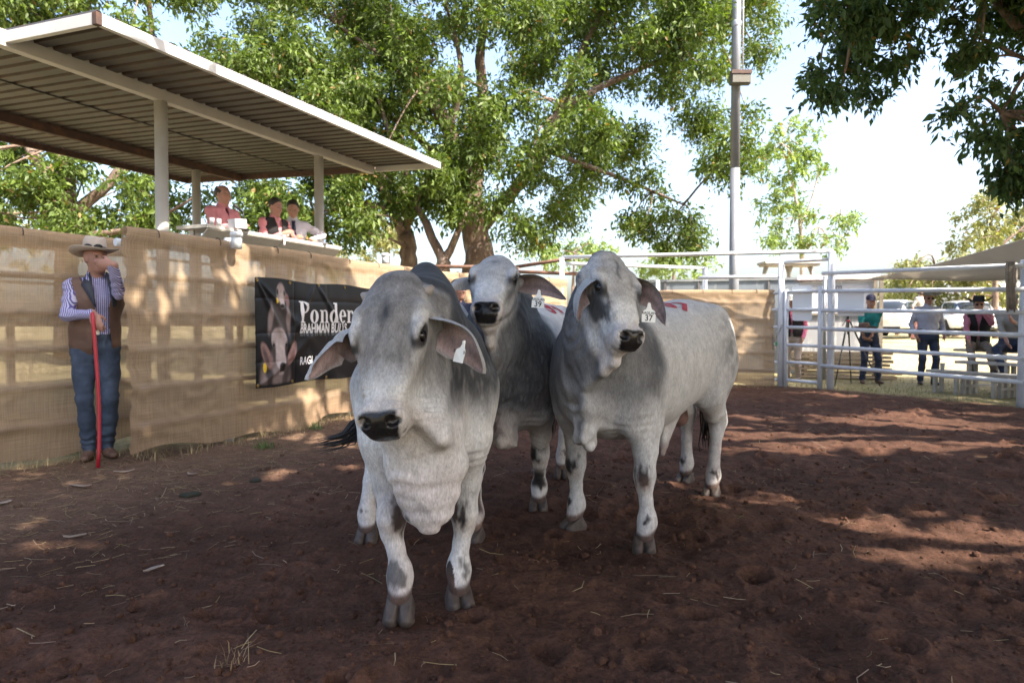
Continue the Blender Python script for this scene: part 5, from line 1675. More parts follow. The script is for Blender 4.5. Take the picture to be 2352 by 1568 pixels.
G1 = np.array((5.12, 13.0)); G2 = np.array((5.62, 12.45)); G3 = np.array((5.76, 12.33)); G4 = np.array((7.28, 9.74)); G5 = np.array((8.6, 6.6))
def build_gate():
    org = (G1[0], G1[1], 0)
    fr = empty("gate_frame", org)
    tag(fr, "tall white pipe frame over the narrow yard gate", "gate frame")
    pipe("post", (*G1, -0.1), (*G1, 2.42), 0.058, fr, org)
    pipe("post", (*G3, -0.1), (*G3, 2.49), 0.062, fr, org)
    pipe("header", (G1[0], G1[1], 2.36), (G3[0], G3[1], 2.36), 0.030, fr, org)
    e = np.array((0.98, 13.45))
    pipe("overhead_rail", (e[0], e[1], 2.50), (G3[0] + 0.02, G3[1], 2.50), 0.036, fr, org)
    pipe("post", (e[0], e[1], -0.1), (e[0], e[1], 2.49), 0.050, fr, org)
    r = np.array((4.12, 14.6))
    pipe("race_rail", (e[0], e[1], 2.38), (r[0], r[1], 2.38), 0.034, fr, org)
    pipe("post", (r[0], r[1], -0.1), (r[0], r[1], 2.40), 0.055, fr, org)
    a = at(1604, 638, 13.3)
    pipe("upper_rail", a, (G1[0], G1[1], 2.10), 0.034, fr, org)
    for z in (0.13, 0.46, 0.80, 1.13, 1.46, 1.78):          # stub rails between the screen and the post
        pipe("stub_rail", (4.86, 13.14, z), (G1[0], G1[1], z), 0.028, fr, org)
    # chain hanging at the post
    M_chain = principled("dull_chain", (0.16, 0.16, 0.17), rough=0.45, metal=0.8)
    ch = empty("chain", (*at(1772, 770, 12.85),))
    tag(ch, "steel chain looped round the gate post with a green clip", "chain")
    a, b = Vector(at(1796, 748, 12.8)), Vector(at(1780, 782, 12.85))
    pts = [a.lerp(b, i / 7) for i in range(8)] + [Vector(at(1775, 770 + 6 * i, 12.9)) for i in range(6)]
    for i, p in enumerate(pts):
        th = [(0.014 * math.cos(t), 0.0, 0.022 * math.sin(t)) for t in np.linspace(0, 2 * math.pi, 11)]
        if i % 2:
            th = [(0.0, x, z) for x, y, z in th]
        MB().tube([Vector(q) + p - ch.location for q in th], 0.0045, 5, caps=False).build("link", M_chain, ch, smooth=True)
    g = Vector(at(1783, 789, 12.85)) - ch.location
    MB().box(g - Vector((0.02, 0.01, 0.03)), g + Vector((0.02, 0.01, 0.03))).build("clip", principled("green_clip", (0.02, 0.25, 0.09), rough=0.5), ch)
    # gate leaf
    gt = empty("yard_gate", org)
    tag(gt, "narrow white six-rail gate with a blank white sign", "gate")
    h = (G2 - G1); hl = np.hypot(*h); h = h / hl
    p0 = G1 + h * 0.10
    for z in (0.117, 0.459, 0.785, 1.118, 1.447, 1.784):
        pipe("rail", (p0[0], p0[1], z + 0.012), (G2[0], G2[1], z), 0.030, gt, org)
    pipe("stile", (p0[0], p0[1], 0.0), (p0[0], p0[1], 1.84), 0.040, gt, org)
    pipe("stile", (G2[0], G2[1], 0.0), (G2[0], G2[1], 1.88), 0.042, gt, org)
    def plate(parent, a, b, z0, z1, org_, off=0.045, rnd=0.05):
        a, b = np.array(a), np.array(b)
        d = nrm(b - a); n_ = np.array((d[1], -d[0]))
        if n_[1] > 0: n_ = -n_
        w = np.hypot(*(b - a))
        out = []
        for (cx, cz, a0) in ((w - rnd, z0 + rnd, -90), (w - rnd, z1 - rnd, 0), (rnd, z1 - rnd, 90), (rnd, z0 + rnd, 180)):
            for t in range(0, 91, 18):
                an = R(a0 + t)
                out.append((cx + rnd * math.cos(an), cz + rnd * math.sin(an)))
        v = []
        for o_ in (off, off + 0.006):
            for (u, z) in out:
                q = a + d * u + n_ * o_
                v.append((q[0] - org_[0], q[1] - org_[1], z))
        m = len(out)
        f = [tuple(range(m - 1, -1, -1)), tuple(range(m, 2 * m))] + [(i, (i + 1) % m, m + (i + 1) % m, m + i) for i in range(m)]
        mesh_obj("sign_plate", v, f, principled("blank_sign_white", (0.70, 0.74, 0.78), rough=0.4), parent, smooth=False)
    plate(gt, p0 + h * 0.10, p0 + h * 0.47, 1.25, 1.91, org, off=-0.045)
    # panel to the right
    org2 = (G3[0], G3[1], 0)
    pn = empty("pipe_fence", org2)
    tag(pn, "white six-rail pipe fence running to the right edge, blank sign on its rails", "fence", "white pipe panels on the right")
    zl = (2.105, 1.784, 1.434, 1.10, 0.776, 0.43); zr = (2.02, 1.68, 1.354, 1.03, 0.696, 0.36)
    a0 = G3 - nrm(G4 - G3) * 0.18
    for z0, z1 in zip(zl, zr):
        pipe("rail", (a0[0] - 0.03, a0[1] - 0.06, z0), (G4[0], G4[1] - 0.055, z1), 0.034, pn, org2, n=14)
        pipe("rail", (G4[0], G4[1] - 0.055, z1), (G5[0], G5[1], z1 - 0.02), 0.034, pn, org2, n=14)
    pipe("post", (*G4, -0.1), (G4[0] + 0.03, G4[1], 2.10), 0.060, pn, org2)
    pipe("post", (*G5, -0.1), (*G5, 2.10), 0.060, pn, org2)
    d = nrm(G4 - G3)
    s0 = G3 + d * 0.10
    plate(pn, s0, s0 + d * 0.50, 1.33, 1.765, org2, off=-0.045, rnd=0.01)
    # strap hung over the rails
    M_strap = principled("old_webbing", (0.20, 0.175, 0.15), rough=0.9, vary=(20, 0.25), bump=((60, 0.003, (1, 1, 0.1)),))
    st = empty("strap", (*at(2318, 610, 9.7),))
    tag(st, "bundle of old grey webbing strap slung over the right fence rails", "strap")
    rng = random.Random(2)
    for k in range(7):
        x = 2311 + 3.2 * k + rng.uniform(-1, 1)
        dz = rng.uniform(-6, 8)
        p = [Vector(at(x, 602, 9.72)) - st.location, Vector(at(x - 1, 640, 9.64)) - st.location, Vector(at(x + 1.5 + rng.uniform(-1, 1), 680, 9.64)) - st.location, Vector(at(x + 2, 708 + dz, 9.66)) - st.location, Vector(at(x + 4, 700 + dz, 9.9)) - st.location, Vector(at(x + 5, 604, 9.92)) - st.location, Vector(at(x, 602, 9.72)) - st.location]
        MB().tube(p, 0.012, 6, caps=False).build("webbing_loop", M_strap, st, smooth=True)
    # rusty rails behind the middle bull
    ru = empty("rusty_rail", (0, 14.2, 0))
    tag(ru, "rusty dark pipe rails behind the middle bull's head", "rail")
    for (x0, y0, d0, x1, y1, d1) in ((985, 612, 13.6, 1185, 613, 14.0), (1185, 613, 14.0, 1312, 593, 13.5), (1190, 624, 13.8, 1330, 629, 13.7)):
        a, b = at(x0, y0, d0), at(x1, y1, d1)
        pipe("rail", a, b, 0.036, ru, (0, 14.2, 0), M_rust)
    for x in (1000, 1188):
        a = at(x, 614, 13.9)
        pipe("post", (a[0], a[1], -0.1), (a[0], a[1], a[2]), 0.04, ru, (0, 14.2, 0), M_rust)
build_gate()

# ------------------------------------------------------------------ light pole
def build_pole():
    b = at(1685, 700, 14.2)
    r = empty("light_pole", (b[0], b[1], 0))
    tag(r, "tall grey steel pole with floodlight and conduit behind the far screen", "light pole")
    M_pole = principled("grey_pole_steel", (0.20, 0.212, 0.235), rough=0.5, metal=0.3, vary=(2, 0.15), bump=((20, 0.002, None),))
    top = at(1692, 0, 14.2)
    dx = (top[0] - b[0]) / top[2]
    MB().tube([(0, 0, -0.1), (dx * 4.4, 0, 4.4)], 0.100, 20).build("pole", M_pole, r, smooth=True)
    MB().tube([(dx * 4.4, 0, 4.4), (dx * 10.5, 0, 10.5)], 0.094, 20).build("pole", M_pole, r, smooth=True)
    z0 = at(1700, 56, 14.2)[2]
    MB().lathe([(0.096, -0.06), (0.100, -0.05), (0.100, 0.05), (0.096, 0.06)], 20, (dx * z0, 0, z0)).build("band", M_galv, r, smooth=True)
    a = at(1708, 168, 14.1); t = at(1708, -40, 14.1)
    MB().tube([(a[0] - b[0], -0.06, a[2]), (t[0] - b[0], -0.06, t[2] + 1.5)], 0.016, 8).build("conduit", principled("grey_conduit", (0.55, 0.55, 0.56), rough=0.6), r, smooth=True)
    c = at(1700, 180, 14.0)
    fx, fz = c[0] - b[0], c[2]
    fl = MB().box((fx - 0.20, -0.28, fz - 0.13), (fx + 0.20, -0.12, fz + 0.13)).build("floodlight", principled("floodlight_housing", (0.08, 0.077, 0.07), rough=0.6, vary=(12, 0.3)), r, bevel=0.012)
    MB().box((fx - 0.18, -0.298, fz - 0.11), (fx + 0.18, -0.283, fz + 0.045)).build("lens", principled("dusty_lens", (0.12, 0.115, 0.095), rough=0.35, bump=((70, 0.003, (1, 1, 0.05)),)), fl)
    MB().box((fx - 0.205, -0.315, fz + 0.06), (fx + 0.205, -0.282, fz + 0.135)).build("visor", M_oxide, fl)
build_pole()

# ------------------------------------------------------------------ sheds and sheets behind the yard
def build_sheds():
    M_blue = principled("blue_grey_sheet", (0.17, 0.20, 0.235), rough=0.6, metal=0.2, vary=(1.5, 0.25), blend=(((0.42, 0.44, 0.46), 5, 0.58, 0.72, 6),), stretch=(1, 1, 0.25))
    M_sheetw = principled("white_tarpaulin", (0.62, 0.62, 0.66), rough=0.7, vary=(2, 0.1), bump=((6, 0.02, None),))
    M_stain = principled("stained_sheet", (0.33, 0.34, 0.36), rough=0.7, blend=(((0.62, 0.62, 0.6), 9, 0.52, 0.68, 5), ((0.13, 0.13, 0.14), 5, 0.6, 0.75, 5)), stretch=(1, 1, 0.15))
    a, b = at(1380, 700, 17.5), at(1850, 700, 16.2)
    d = nrm((b - a)[:2]); n_ = np.array((d[1], -d[0]))
    r = empty("sheet_wall", (a[0], a[1], 0))
    tag(r, "blue-grey sheet metal wall panels behind the right bull and light pole", "wall")
    L = np.hypot(*(b - a)[:2])
    m = 6
    for k in range(m):
        u0, u1 = L * k / m, L * (k + 1) / m - 0.03
        p = [d * u0, d * u1]
        mb = MB().add([(*(p[0]), 0), (*(p[1]), 0), (*(p[1]), 2.24), (*(p[0]), 2.24), (*(p[0] - n_ * 0.04), 0), (*(p[1] - n_ * 0.04), 0), (*(p[1] - n_ * 0.04), 2.24), (*(p[0] - n_ * 0.04), 2.24)],
                      [(0, 1, 2, 3), (7, 6, 5, 4), (0, 4, 5, 1), (1, 5, 6, 2), (2, 6, 7, 3), (3, 7, 4, 0)])
        mb.build("panel", M_blue, r)
        q = d * (u1 + 0.015)
        MB().bar((q[0], q[1], 0), (q[0], q[1], 2.26), 0.05, 0.06).build("joint_post", principled("dark_steel", (0.07, 0.07, 0.075), rough=0.6), r)
    MB().bar((0, 0, 2.27), (d[0] * L, d[1] * L, 2.27), 0.07, 0.05).build("cap_rail", M_galv, r)
    # white sheeted shed with stained lower half
    a, b = at(1836, 700, 16.0), at(2024, 700, 15.5)
    d = nrm((b - a)[:2]); n_ = np.array((d[1], -d[0])); L = np.hypot(*(b - a)[:2])
    r = empty("sheeted_shed", (a[0], a[1], 0))
    tag(r, "low shed with white sheeting above a stained grey wall behind the gate", "shed")
    def slab(nm, u0, u1, z0, z1, mat, off=0.0, th=0.05):
        p0, p1 = d * u0 + n_ * off, d * u1 + n_ * off
        MB().add([(*p0, z0), (*p1, z0), (*p1, z1), (*p0, z1), (*(p0 - n_ * th), z0), (*(p1 - n_ * th), z0), (*(p1 - n_ * th), z1), (*(p0 - n_ * th), z1)],
                 [(0, 1, 2, 3), (7, 6, 5, 4), (0, 4, 5, 1), (1, 5, 6, 2), (2, 6, 7, 3), (3, 7, 4, 0)]).build(nm, mat, r)
    slab("white_sheet", 0, L * 0.52, 1.42, 2.17, M_sheetw)
    slab("white_sheet", L * 0.525, L * 0.90, 1.42, 2.17, M_sheetw, off=0.01)
    slab("top_flap", -0.05, L * 0.98, 2.215, 2.33, M_sheetw, off=0.06)
    slab("batten", -0.1, L * 1.02, 2.175, 2.21, M_oxide, off=0.08)
    slab("lower_wall", -0.1, L * 0.98, 0.55, 1.40, M_stain, off=0.0)
    slab("sill", -0.1, L * 0.98, 1.395, 1.44, principled("weathered_timber", (0.22, 0.19, 0.15), rough=0.9, vary=(9, 0.3)), off=0.05)
    for u in (0.92, 0.99):
        slab("timber_post", L * u - 0.04, L * u + 0.04, 0, 2.17, MATS["weathered_timber"], off=0.09)
    mbk = slab("back_wall", -0.1, L, 0, 2.1, principled("dark_board", (0.06, 0.055, 0.05), rough=0.9), off=-1.4)
    tv, tf = text_mesh("EQUIBOT", 0.115, 0.003, 0.95)
    p = d * (L * 0.40) + n_ * 0.006
    mesh_obj("sheet_lettering", [(p[0] + d[0] * q[0], p[1] + d[1] * q[0], 2.02 + q[1]) for q in tv], tf, principled("grey_print", (0.10, 0.10, 0.13), rough=0.7), r, smooth=False)
    # stacked planks in front of the shed
    M_tim = principled("stacked_timber", (0.46, 0.36, 0.25), rough=0.9, vary=(7, 0.25))
    rng = random.Random(5)
    r = empty("timber_stack", (*(at(1925, 850, 14.9)[:2]), 0), math.atan2(d[1], d[0]))
    tag(r, "low stack of pale weathered planks in front of the shed", "timber stack")
    for k in range(7):
        z = 0.02 + k * 0.085
        x0 = -0.95 + rng.uniform(-0.12, 0.1); y0 = rng.uniform(-0.05, 0.05)
        MB().box((x0, -0.16 + y0, z), (x0 + 2.0 + rng.uniform(-0.1, 0.1), 0.16 + y0, z + 0.055)).build("plank", M_tim, r)
        if k < 6:
            for xx in (-0.7, 0.7):
                MB().box((xx, -0.15, z + 0.0551), (xx + 0.06, 0.15, z + 0.0849)).build("spacer", M_tim, r)
    # concrete-topped table standing beyond the wall
    a = at(1812, 606, 17.2)
    r = empty("roof_table", (a[0], a[1], 0))
    tag(r, "pale table-like stand with curved legs above the sheet wall", "stand")
    M_st = principled("pale_stand", (0.44, 0.39, 0.34), rough=0.8, vary=(6, 0.15))
    zt = a[2]
    MB().box((-0.70, -0.3, zt - 0.02), (0.70, 0.3, zt + 0.045)).build("top", M_st, r, bevel=0.01)
    MB().box((-0.66, -0.27, zt - 0.065), (0.66, 0.27, zt - 0.0205)).build("rim", M_st, r, bevel=0.01)
    for x in (-0.62, 0.0, 0.58):
        MB().tube([(x, 0, 0), (x, 0, zt - 0.25), (x + (0.05 if x < 0 else -0.05 if x > 0 else 0), 0, zt - 0.07)], [0.045, 0.045, 0.10 if x == 0 else 0.06], 10).build("leg", M_st, r, smooth=True)
build_sheds()

# ------------------------------------------------------------------ shade sail
def build_sail():
    M_sail = principled("shade_cloth", (0.46, 0.43, 0.38), rough=0.85, vary=(1.5, 0.1), bump=((9, 0.01, None),), trans=0.5)
    r = empty("shade_sail", (*at(2100, 640, 13.5)[:2], 0))
    tag(r, "beige shade sail stretched over the spectators at the right edge", "shade sail")
    c0, c1, c2, c3 = at(1895, 634, 14.6), at(2640, 455, 9.6), at(2640, 622, 10.4), at(2620, 640, 13.8)
    def coons(u, v, A, B, C, D_):
        return A * (1 - u) * (1 - v) + B * u * (1 - v) + C * u * v + D_ * (1 - u) * v
    def patch(nm, A, B, C, D_, sag):
        n = 22
        V, F = [], []
        for lay in (0, 1):
            for i in range(n):
                for j in range(n):
                    u, v = i / (n - 1), j / (n - 1)
                    p = coons(u, v, A, B, C, D_)
                    p = p + np.array((0, 0, -sag * 4 * u * (1 - u) - 0.02 * math.sin(9 * u + 4 * v) * u)) + np.array((0, 0, 0.006 * lay))
                    V.append(p - np.array(r.location))
            o_ = lay * n * n
            for i in range(n - 1):
                for j in range(n - 1):
                    q = (o_ + i * n + j, o_ + i * n + j + 1, o_ + (i + 1) * n + j + 1, o_ + (i + 1) * n + j)
                    F.append(q if lay else q[::-1])
        mesh_obj(nm, np.array(V), np.array(F), M_sail, r)
    m0 = at(2005, 637, 14.0)
    patch("upper_panel", m0, c1, c2, m0 + np.array((0.02, 0, -0.01)), 0.10)
    patch("lower_panel", c0, m0, c2, c3, 0.06)
    a = at(1895, 634, 14.6)
    MB().tube([np.array((a[0], a[1], 0)) - np.array(r.location), a - np.array(r.location)], 0.04, 10).build("pole", M_galv, r, smooth=True)
    for c in (c1, c3):
        MB().tube([np.array((c[0], c[1], 0)) - np.array(r.location), c - np.array(r.location)], 0.05, 10).build("pole", M_galv, r, smooth=True)
build_sail()

# ------------------------------------------------------------------ aluminium bleacher
M_alu = principled("dull_aluminium", (0.34, 0.335, 0.32), rough=0.55, metal=0.35, vary=(6, 0.15))
def build_bleacher():
    a, b = at(2125, 900, 11.9), at(2420, 900, 10.0)
    d = nrm((b - a)[:2]); n_ = np.array((-d[1], d[0])); L = np.hypot(*(b - a)[:2])
    if n_[1] < 0: n_ = -n_
    r = empty("bleacher", (a[0], a[1], 0), math.atan2(d[1], d[0]))
    tag(r, "grey aluminium bleacher seat with three rows at the right edge", "bleacher")
    rows = ((0.0, 0.40), (0.30, 0.56), (1.02, 0.74))
    for k, (s, z) in enumerate(rows):
        x0 = (0.0, 0.30, -0.25)[k]
        for j in range(2):
            MB().box((x0, s + j * 0.14, z - 0.045), (L, s + j * 0.14 + 0.125, z)).build("plank", M_alu, r, bevel=0.006)
    MB().box((-0.2, 0.60, 0.30), (L, 0.78, 0.335)).build("foot_board", M_alu, r)
    for x in (0.12, 0.5, L * 0.55, L - 0.15):
        for (s, z) in rows:
            if x < 0.35 and s > 0.1: continue
            MB().box((x, s + 0.02, 0.0), (x + 0.05, s + 0.08, z - 0.046)).build("leg", M_alu, r)
            MB().box((x, s + 0.18, 0.0), (x + 0.05, s + 0.24, z - 0.046)).build("leg", M_alu, r)
        if x >= 0.35:
            MB().bar((x + 0.08, 0.1, 0.15), (x + 0.08, 1.4, 0.15), 0.04, 0.04).build("brace", M_alu, r)
    return r, a, d, n_, L
BLEACH = build_bleacher()
def on_bleacher(u, s):
    r, a, d, n_, L = BLEACH
    return a[:2] + d * u + n_ * s
def bleacher_things():
    M_cup = principled("paper_cup", (0.72, 0.74, 0.72), rough=0.6)
    p = on_bleacher(0.25, 0.08)
    c = MB().lathe([(0.030, 0), (0.040, 0.115), (0.043, 0.115), (0.043, 0.121), (0.038, 0.121), (0.028, 0.004)], 18).build("paper_cup", M_cup, smooth=True)
    c.location = (p[0], p[1], 0.401)
    tag(c, "pale paper cup on the end of the lowest bleacher plank", "cup")
    p = on_bleacher(1.62, 0.68)
    r = empty("water_bottle", (p[0], p[1], 0.561))
    tag(r, "clear water bottle on the middle bleacher plank", "bottle")
    MB().lathe([(0.032, 0), (0.033, 0.02), (0.031, 0.08), (0.033, 0.13), (0.030, 0.16), (0.014, 0.195), (0.013, 0.21)], 16).build("bottle", principled("clear_plastic", (0.55, 0.62, 0.66), rough=0.15), r, smooth=True)
    MB().lathe([(0.016, 0.205), (0.016, 0.23)], 12).build("cap", principled("blue_cap", (0.55, 0.6, 0.7), rough=0.4), r)
    MB().lathe([(0.0337, 0.075), (0.0337, 0.125)], 16).build("bottle_label", principled("pale_label", (0.42, 0.52, 0.66), rough=0.5), r, smooth=True)
    p = on_bleacher(2.22, 0.12)
    r = empty("drink_cup", (p[0], p[1], 0.401))
    tag(r, "orange insulated drink cup on the lowest bleacher plank", "cup")
    MB().lathe([(0.036, 0), (0.044, 0.02), (0.046, 0.15)], 18).build("cup", principled("orange_plastic", (0.72, 0.10, 0.015), rough=0.4), r, smooth=True)
    MB().lathe([(0.048, 0.1505), (0.048, 0.168), (0.03, 0.175)], 18).build("lid", principled("orange_lid", (0.50, 0.08, 0.02), rough=0.4), r, smooth=True)
    # cartons behind the seated people
    for k, (u, s, w, cl, lab) in enumerate(((1.75, 1.62, 0.30, (0.62, 0.50, 0.06), "yellow carton behind the seated woman's boots"), (2.12, 1.62, 0.30, (0.22, 0.08, 0.42), "purple and white carton under the seated man"))):
        p = on_bleacher(u, s)
        r = empty("carton", (p[0], p[1], 0.0), math.atan2(BLEACH[2][1], BLEACH[2][0]))
        tag(r, lab, "carton")
        MB().box((-w / 2, -0.12, 0.0), (w / 2, 0.12, 0.62)).build("box", principled("carton_%d" % k, cl, rough=0.6), r, bevel=0.005)
        for j in range(3):
            MB().box((-w / 2 + 0.03 + j * 0.095, -0.124, 0.06), (-w / 2 + 0.08 + j * 0.095, -0.1205, 0.56)).build("stripe", principled("carton_stripe", (0.7, 0.68, 0.66), rough=0.6), r)
bleacher_things()

# ------------------------------------------------------------------ parked cars
def build_car(px, py, d, yaw, label, body_col=(0.78, 0.78, 0.79), hgt=1.46, cat="car"):
    """hatchback, x forward; body is one shell with glass, lamps, plate and wheels set into it"""
    base = at(px, py, d)
    r = empty("parked_car", (base[0], base[1], float(terrain(base[0], base[1])) - 0.02), yaw)
    tag(r, label, cat, "white cars parked beyond the yard")
    F = Field((-2.3, -0.98, 0.12), (2.3, 0.98, 1.6), 0.042)
    t = np.array((-2.16, -2.10, -1.9, -1.2, 0.0, 1.0, 1.7, 2.05, 2.14))
    F.loft((0, 0, 0), np.eye(3), t, (0.62, 0.78, 0.86, 0.89, 0.89, 0.88, 0.84, 0.74, 0.6), (0.86, 0.98, 1.02, 0.99, 0.98, 0.95, 0.86, 0.72, 0.62), (0.36, 0.28, 0.24, 0.22, 0.22, 0.22, 0.24, 0.28, 0.36), k=0.03, p=4.5)
    t2 = np.array((-2.02, -1.85, -1.5, -0.8, 0.0, 0.5, 0.95, 1.1))
    F.loft((0, 0, 0), np.eye(3), t2, (0.55, 0.62, 0.66, 0.68, 0.68, 0.67, 0.66, 0.6), (0.98, 1.22, hgt - 0.05, hgt, hgt, hgt - 0.1, 1.0, 0.92), (0.8,) * 8, k=0.06, p=3.4)
    for x in (-1.32, 1.32):
        for sg in (-1, 1):
            F.cap((x, sg * 0.6, 0.32), (x, sg * 1.1, 0.32), 0.36, 0.36, k=0.02, op='s')
    V, Q = F.mesh(2)
    fc = V[Q].mean(1); N_ = vnormals(V, Q); fn = N_[Q].mean(1)
    z = fc[:, 2]
    glass = (z > 1.02) & (z < hgt - 0.07) & ((np.abs(fn[:, 1]) > 0.5) & (fc[:, 0] > -1.75) & (fc[:, 0] < 0.75) & (np.abs(fc[:, 0] + 0.25) > 0.05) |
             (fn[:, 0] < -0.35) & (np.abs(fc[:, 1]) < 0.56) & (z > 1.06) | (fn[:, 0] > 0.30) & (np.abs(fc[:, 1]) < 0.58))
    lower = z < 0.34
    idx = np.where(glass, 1, np.where(lower, 2, 0))
    mesh_obj("body", V, Q, None, r, mats=[principled("car_paint_white", body_col, rough=0.25, coat=0.6), principled("car_glass", (0.02, 0.025, 0.03), rough=0.06, spec=0.8), principled("car_black_trim", (0.02, 0.02, 0.021), rough=0.6)], midx=idx)
    for x in (-1.32, 1.32):
        for sg in (-1, 1):
            w = empty("wheel", (x, sg * 0.78, 0.32)); w.parent = r; w.rotation_euler = (math.pi / 2, 0, 0)
            MB().lathe([(0.20, -0.09), (0.30, -0.09), (0.32, -0.06), (0.32, 0.06), (0.30, 0.09), (0.20, 0.09)], 28).build("tyre", principled("tyre_rubber", (0.02, 0.02, 0.02), rough=0.85), w, smooth=True)
            mb = MB().lathe([(0.04, -0.092), (0.205, -0.075), (0.21, 0.075), (0.04, 0.092)], 24)
            mb.build("rim", principled("alloy_rim", (0.45, 0.45, 0.46), rough=0.35, metal=0.7), w, smooth=True)
    for sg in (-1, 1):
        L_ = Field((-2.2, sg * 0.62 - 0.3, 0.7), (-1.7, sg * 0.62 + 0.3, 1.05), 0.015)
        L_.cap((-2.06, sg * 0.50, 0.88), (-1.88, sg * 0.80, 0.93), (0.05, 0.055), (0.05, 0.05), k=0.01)
        v_, q_ = L_.mesh(1)
        mesh_obj("tail_light", v_, q_, principled("red_lamp_lens", (0.55, 0.02, 0.02), rough=0.15), r)
    MB().box((-2.20, -0.19, 0.55), (-2.155, 0.19, 0.67)).build("number_plate", principled("plate_white", (0.72, 0.66, 0.62), rough=0.5), r)
    MB().box((-2.19, -0.55, 0.30), (-2.10, 0.55, 0.40)).build("rear_bumper_insert", MATS["car_black_trim"], r, bevel=0.01)
    return r
build_car(2062, 790, 27.5, R(48), "white hatchback whose tail shows left of the man in the pale shirt")
build_car(2200, 790, 28.5, R(74), "white hatchback whose red tail light shows right of the man in the pale shirt")
def build_van():
    b = at(2300, 780, 38)
    r = empty("caravan", (b[0], b[1], 0.7), R(8))
    tag(r, "white caravan far behind the spectators", "caravan")
    M = principled("caravan_white", (0.74, 0.75, 0.76), rough=0.35)
    MB().box((-3.4, -1.1, 0.55), (3.2, 1.1, 2.75)).build("body", M, r, bevel=0.18)
    MB().box((-1.9, -1.115, 1.45), (-0.9, -1.101, 2.15)).build("window", MATS["car_glass"], r)
    MB().box((0.6, -1.115, 1.45), (1.7, -1.101, 2.15)).build("window", MATS["car_glass"], r)
    MB().box((-0.5, -1.116, 0.65), (0.2, -1.101, 2.45)).build("door", principled("caravan_door", (0.66, 0.67, 0.68), rough=0.4), r)
    for x in (-0.9, 0.0):
        w = MB().lathe([(0.2, -0.1), (0.31, -0.1), (0.33, 0.0), (0.31, 0.1), (0.2, 0.1)], 20).build("wheel", MATS["tyre_rubber"], r, smooth=True)
        w.location = (x, -0.95, 0.33); w.rotation_euler = (math.pi / 2, 0, 0)
build_van()
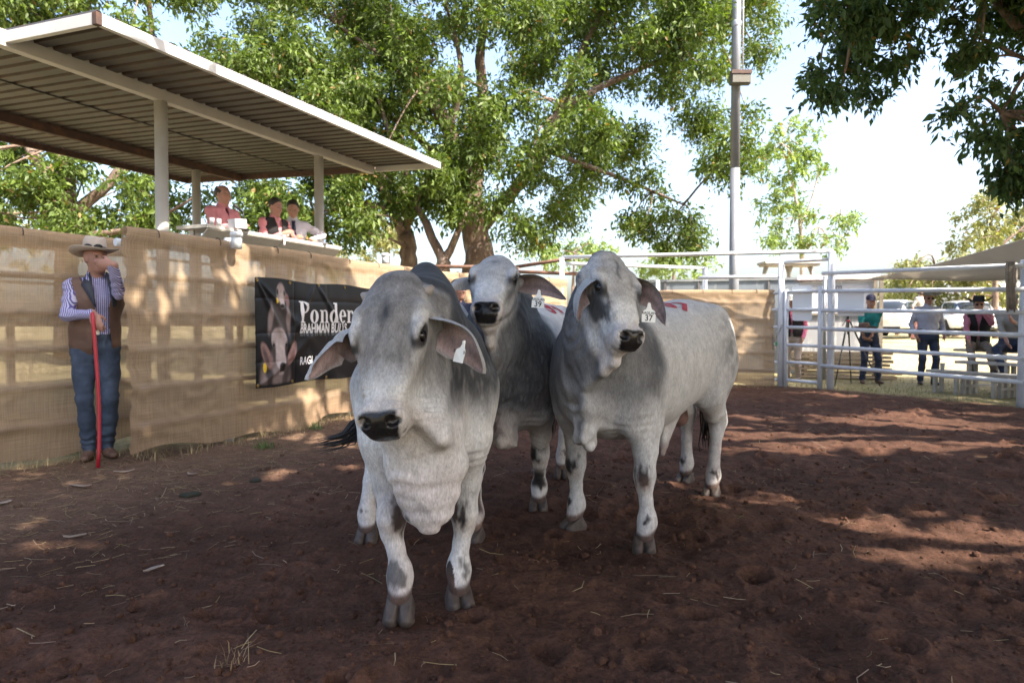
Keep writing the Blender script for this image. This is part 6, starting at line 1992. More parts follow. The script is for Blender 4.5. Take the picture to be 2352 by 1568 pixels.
# ------------------------------------------------------------------ printed vinyl banner on the left screen
def build_banner():
    A = at(567, 750, 6.98)[:2]; B = np.array((-1.86, 9.32))
    d = nrm(B - A); n_ = np.array((d[1], -d[0]))
    W, Z0, Z1 = 2.45, 0.53, 1.66
    r = empty("sale_banner", (A[0], A[1], 0))
    tag(r, "black vinyl cattle stud banner with white lettering hung on the burlap", "banner")
    def wob(u, z):
        u = np.asarray(u, float); z = np.asarray(z, float)
        q = np.column_stack([u.ravel(), z.ravel(), u.ravel() * 0])
        o = 0.105 + 0.010 * fbm(q, 2.2, 2, 61)
        cr = np.zeros(len(q))
        for (cu, cz, a) in ((0.0, Z1, -0.95), (0.0, Z1, -0.62), (1.02, Z1, -2.2), (1.02, Z1, -0.8), (0.0, Z0, 0.5)):   # folds radiating from the eyelets
            du, dz = q[:, 0] - cu, q[:, 1] - cz
            along = du * math.cos(a) + dz * math.sin(a); across = -du * math.sin(a) + dz * math.cos(a)
            cr += 0.016 * np.exp(-(across / (0.015 + 0.045 * np.abs(along))) ** 2) * sm(along, 0.0, 0.15) * (1 - sm(along, 0.5, 1.5))
        for zc in (1.45, 1.09, 0.79):                       # packing creases
            cr -= 0.006 * np.exp(-np.abs(q[:, 1] - zc) / 0.018)
        for uc in (0.62, 1.24):
            cr -= 0.006 * np.exp(-np.abs(q[:, 0] - uc) / 0.02)
        return (o + cr).reshape(u.shape)
    def P(u, z, lift=0.0):
        o = wob(np.array([u]), np.array([z]))[0] + lift
        p = d * u + n_ * o
        return (p[0], p[1], z)
    nu, nz = 150, 76
    U, Zz = np.meshgrid(np.linspace(0, W, nu), np.linspace(Z0, Z1, nz))
    O = wob(U, Zz)
    Ze = Zz + 0.012 * np.sin(U * 5) * ((Zz - Z0) / (Z1 - Z0) - 0.5) * 2
    V = np.stack([d[0] * U + n_[0] * O, d[1] * U + n_[1] * O, Ze], -1).reshape(-1, 3)
    i, j = np.meshgrid(np.arange(nz - 1), np.arange(nu - 1), indexing='ij')
    q = (i * nu + j).ravel()
    Q = np.column_stack([q, q + 1, q + nu + 1, q + nu])
    mesh_obj("vinyl", V, Q, principled("black_vinyl", (0.010, 0.010, 0.012), rough=0.36, spec=0.18), r)
    M_wh = principled("banner_white_print", (0.62, 0.61, 0.62), rough=0.35)
    def stick(name, tv, tf, u0, z0, mat, lift=0.003, cut=0.05):
        tv, tf = refine(tv, tf, cut)
        if not len(tv): return
        uu, zz = tv[:, 0] + u0, tv[:, 1] + z0
        o = wob(uu, zz) + lift
        zz = zz + 0.012 * np.sin(uu * 5) * ((zz - Z0) / (Z1 - Z0) - 0.5) * 2
        v = np.column_stack([d[0] * uu + n_[0] * o, d[1] * uu + n_[1] * o, zz])
        mesh_obj(name, v.tolist(), tf, mat, r, smooth=False)
    # heavy serif letters drawn from stems, bowls and slab serifs
    def ring(cx, cy, rx, ry, ix, iy, a0=0, a1=360, n=28):
        v, f = [], []
        for k in range(n + 1):
            a = R(a0 + (a1 - a0) * k / n)
            v.append((cx + rx * math.cos(a), cy + ry * math.sin(a))); v.append((cx + ix * math.cos(a), cy + iy * math.sin(a)))
            if k: f.append((2 * k - 2, 2 * k - 1, 2 * k + 1, 2 * k))
        return v, f
    def rect(x0, y0, x1, y1):
        return [(x0, y0), (x1, y0), (x1, y1), (x0, y1)], [(0, 1, 2, 3)]
    LET = {
        'P': (0.165, [rect(0.022, 0, 0.068, 0.245), rect(0, 0, 0.092, 0.014), rect(0, 0.231, 0.07, 0.245), ring(0.066, 0.178, 0.090, 0.067, 0.036, 0.054, -90, 90)]),
        'o': (0.145, [ring(0.067, 0.075, 0.066, 0.080, 0.022, 0.068)]),
        'n': (0.165, [rect(0.018, 0, 0.060, 0.150), rect(0, 0, 0.074, 0.013), rect(0, 0.139, 0.03, 0.152), ring(0.088, 0.098, 0.052, 0.056, 0.012, 0.044, 0, 125), rect(0.100, 0, 0.140, 0.100), rect(0.086, 0, 0.155, 0.013)]),
        'd': (0.160, [ring(0.062, 0.075, 0.062, 0.080, 0.020, 0.066), rect(0.090, 0.0, 0.132, 0.235), rect(0.068, 0.224, 0.100, 0.238), rect(0.12, 0, 0.150, 0.013)]),
        'e': (0.132, [ring(0.064, 0.075, 0.064, 0.080, 0.022, 0.068, 0, 318), rect(0.035, 0.072, 0.122, 0.084)]),
        'r': (0.122, [rect(0.018, 0, 0.060, 0.150), rect(0, 0, 0.080, 0.013), rect(0, 0.139, 0.03, 0.152), ring(0.084, 0.110, 0.036, 0.042, 0.020, 0.026, 20, 170), ring(0.106, 0.128, 0.019, 0.020, 0.001, 0.001)]),
        's': (0.110, [ring(0.050, 0.108, 0.046, 0.046, 0.018, 0.034, 20, 265), ring(0.052, 0.040, 0.050, 0.046, 0.018, 0.033, -160, 95)]),
        'a': (0.140, [ring(0.052, 0.046, 0.050, 0.048, 0.016, 0.036), rect(0.082, 0, 0.120, 0.105), ring(0.068, 0.102, 0.052, 0.052, 0.016, 0.040, 0, 165), rect(0.11, 0, 0.14, 0.013)])}
    x = 0.70
    for ch in "Ponderosa":
        adv, shapes = LET[ch]
        for k, (v, f) in enumerate(shapes):
            v = np.array([(a * 1.14, b, 0) for a, b in v])
            stick("banner_letter", v, f, x, 1.20, M_wh, 0.003 + 0.0004 * k)
        x += adv * 1.14 + 0.012
    def line(txt, size, u0, z, bold, sx, mat, shear=0.0, lift=0.003):
        tv, tf = text_mesh(txt, size, bold, sx)
        tv[:, 0] -= tv[:, 0].min()
        tv[:, 0] += tv[:, 1] * shear
        stick("banner_line", tv, tf, u0, z, mat, lift)
    line("BRAHMAN BULLS", 0.150, 0.705, 1.132, 0.0045, 0.80, M_wh)
    M_ghost = principled("banner_ghost_reflection", (0.06, 0.06, 0.065), rough=0.4)
    line("BRAHMAN BULLS", 0.150, 0.712, 1.098, 0.0035, 0.80, M_ghost, lift=0.0015)  # lettering's reflection in a vinyl fold, laid in as dim grey letters
    line("RAGLAN", 0.125, 0.71, 0.765, 0.002, 0.86, M_wh, shear=0.15)
    # printed cattle portraits: one ink layer on the vinyl, colours dotted in per point
    pu, pz = 118, 176
    UU, ZZ = np.meshgrid(np.linspace(0.02, 0.69, pu), np.linspace(0.545, 1.635, pz))
    u, z = UU.ravel(), ZZ.ravel()
    q2 = np.column_stack([u, z])
    nz1, nz2 = fbm2(q2, 9, 3, 5), fbm2(q2, 40, 2, 6)
    u = u + 0.006 * nz1; z = z + 0.006 * fbm2(q2, 9, 3, 8)
    ink = np.tile(np.array((0.010, 0.010, 0.012)), (len(u), 1))
    def lay(m, c):
        nonlocal ink
        m = np.clip(m, 0, 1)[:, None]
        ink = ink * (1 - m) + np.asarray(c) * m
    def el(cu, cz, ru, rz_, rot=0.0, soft=0.12):
        du, dz = u - cu, z - cz
        a_ = du * math.cos(rot) + dz * math.sin(rot); c_ = -du * math.sin(rot) + dz * math.cos(rot)
        return 1 - sm(np.sqrt((a_ / ru) ** 2 + (c_ / rz_) ** 2), 1 - soft, 1 + soft)
    hide = np.array((0.24, 0.185, 0.175)); pale = np.array((0.40, 0.335, 0.325)); shd = np.array((0.05, 0.042, 0.042))
    # animal behind: dark neck with lit rims, small face
    lay(el(0.36, 1.22, 0.155, 0.20), shd)
    lay(el(0.23, 1.24, 0.035, 0.15, -0.12, 0.5) * 0.9, hide)
    lay(el(0.51, 1.24, 0.030, 0.16, 0.08, 0.5) * 0.9, hide)
    lay(el(0.50, 1.44, 0.032, 0.075, 0.25, 0.25), np.array((0.20, 0.11, 0.10)))
    lay(el(0.40, 1.50, 0.072, 0.115, 0.0, 0.18), hide * 1.05)
    lay(el(0.41, 1.43, 0.040, 0.075, 0.0, 0.4), pale)
    lay(el(0.345, 1.52, 0.016, 0.035, 0.0, 0.5), shd * 0.4); lay(el(0.455, 1.51, 0.012, 0.03, 0.0, 0.5), shd * 0.5)
    lay(el(0.41, 1.375, 0.035, 0.022, 0.0, 0.3), shd * 0.3)
    lay(el(0.33, 1.43, 0.016, 0.03, 0.0, 0.15), (0.60, 0.40, 0.03))
    # animal in front
    lay(el(0.30, 0.60, 0.24, 0.30, 0.0, 0.2), hide * 0.75)
    lay(el(0.20, 0.66, 0.05, 0.20, 0.15, 0.5) * 0.95, shd * 0.5)
    lay(el(0.47, 0.62, 0.05, 0.16, -0.2, 0.5) * 0.8, shd * 0.5)
    lay(el(0.16, 0.86, 0.060, 0.15, 0.45, 0.18), np.array((0.26, 0.155, 0.14))); lay(el(0.15, 0.85, 0.03, 0.10, 0.45, 0.6) * 0.8, shd)
    lay(el(0.565, 0.87, 0.060, 0.14, -0.55, 0.18), np.array((0.28, 0.17, 0.155))); lay(el(0.57, 0.87, 0.03, 0.09, -0.55, 0.6) * 0.7, np.array((0.14, 0.06, 0.05)))
    lay(el(0.355, 1.02, 0.118, 0.125, 0.0, 0.12), pale * 0.85)
    lay(el(0.375, 0.86, 0.078, 0.19, 0.05, 0.14), pale)
    lay(el(0.355, 1.08, 0.075, 0.07, 0.0, 0.6) * 0.5, hide)
    lay(el(0.275, 0.90, 0.030, 0.10, 0.05, 0.4) * 0.9, shd); lay(el(0.46, 0.92, 0.020, 0.08, -0.05, 0.4) * 0.8, shd)
    lay(el(0.272, 0.965, 0.016, 0.016, 0.0, 0.3), (0.008, 0.008, 0.008)); lay(el(0.462, 0.965, 0.012, 0.014, 0.0, 0.3), (0.008, 0.008, 0.008))
    lay(el(0.40, 0.725, 0.056, 0.058, 0.0, 0.15), shd * 0.3); lay(el(0.395, 0.665, 0.045, 0.018, 0.0, 0.3), pale * 0.8)
    lay(el(0.132, 0.735, 0.026, 0.048, 0.1, 0.1), (0.62, 0.42, 0.03))
    lay(el(0.325, 0.955, 0.012, 0.06, 0.0, 0.6) * 0.3, np.array((0.55, 0.5, 0.49)))
    fade = sm(UU.ravel(), 0.02, 0.08) * (1 - sm(UU.ravel(), 0.60, 0.69)) * sm(ZZ.ravel(), 0.545, 0.58)
    ink = ink * (1 + 0.16 * nz2 + 0.12 * nz1)[:, None]
    ink = ink * fade[:, None] + np.array((0.010, 0.010, 0.012)) * (1 - fade[:, None])
    O2 = wob(UU, ZZ) + 0.0016
    Z2 = ZZ + 0.012 * np.sin(UU * 5) * ((ZZ - Z0) / (Z1 - Z0) - 0.5) * 2
    V2 = np.stack([d[0] * UU + n_[0] * O2, d[1] * UU + n_[1] * O2, Z2], -1).reshape(-1, 3)
    i, j = np.meshgrid(np.arange(pz - 1), np.arange(pu - 1), indexing='ij')
    q = (i * pu + j).ravel()
    mesh_obj("printed_portrait", V2, np.column_stack([q, q + 1, q + pu + 1, q + pu]), principled("banner_print", attr=True, rough=0.36, spec=0.18), r, col=np.clip(ink, 0.004, 0.8))
    M_brass = principled("brass_eyelet", (0.42, 0.28, 0.08), rough=0.35, metal=0.8)
    for (u, z) in ((0.025, Z1 - 0.025), (0.55, Z1 - 0.025), (1.06, Z1 - 0.025), (1.6, Z1 - 0.025), (2.42, Z1 - 0.025), (0.025, Z0 + 0.025), (0.58, Z0 + 0.03), (1.2, Z0 + 0.03), (2.42, Z0 + 0.025)):
        p = Vector(P(u, z, 0.004))
        th = [(0.013 * math.cos(t), 0.013 * math.sin(t)) for t in np.linspace(0, 2 * math.pi, 13)]
        MB().tube([p + Vector((d[0] * a, d[1] * a, b)) for a, b in th], 0.004, 6, caps=False).build("eyelet", M_brass, r, smooth=True)
build_banner()
# ------------------------------------------------------------------ trees
M_bark = principled("bark", (0.13, 0.088, 0.066), rough=0.9, blend=(((0.26, 0.20, 0.165), 5, 0.5, 0.68, 5), ((0.05, 0.036, 0.03), 12, 0.58, 0.72, 5)), stretch=(1, 1, 0.35), bump=((14, 0.03, (1, 1, 0.3)),))
M_barkp = principled("pale_bark", (0.36, 0.30, 0.26), rough=0.9, vary=(5, 0.3))
M_leaf = principled("leaf", attr=True, rough=0.5, spec=0.3, trans=0.36, trans_tint=(1.25, 1.35, 0.5))

def inside_poly(x, y, poly):
    c = np.zeros(len(x), dtype=bool)
    p = np.array(poly, float)
    for i in range(len(p)):
        a, b = p[i], p[(i + 1) % len(p)]
        c ^= ((a[1] > y) != (b[1] > y)) & (x < (b[0] - a[0]) * (y - a[1]) / (b[1] - a[1] + 1e-12) + a[0])
    return c

def leaf_cloud(centres, radii, n, size, rng, cols, twig=13, droop=0.5, spread=0.16, flat=0.8, cut=None):
    """leaves in small sprays spread through a set of clumps -> V, F, colours"""
    nt = max(1, n // twig)
    w = radii ** 2.2
    ci = rng.choice(len(centres), nt, p=w / w.sum())
    dr = rng.normal(size=(nt, 3)); dr /= np.linalg.norm(dr, axis=1)[:, None]
    rr = rng.random(nt) ** 0.45
    tc = centres[ci] + dr * (radii[ci] * rr)[:, None] * np.array((1, 1, flat))
    td = dr * 0.7 + rng.normal(size=(nt, 3)) * 0.5 + np.array((0, 0, -0.25))
    td /= np.linalg.norm(td, axis=1)[:, None]
    k = np.repeat(np.arange(nt), twig)
    m = len(k)
    u = np.tile(np.linspace(-1, 1, twig), nt) + rng.normal(0, 0.1, m)
    pos = tc[k] + td[k] * (u * spread * 1.5)[:, None] + rng.normal(0, spread * 0.35, (m, 3))
    if cut is not None:
        keep = ~cut(pos)
        pos, k, m = pos[keep], k[keep], int(keep.sum())
    ld = td[k] * 0.45 + rng.normal(size=(m, 3)) * 0.75 + np.array((0, 0, -droop))
    ld /= np.linalg.norm(ld, axis=1)[:, None]
    nv = rng.normal(size=(m, 3)) + np.array((0, 0, 0.8))
    sd = np.cross(ld, nv); sd /= np.maximum(np.linalg.norm(sd, axis=1), 1e-6)[:, None]
    nn = np.cross(sd, ld)
    L = size * np.clip(rng.lognormal(-0.04, 0.32, m), 0.45, 1.8)
    wd = L * rng.uniform(0.15, 0.25, m)
    a = pos
    b = pos + ld * (L * 0.45)[:, None] + sd * wd[:, None] + nn * (wd * 0.35)[:, None]
    c = pos + ld * L[:, None] - np.array((0, 0, 1)) * (L * 0.08)[:, None]
    e = pos + ld * (L * 0.45)[:, None] - sd * wd[:, None] + nn * (wd * 0.35)[:, None]
    V = np.stack([a, b, c, e], 1).reshape(-1, 3)
    o = np.arange(m) * 4
    F = np.concatenate([np.column_stack([o, o + 1, o + 2]), np.column_stack([o, o + 2, o + 3])])
    cols = np.array(cols)
    tone = rng.random(nt)[k]
    base = cols[0] * (1 - tone[:, None]) + cols[1] * tone[:, None]
    base = base * rng.uniform(0.75, 1.25, m)[:, None]
    odd = rng.random(m) < 0.02
    base[odd] = np.array((0.20, 0.13, 0.04))
    return V.astype(np.float32), F, np.repeat(base, 4, 0)

def limb_mesh(limbs, rng):
    mb = MB()
    for (pts, r0, r1) in limbs:
        pts = [np.array(p, float) for p in pts]
        fine, rad = [], []
        n = len(pts) - 1
        for i in range(n):
            p0, p1, p2, p3 = pts[max(i - 1, 0)], pts[i], pts[i + 1], pts[min(i + 2, n)]
            for k in range(4):
                t = k / 4
                q = 0.5 * ((2 * p1) + (-p0 + p2) * t + (2 * p0 - 5 * p1 + 4 * p2 - p3) * t * t + (-p0 + 3 * p1 - 3 * p2 + p3) * t ** 3)
                u = (i + t) / n
                r_ = r0 + (r1 - r0) * u
                fine.append(q + rng.normal(0, 0.12, 3) * r_); rad.append(r_ * rng.uniform(0.92, 1.1))
        fine.append(pts[-1]); rad.append(r1)
        mb.tube(fine, rad, 9 if r0 > 0.06 else 6)
    return mb

def make_tree(name, label, base, limbs, clumps, nleaf, size, cols, seed, group, bark=None, twigs=0, cut=None, **kw):
    """limbs: list of (world polyline, radius at root, radius at tip); clumps: (centre, radius) arrays"""
    rng = np.random.default_rng(seed)
    base = np.array(base, float)
    root = empty(name, base)
    tag(root, label, "tree", group)
    C, Rr = clumps
    ends = [np.array(l[0][-1]) for l in limbs] + [np.array(l[0][len(l[0]) // 2]) for l in limbs]
    extra = []
    E = np.array(ends)
    for _ in range(twigs):                                 # thinner branches reach from the limbs into the clumps
        i = rng.integers(0, len(C))
        j = np.argmin(np.linalg.norm(E - C[i], axis=1) + rng.uniform(0, 0.8, len(E)))
        a, b = E[j], C[i] + rng.normal(0, 0.3, 3) * Rr[i]
        L = np.linalg.norm(b - a)
        if L < 0.3: continue
        mid = (a + b) / 2 + rng.normal(0, 0.10, 3) * L + np.array((0, 0, 0.10 * L))
        extra.append(([a, mid, b], min(0.05, 0.012 * L + 0.012), 0.007))
    mb = limb_mesh(list(limbs) + extra, rng)
    mb.v = [tuple(np.array(p) - base) for p in mb.v]
    mb.build("trunk", bark or M_bark, root, smooth=True)
    V, F, c = leaf_cloud(C, Rr, nleaf, size, rng, cols, cut=cut, **kw)
    o = mesh_obj("crown", V - base.astype(np.float32), F, M_leaf, root, smooth=False, col=c)
    return root

def clumps_in(poly, n, rpx, d, dvar, seed, below=None):
    rng = np.random.default_rng(seed)
    p = np.array(poly, float)
    lo, hi = p.min(0), p.max(0)
    C, Rr = [], []
    while len(C) < n:
        x, y = rng.uniform(lo[0], hi[0]), rng.uniform(lo[1], hi[1])
        if not inside_poly(np.array([x]), np.array([y]), poly)[0]: continue
        dd = d + rng.uniform(-dvar, dvar)
        r = rng.uniform(*rpx)
        C.append(at(x, y, dd)); Rr.append(r * dd / FPX)
    return np.array(C), np.array(Rr)

def cat2(*cs):
    return np.concatenate([c[0] for c in cs]), np.concatenate([c[1] for c in cs])
def W(*pts, d=18.0):
    return [at(p[0], p[1], p[2] if len(p) > 2 else d) for p in pts]

GREEN = ((0.048, 0.080, 0.018), (0.115, 0.165, 0.030))
DARK = ((0.030, 0.062, 0.024), (0.050, 0.095, 0.030))
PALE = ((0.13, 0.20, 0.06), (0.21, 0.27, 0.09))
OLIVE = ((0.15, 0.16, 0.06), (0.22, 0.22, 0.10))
# big spreading tree in the middle
P1 = [(560, -160), (1790, -160), (1775, 60), (1735, 200), (1705, 400), (1650, 390), (1590, 320), (1510, 330), (1430, 385), (1330, 440), (1290, 545), (1180, 560), (1150, 480), (1060, 420), (940, 400), (860, 350), (800, 240), (720, 140), (560, 70)]
P1b = [(1330, 380), (1440, 370), (1560, 430), (1615, 520), (1585, 585), (1535, 600), (1500, 545), (1430, 560), (1440, 450)]
make_tree("spreading_tree", "big spreading tree with thick trunk behind the middle bull", ground_at(1105, 860) * 0 + np.array((at(1105, 700, 18.0)[0], 18.0, 0)),
    [(W((1108, 840), (1105, 650), (1098, 560), (1085, 470)), 0.50, 0.34),
     (W((1090, 500), (1080, 420), (1030, 300, 17.5), (965, 190, 17), (900, 60, 17), (880, -80, 17)), 0.27, 0.06),
     (W((1085, 480), (1095, 380), (1110, 250), (1105, 100), (1130, -60)), 0.27, 0.07),
     (W((1095, 530), (1180, 440), (1240, 340, 17), (1290, 250, 16.7), (1330, 130, 17), (1400, 0, 16.5)), 0.19, 0.04),
     (W((1160, 465), (1260, 350, 18), (1340, 320, 18), (1430, 285, 18)), 0.16, 0.05),
     (W((1085, 470), (1000, 360, 19), (930, 290, 19), (850, 240, 19)), 0.16, 0.05),
     (W((1300, 240, 16.5), (1420, 180, 17), (1540, 130, 17), (1650, 90, 17)), 0.09, 0.03),
     (W((1240, 340, 17), (1400, 400, 17), (1500, 440, 17), (1570, 470, 17)), 0.07, 0.02),
     (W((1030, 300, 17.5), (1060, 180, 17), (1040, 60, 17)), 0.10, 0.04),
     (W((965, 190, 17), (880, 130, 17), (780, 60, 17)), 0.09, 0.03)],
    cat2(clumps_in(P1, 205, (38, 74), 17.2, 2.8, 1), clumps_in(P1b, 18, (28, 44), 17.2, 0.5, 2)), 195000, 0.118, GREEN, 5, "trees behind the yard", twigs=90, spread=0.17)
# leaning tree left of it
P2p = [(450, 110), (640, 70), (800, 180), (850, 330), (860, 440), (820, 560), (740, 560), (560, 540), (560, 430), (740, 420), (640, 280), (470, 190)]
make_tree("leaning_tree", "tree with burled trunk leaning left behind the announcers", (at(942, 700, 17.0)[0], 17.0, 0),
    [(W((948, 830), (945, 640), (935, 570), (930, 530), d=17.0), 0.23, 0.20),
     (W((935, 560), (900, 470), (860, 400), (800, 320), (730, 250), (640, 180), d=17.0), 0.16, 0.04),
     (W((930, 530), (950, 440), (900, 330), (860, 200), d=17.0), 0.13, 0.04),
     (W((905, 480), (820, 470), (720, 500), (620, 520), d=16.5), 0.07, 0.02)],
    clumps_in(P2p, 72, (36, 62), 16.2, 1.6, 3), 56000, 0.115, GREEN, 7, "trees behind the yard", twigs=50)
# forked tree between them
P3p = [(880, 400), (1060, 400), (1110, 450), (1060, 500), (960, 490), (880, 470)]
make_tree("forked_tree", "smaller forked tree between the leaning tree and the big trunk", (at(1022, 700, 16.0)[0], 16.0, 0),
    [(W((1022, 820), (1020, 640), (1018, 590), d=16.0), 0.19, 0.15),
     (W((1018, 600), (985, 530), (955, 470), (900, 420), (850, 380), d=16.0), 0.12, 0.03),
     (W((1018, 600), (1050, 540), (1075, 470), (1080, 380), d=16.0), 0.11, 0.03)],
    clumps_in(P3p, 16, (26, 42), 16.0, 0.8, 5), 6000, 0.13, GREEN, 9, "trees behind the yard", twigs=14)
# tree behind the left of the shelter
P4 = [(-260, 320), (-260, 540), (60, 545), (330, 535), (470, 530), (470, 430), (300, 400), (100, 375), (0, 330)]
P4b = [(-260, -160), (470, -160), (455, 50), (390, 90), (250, 60), (60, 70), (-200, 80)]
make_tree("shade_tree", "dark leafy tree behind the left half of the shelter", (at(150, 700, 17.5)[0], 17.5, 0),
    [(W((150, 820), (155, 600), (160, 480), (140, 330), d=17.5), 0.30, 0.20),
     (W((160, 500), (250, 420), (330, 300), (350, 100), (330, -60), d=17.5), 0.16, 0.04),
     (W((150, 440), (60, 330), (20, 150), (60, -20), d=17.5), 0.16, 0.04),
     (W((165, 540), (280, 530), (380, 490), (450, 450), d=17.0), 0.09, 0.02),
     (W((140, 330), (180, 120), (220, -60), d=17.5), 0.13, 0.04)],
    cat2(clumps_in(P4, 46, (38, 62), 17.2, 1.6, 6), clumps_in(P4b, 46, (40, 66), 17.2, 1.6, 7)), 62000, 0.135, GREEN, 11, "trees behind the yard", twigs=50)
# slim pale tree and far trees on the right
P7 = [(1735, 300), (1850, 280), (1915, 340), (1900, 420), (1965, 500), (1935, 570), (1850, 590), (1765, 560), (1745, 480), (1725, 380)]
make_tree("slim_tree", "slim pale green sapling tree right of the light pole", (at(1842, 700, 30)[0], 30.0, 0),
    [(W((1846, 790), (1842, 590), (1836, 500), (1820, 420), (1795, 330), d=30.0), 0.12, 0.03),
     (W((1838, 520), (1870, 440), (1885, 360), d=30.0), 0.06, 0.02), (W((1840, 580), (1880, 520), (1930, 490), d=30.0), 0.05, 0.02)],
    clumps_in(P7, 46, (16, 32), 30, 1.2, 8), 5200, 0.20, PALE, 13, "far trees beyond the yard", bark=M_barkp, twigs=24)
P8 = [(2200, 470), (2280, 440), (2460, 440), (2460, 570), (2300, 590), (2190, 570)]
make_tree("sparse_tree", "sparse olive tree above the shade sail at the right edge", (at(2290, 700, 27)[0], 27.0, 0),
    [(W((2288, 800), (2285, 600), (2292, 545), (2275, 510), (2300, 470), d=27.0), 0.13, 0.03), (W((2290, 570), (2340, 530), (2400, 480), d=27.0), 0.07, 0.02)],
    clumps_in(P8, 32, (18, 38), 27, 1.5, 9), 4200, 0.19, OLIVE, 15, "far trees beyond the yard", twigs=22)
P9 = [(2040, 640), (2120, 590), (2230, 600), (2300, 640), (2420, 640), (2420, 700), (2250, 690), (2030, 705)]
make_tree("low_tree", "low spreading olive tree behind the spectators and parked cars", (at(2200, 700, 31)[0], 31.0, 0),
    [(W((2190, 800), (2205, 720), (2245, 670), (2290, 630), d=31.0), 0.17, 0.05), (W((2205, 720), (2190, 660), (2150, 620), d=31.0), 0.09, 0.02), (W((2240, 675), (2300, 680), (2370, 660), d=31.0), 0.07, 0.02)],
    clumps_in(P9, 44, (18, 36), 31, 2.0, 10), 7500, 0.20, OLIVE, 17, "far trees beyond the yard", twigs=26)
P10 = [(2010, 640), (2070, 600), (2110, 640), (2100, 715), (2030, 720)]
make_tree("far_bush_tree", "bushy far tree above the left white car", (at(2062, 700, 36)[0], 36.0, 0),
    [(W((2062, 790), (2062, 700), (2060, 650), d=36.0), 0.13, 0.05)], clumps_in(P10, 18, (16, 30), 36, 1.5, 12), 2600, 0.22, OLIVE, 19, "far trees beyond the yard", twigs=10)
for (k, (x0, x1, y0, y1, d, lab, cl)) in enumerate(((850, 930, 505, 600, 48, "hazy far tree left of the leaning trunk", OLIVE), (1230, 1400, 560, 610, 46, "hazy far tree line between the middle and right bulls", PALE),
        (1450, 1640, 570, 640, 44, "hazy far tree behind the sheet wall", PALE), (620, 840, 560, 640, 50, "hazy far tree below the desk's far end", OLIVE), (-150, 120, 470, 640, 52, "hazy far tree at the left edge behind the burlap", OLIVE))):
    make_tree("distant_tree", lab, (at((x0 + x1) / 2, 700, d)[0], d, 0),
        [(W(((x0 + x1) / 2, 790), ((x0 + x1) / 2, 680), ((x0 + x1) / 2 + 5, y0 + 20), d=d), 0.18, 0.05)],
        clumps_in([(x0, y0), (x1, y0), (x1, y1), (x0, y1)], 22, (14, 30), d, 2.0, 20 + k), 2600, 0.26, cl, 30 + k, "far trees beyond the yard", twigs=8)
# near tree whose branches hang into the top right
P6 = [(1860, -160), (2150, -160), (2130, 60), (2085, 150), (2010, 235), (1920, 262), (1850, 240), (1885, 100)]
P6b = [(2160, -160), (2620, -160), (2620, 430), (2400, 440), (2310, 430), (2250, 380), (2200, 335), (2190, 240), (2180, 100)]
make_tree("overhanging_tree", "dark overhanging branches of a near tree at the top right corner", (8.9, 8.6, 0),
    [([(8.9, 8.6, 0), (8.8, 8.5, 2.0), (8.5, 8.3, 3.6)], 0.30, 0.22),
     ([(8.5, 8.3, 3.6), *W((2420, 130, 8.0), (2260, -20, 7.9), (2100, -70, 7.8), (1960, 60, 7.8))], 0.07, 0.012),
     ([(8.5, 8.3, 3.6), *W((2480, 200, 8.0), (2380, 150, 7.8), (2300, 260, 7.6))], 0.06, 0.012),
     ([(8.5, 8.3, 3.6), (9.0, 7.0, 5.5), (9.5, 5.5, 7.0)], 0.18, 0.05)],
    cat2(clumps_in(P6, 48, (24, 44), 7.8, 0.6, 14), clumps_in(P6b, 110, (30, 52), 7.8, 0.7, 15)), 40000, 0.088, ((0.040, 0.080, 0.030), (0.075, 0.125, 0.045)), 21, "shade trees beside the yard", twigs=60, spread=0.10, droop=0.8)

# shade trees out of frame to the right and behind: their crowns throw the dappled shade over the yard
def sun_foot(p):
    """where the shadow of points p falls on the ground"""
    k = p[:, 2] / sun_from.z
    return p[:, :2] - np.outer(k, (sun_from.x, sun_from.y))
GAPS = []
for (x, y, rx, ry) in ((1780, 925, 0.9, 0.25), (1900, 945, 1.0, 0.22), (1730, 985, 0.8, 0.16), (2080, 975, 0.9, 0.18), (1950, 1000, 0.8, 0.20), (2200, 965, 0.7, 0.20), (1850, 1025, 0.55, 0.13), (2290, 1000, 0.5, 0.15),
                       (1960, 1290, 0.30, 0.10), (2160, 1235, 0.32, 0.08), (2290, 1225, 0.25, 0.09), (1380, 1420, 0.14, 0.06), (700, 1072, 0.42, 0.14), (600, 1095, 0.40, 0.14), (750, 1010, 0.5, 0.2), (650, 1000, 0.4, 0.16), (40, 1270, 0.22, 0.10), (60, 1210, 0.2, 0.08), (640, 1560, 0.30, 0.09), (900, 1550, 0.18, 0.06), (1400, 1040, 0.4, 0.12), (1330, 1085, 0.3, 0.10)):
    g = ground_at(x, y)
    GAPS.append((g[0], g[1], rx, ry))
_gr = np.random.default_rng(77)
for _ in range(64):
    g = ground_at(_gr.uniform(1600, 2380), _gr.uniform(902, 1050))
    GAPS.append((g[0], g[1], _gr.uniform(0.3, 0.8), _gr.uniform(0.06, 0.16)))
for _ in range(12):
    g = ground_at(_gr.uniform(1850, 2350), _gr.uniform(1200, 1320))
    GAPS.append((g[0], g[1], _gr.uniform(0.10, 0.3), _gr.uniform(0.04, 0.09)))
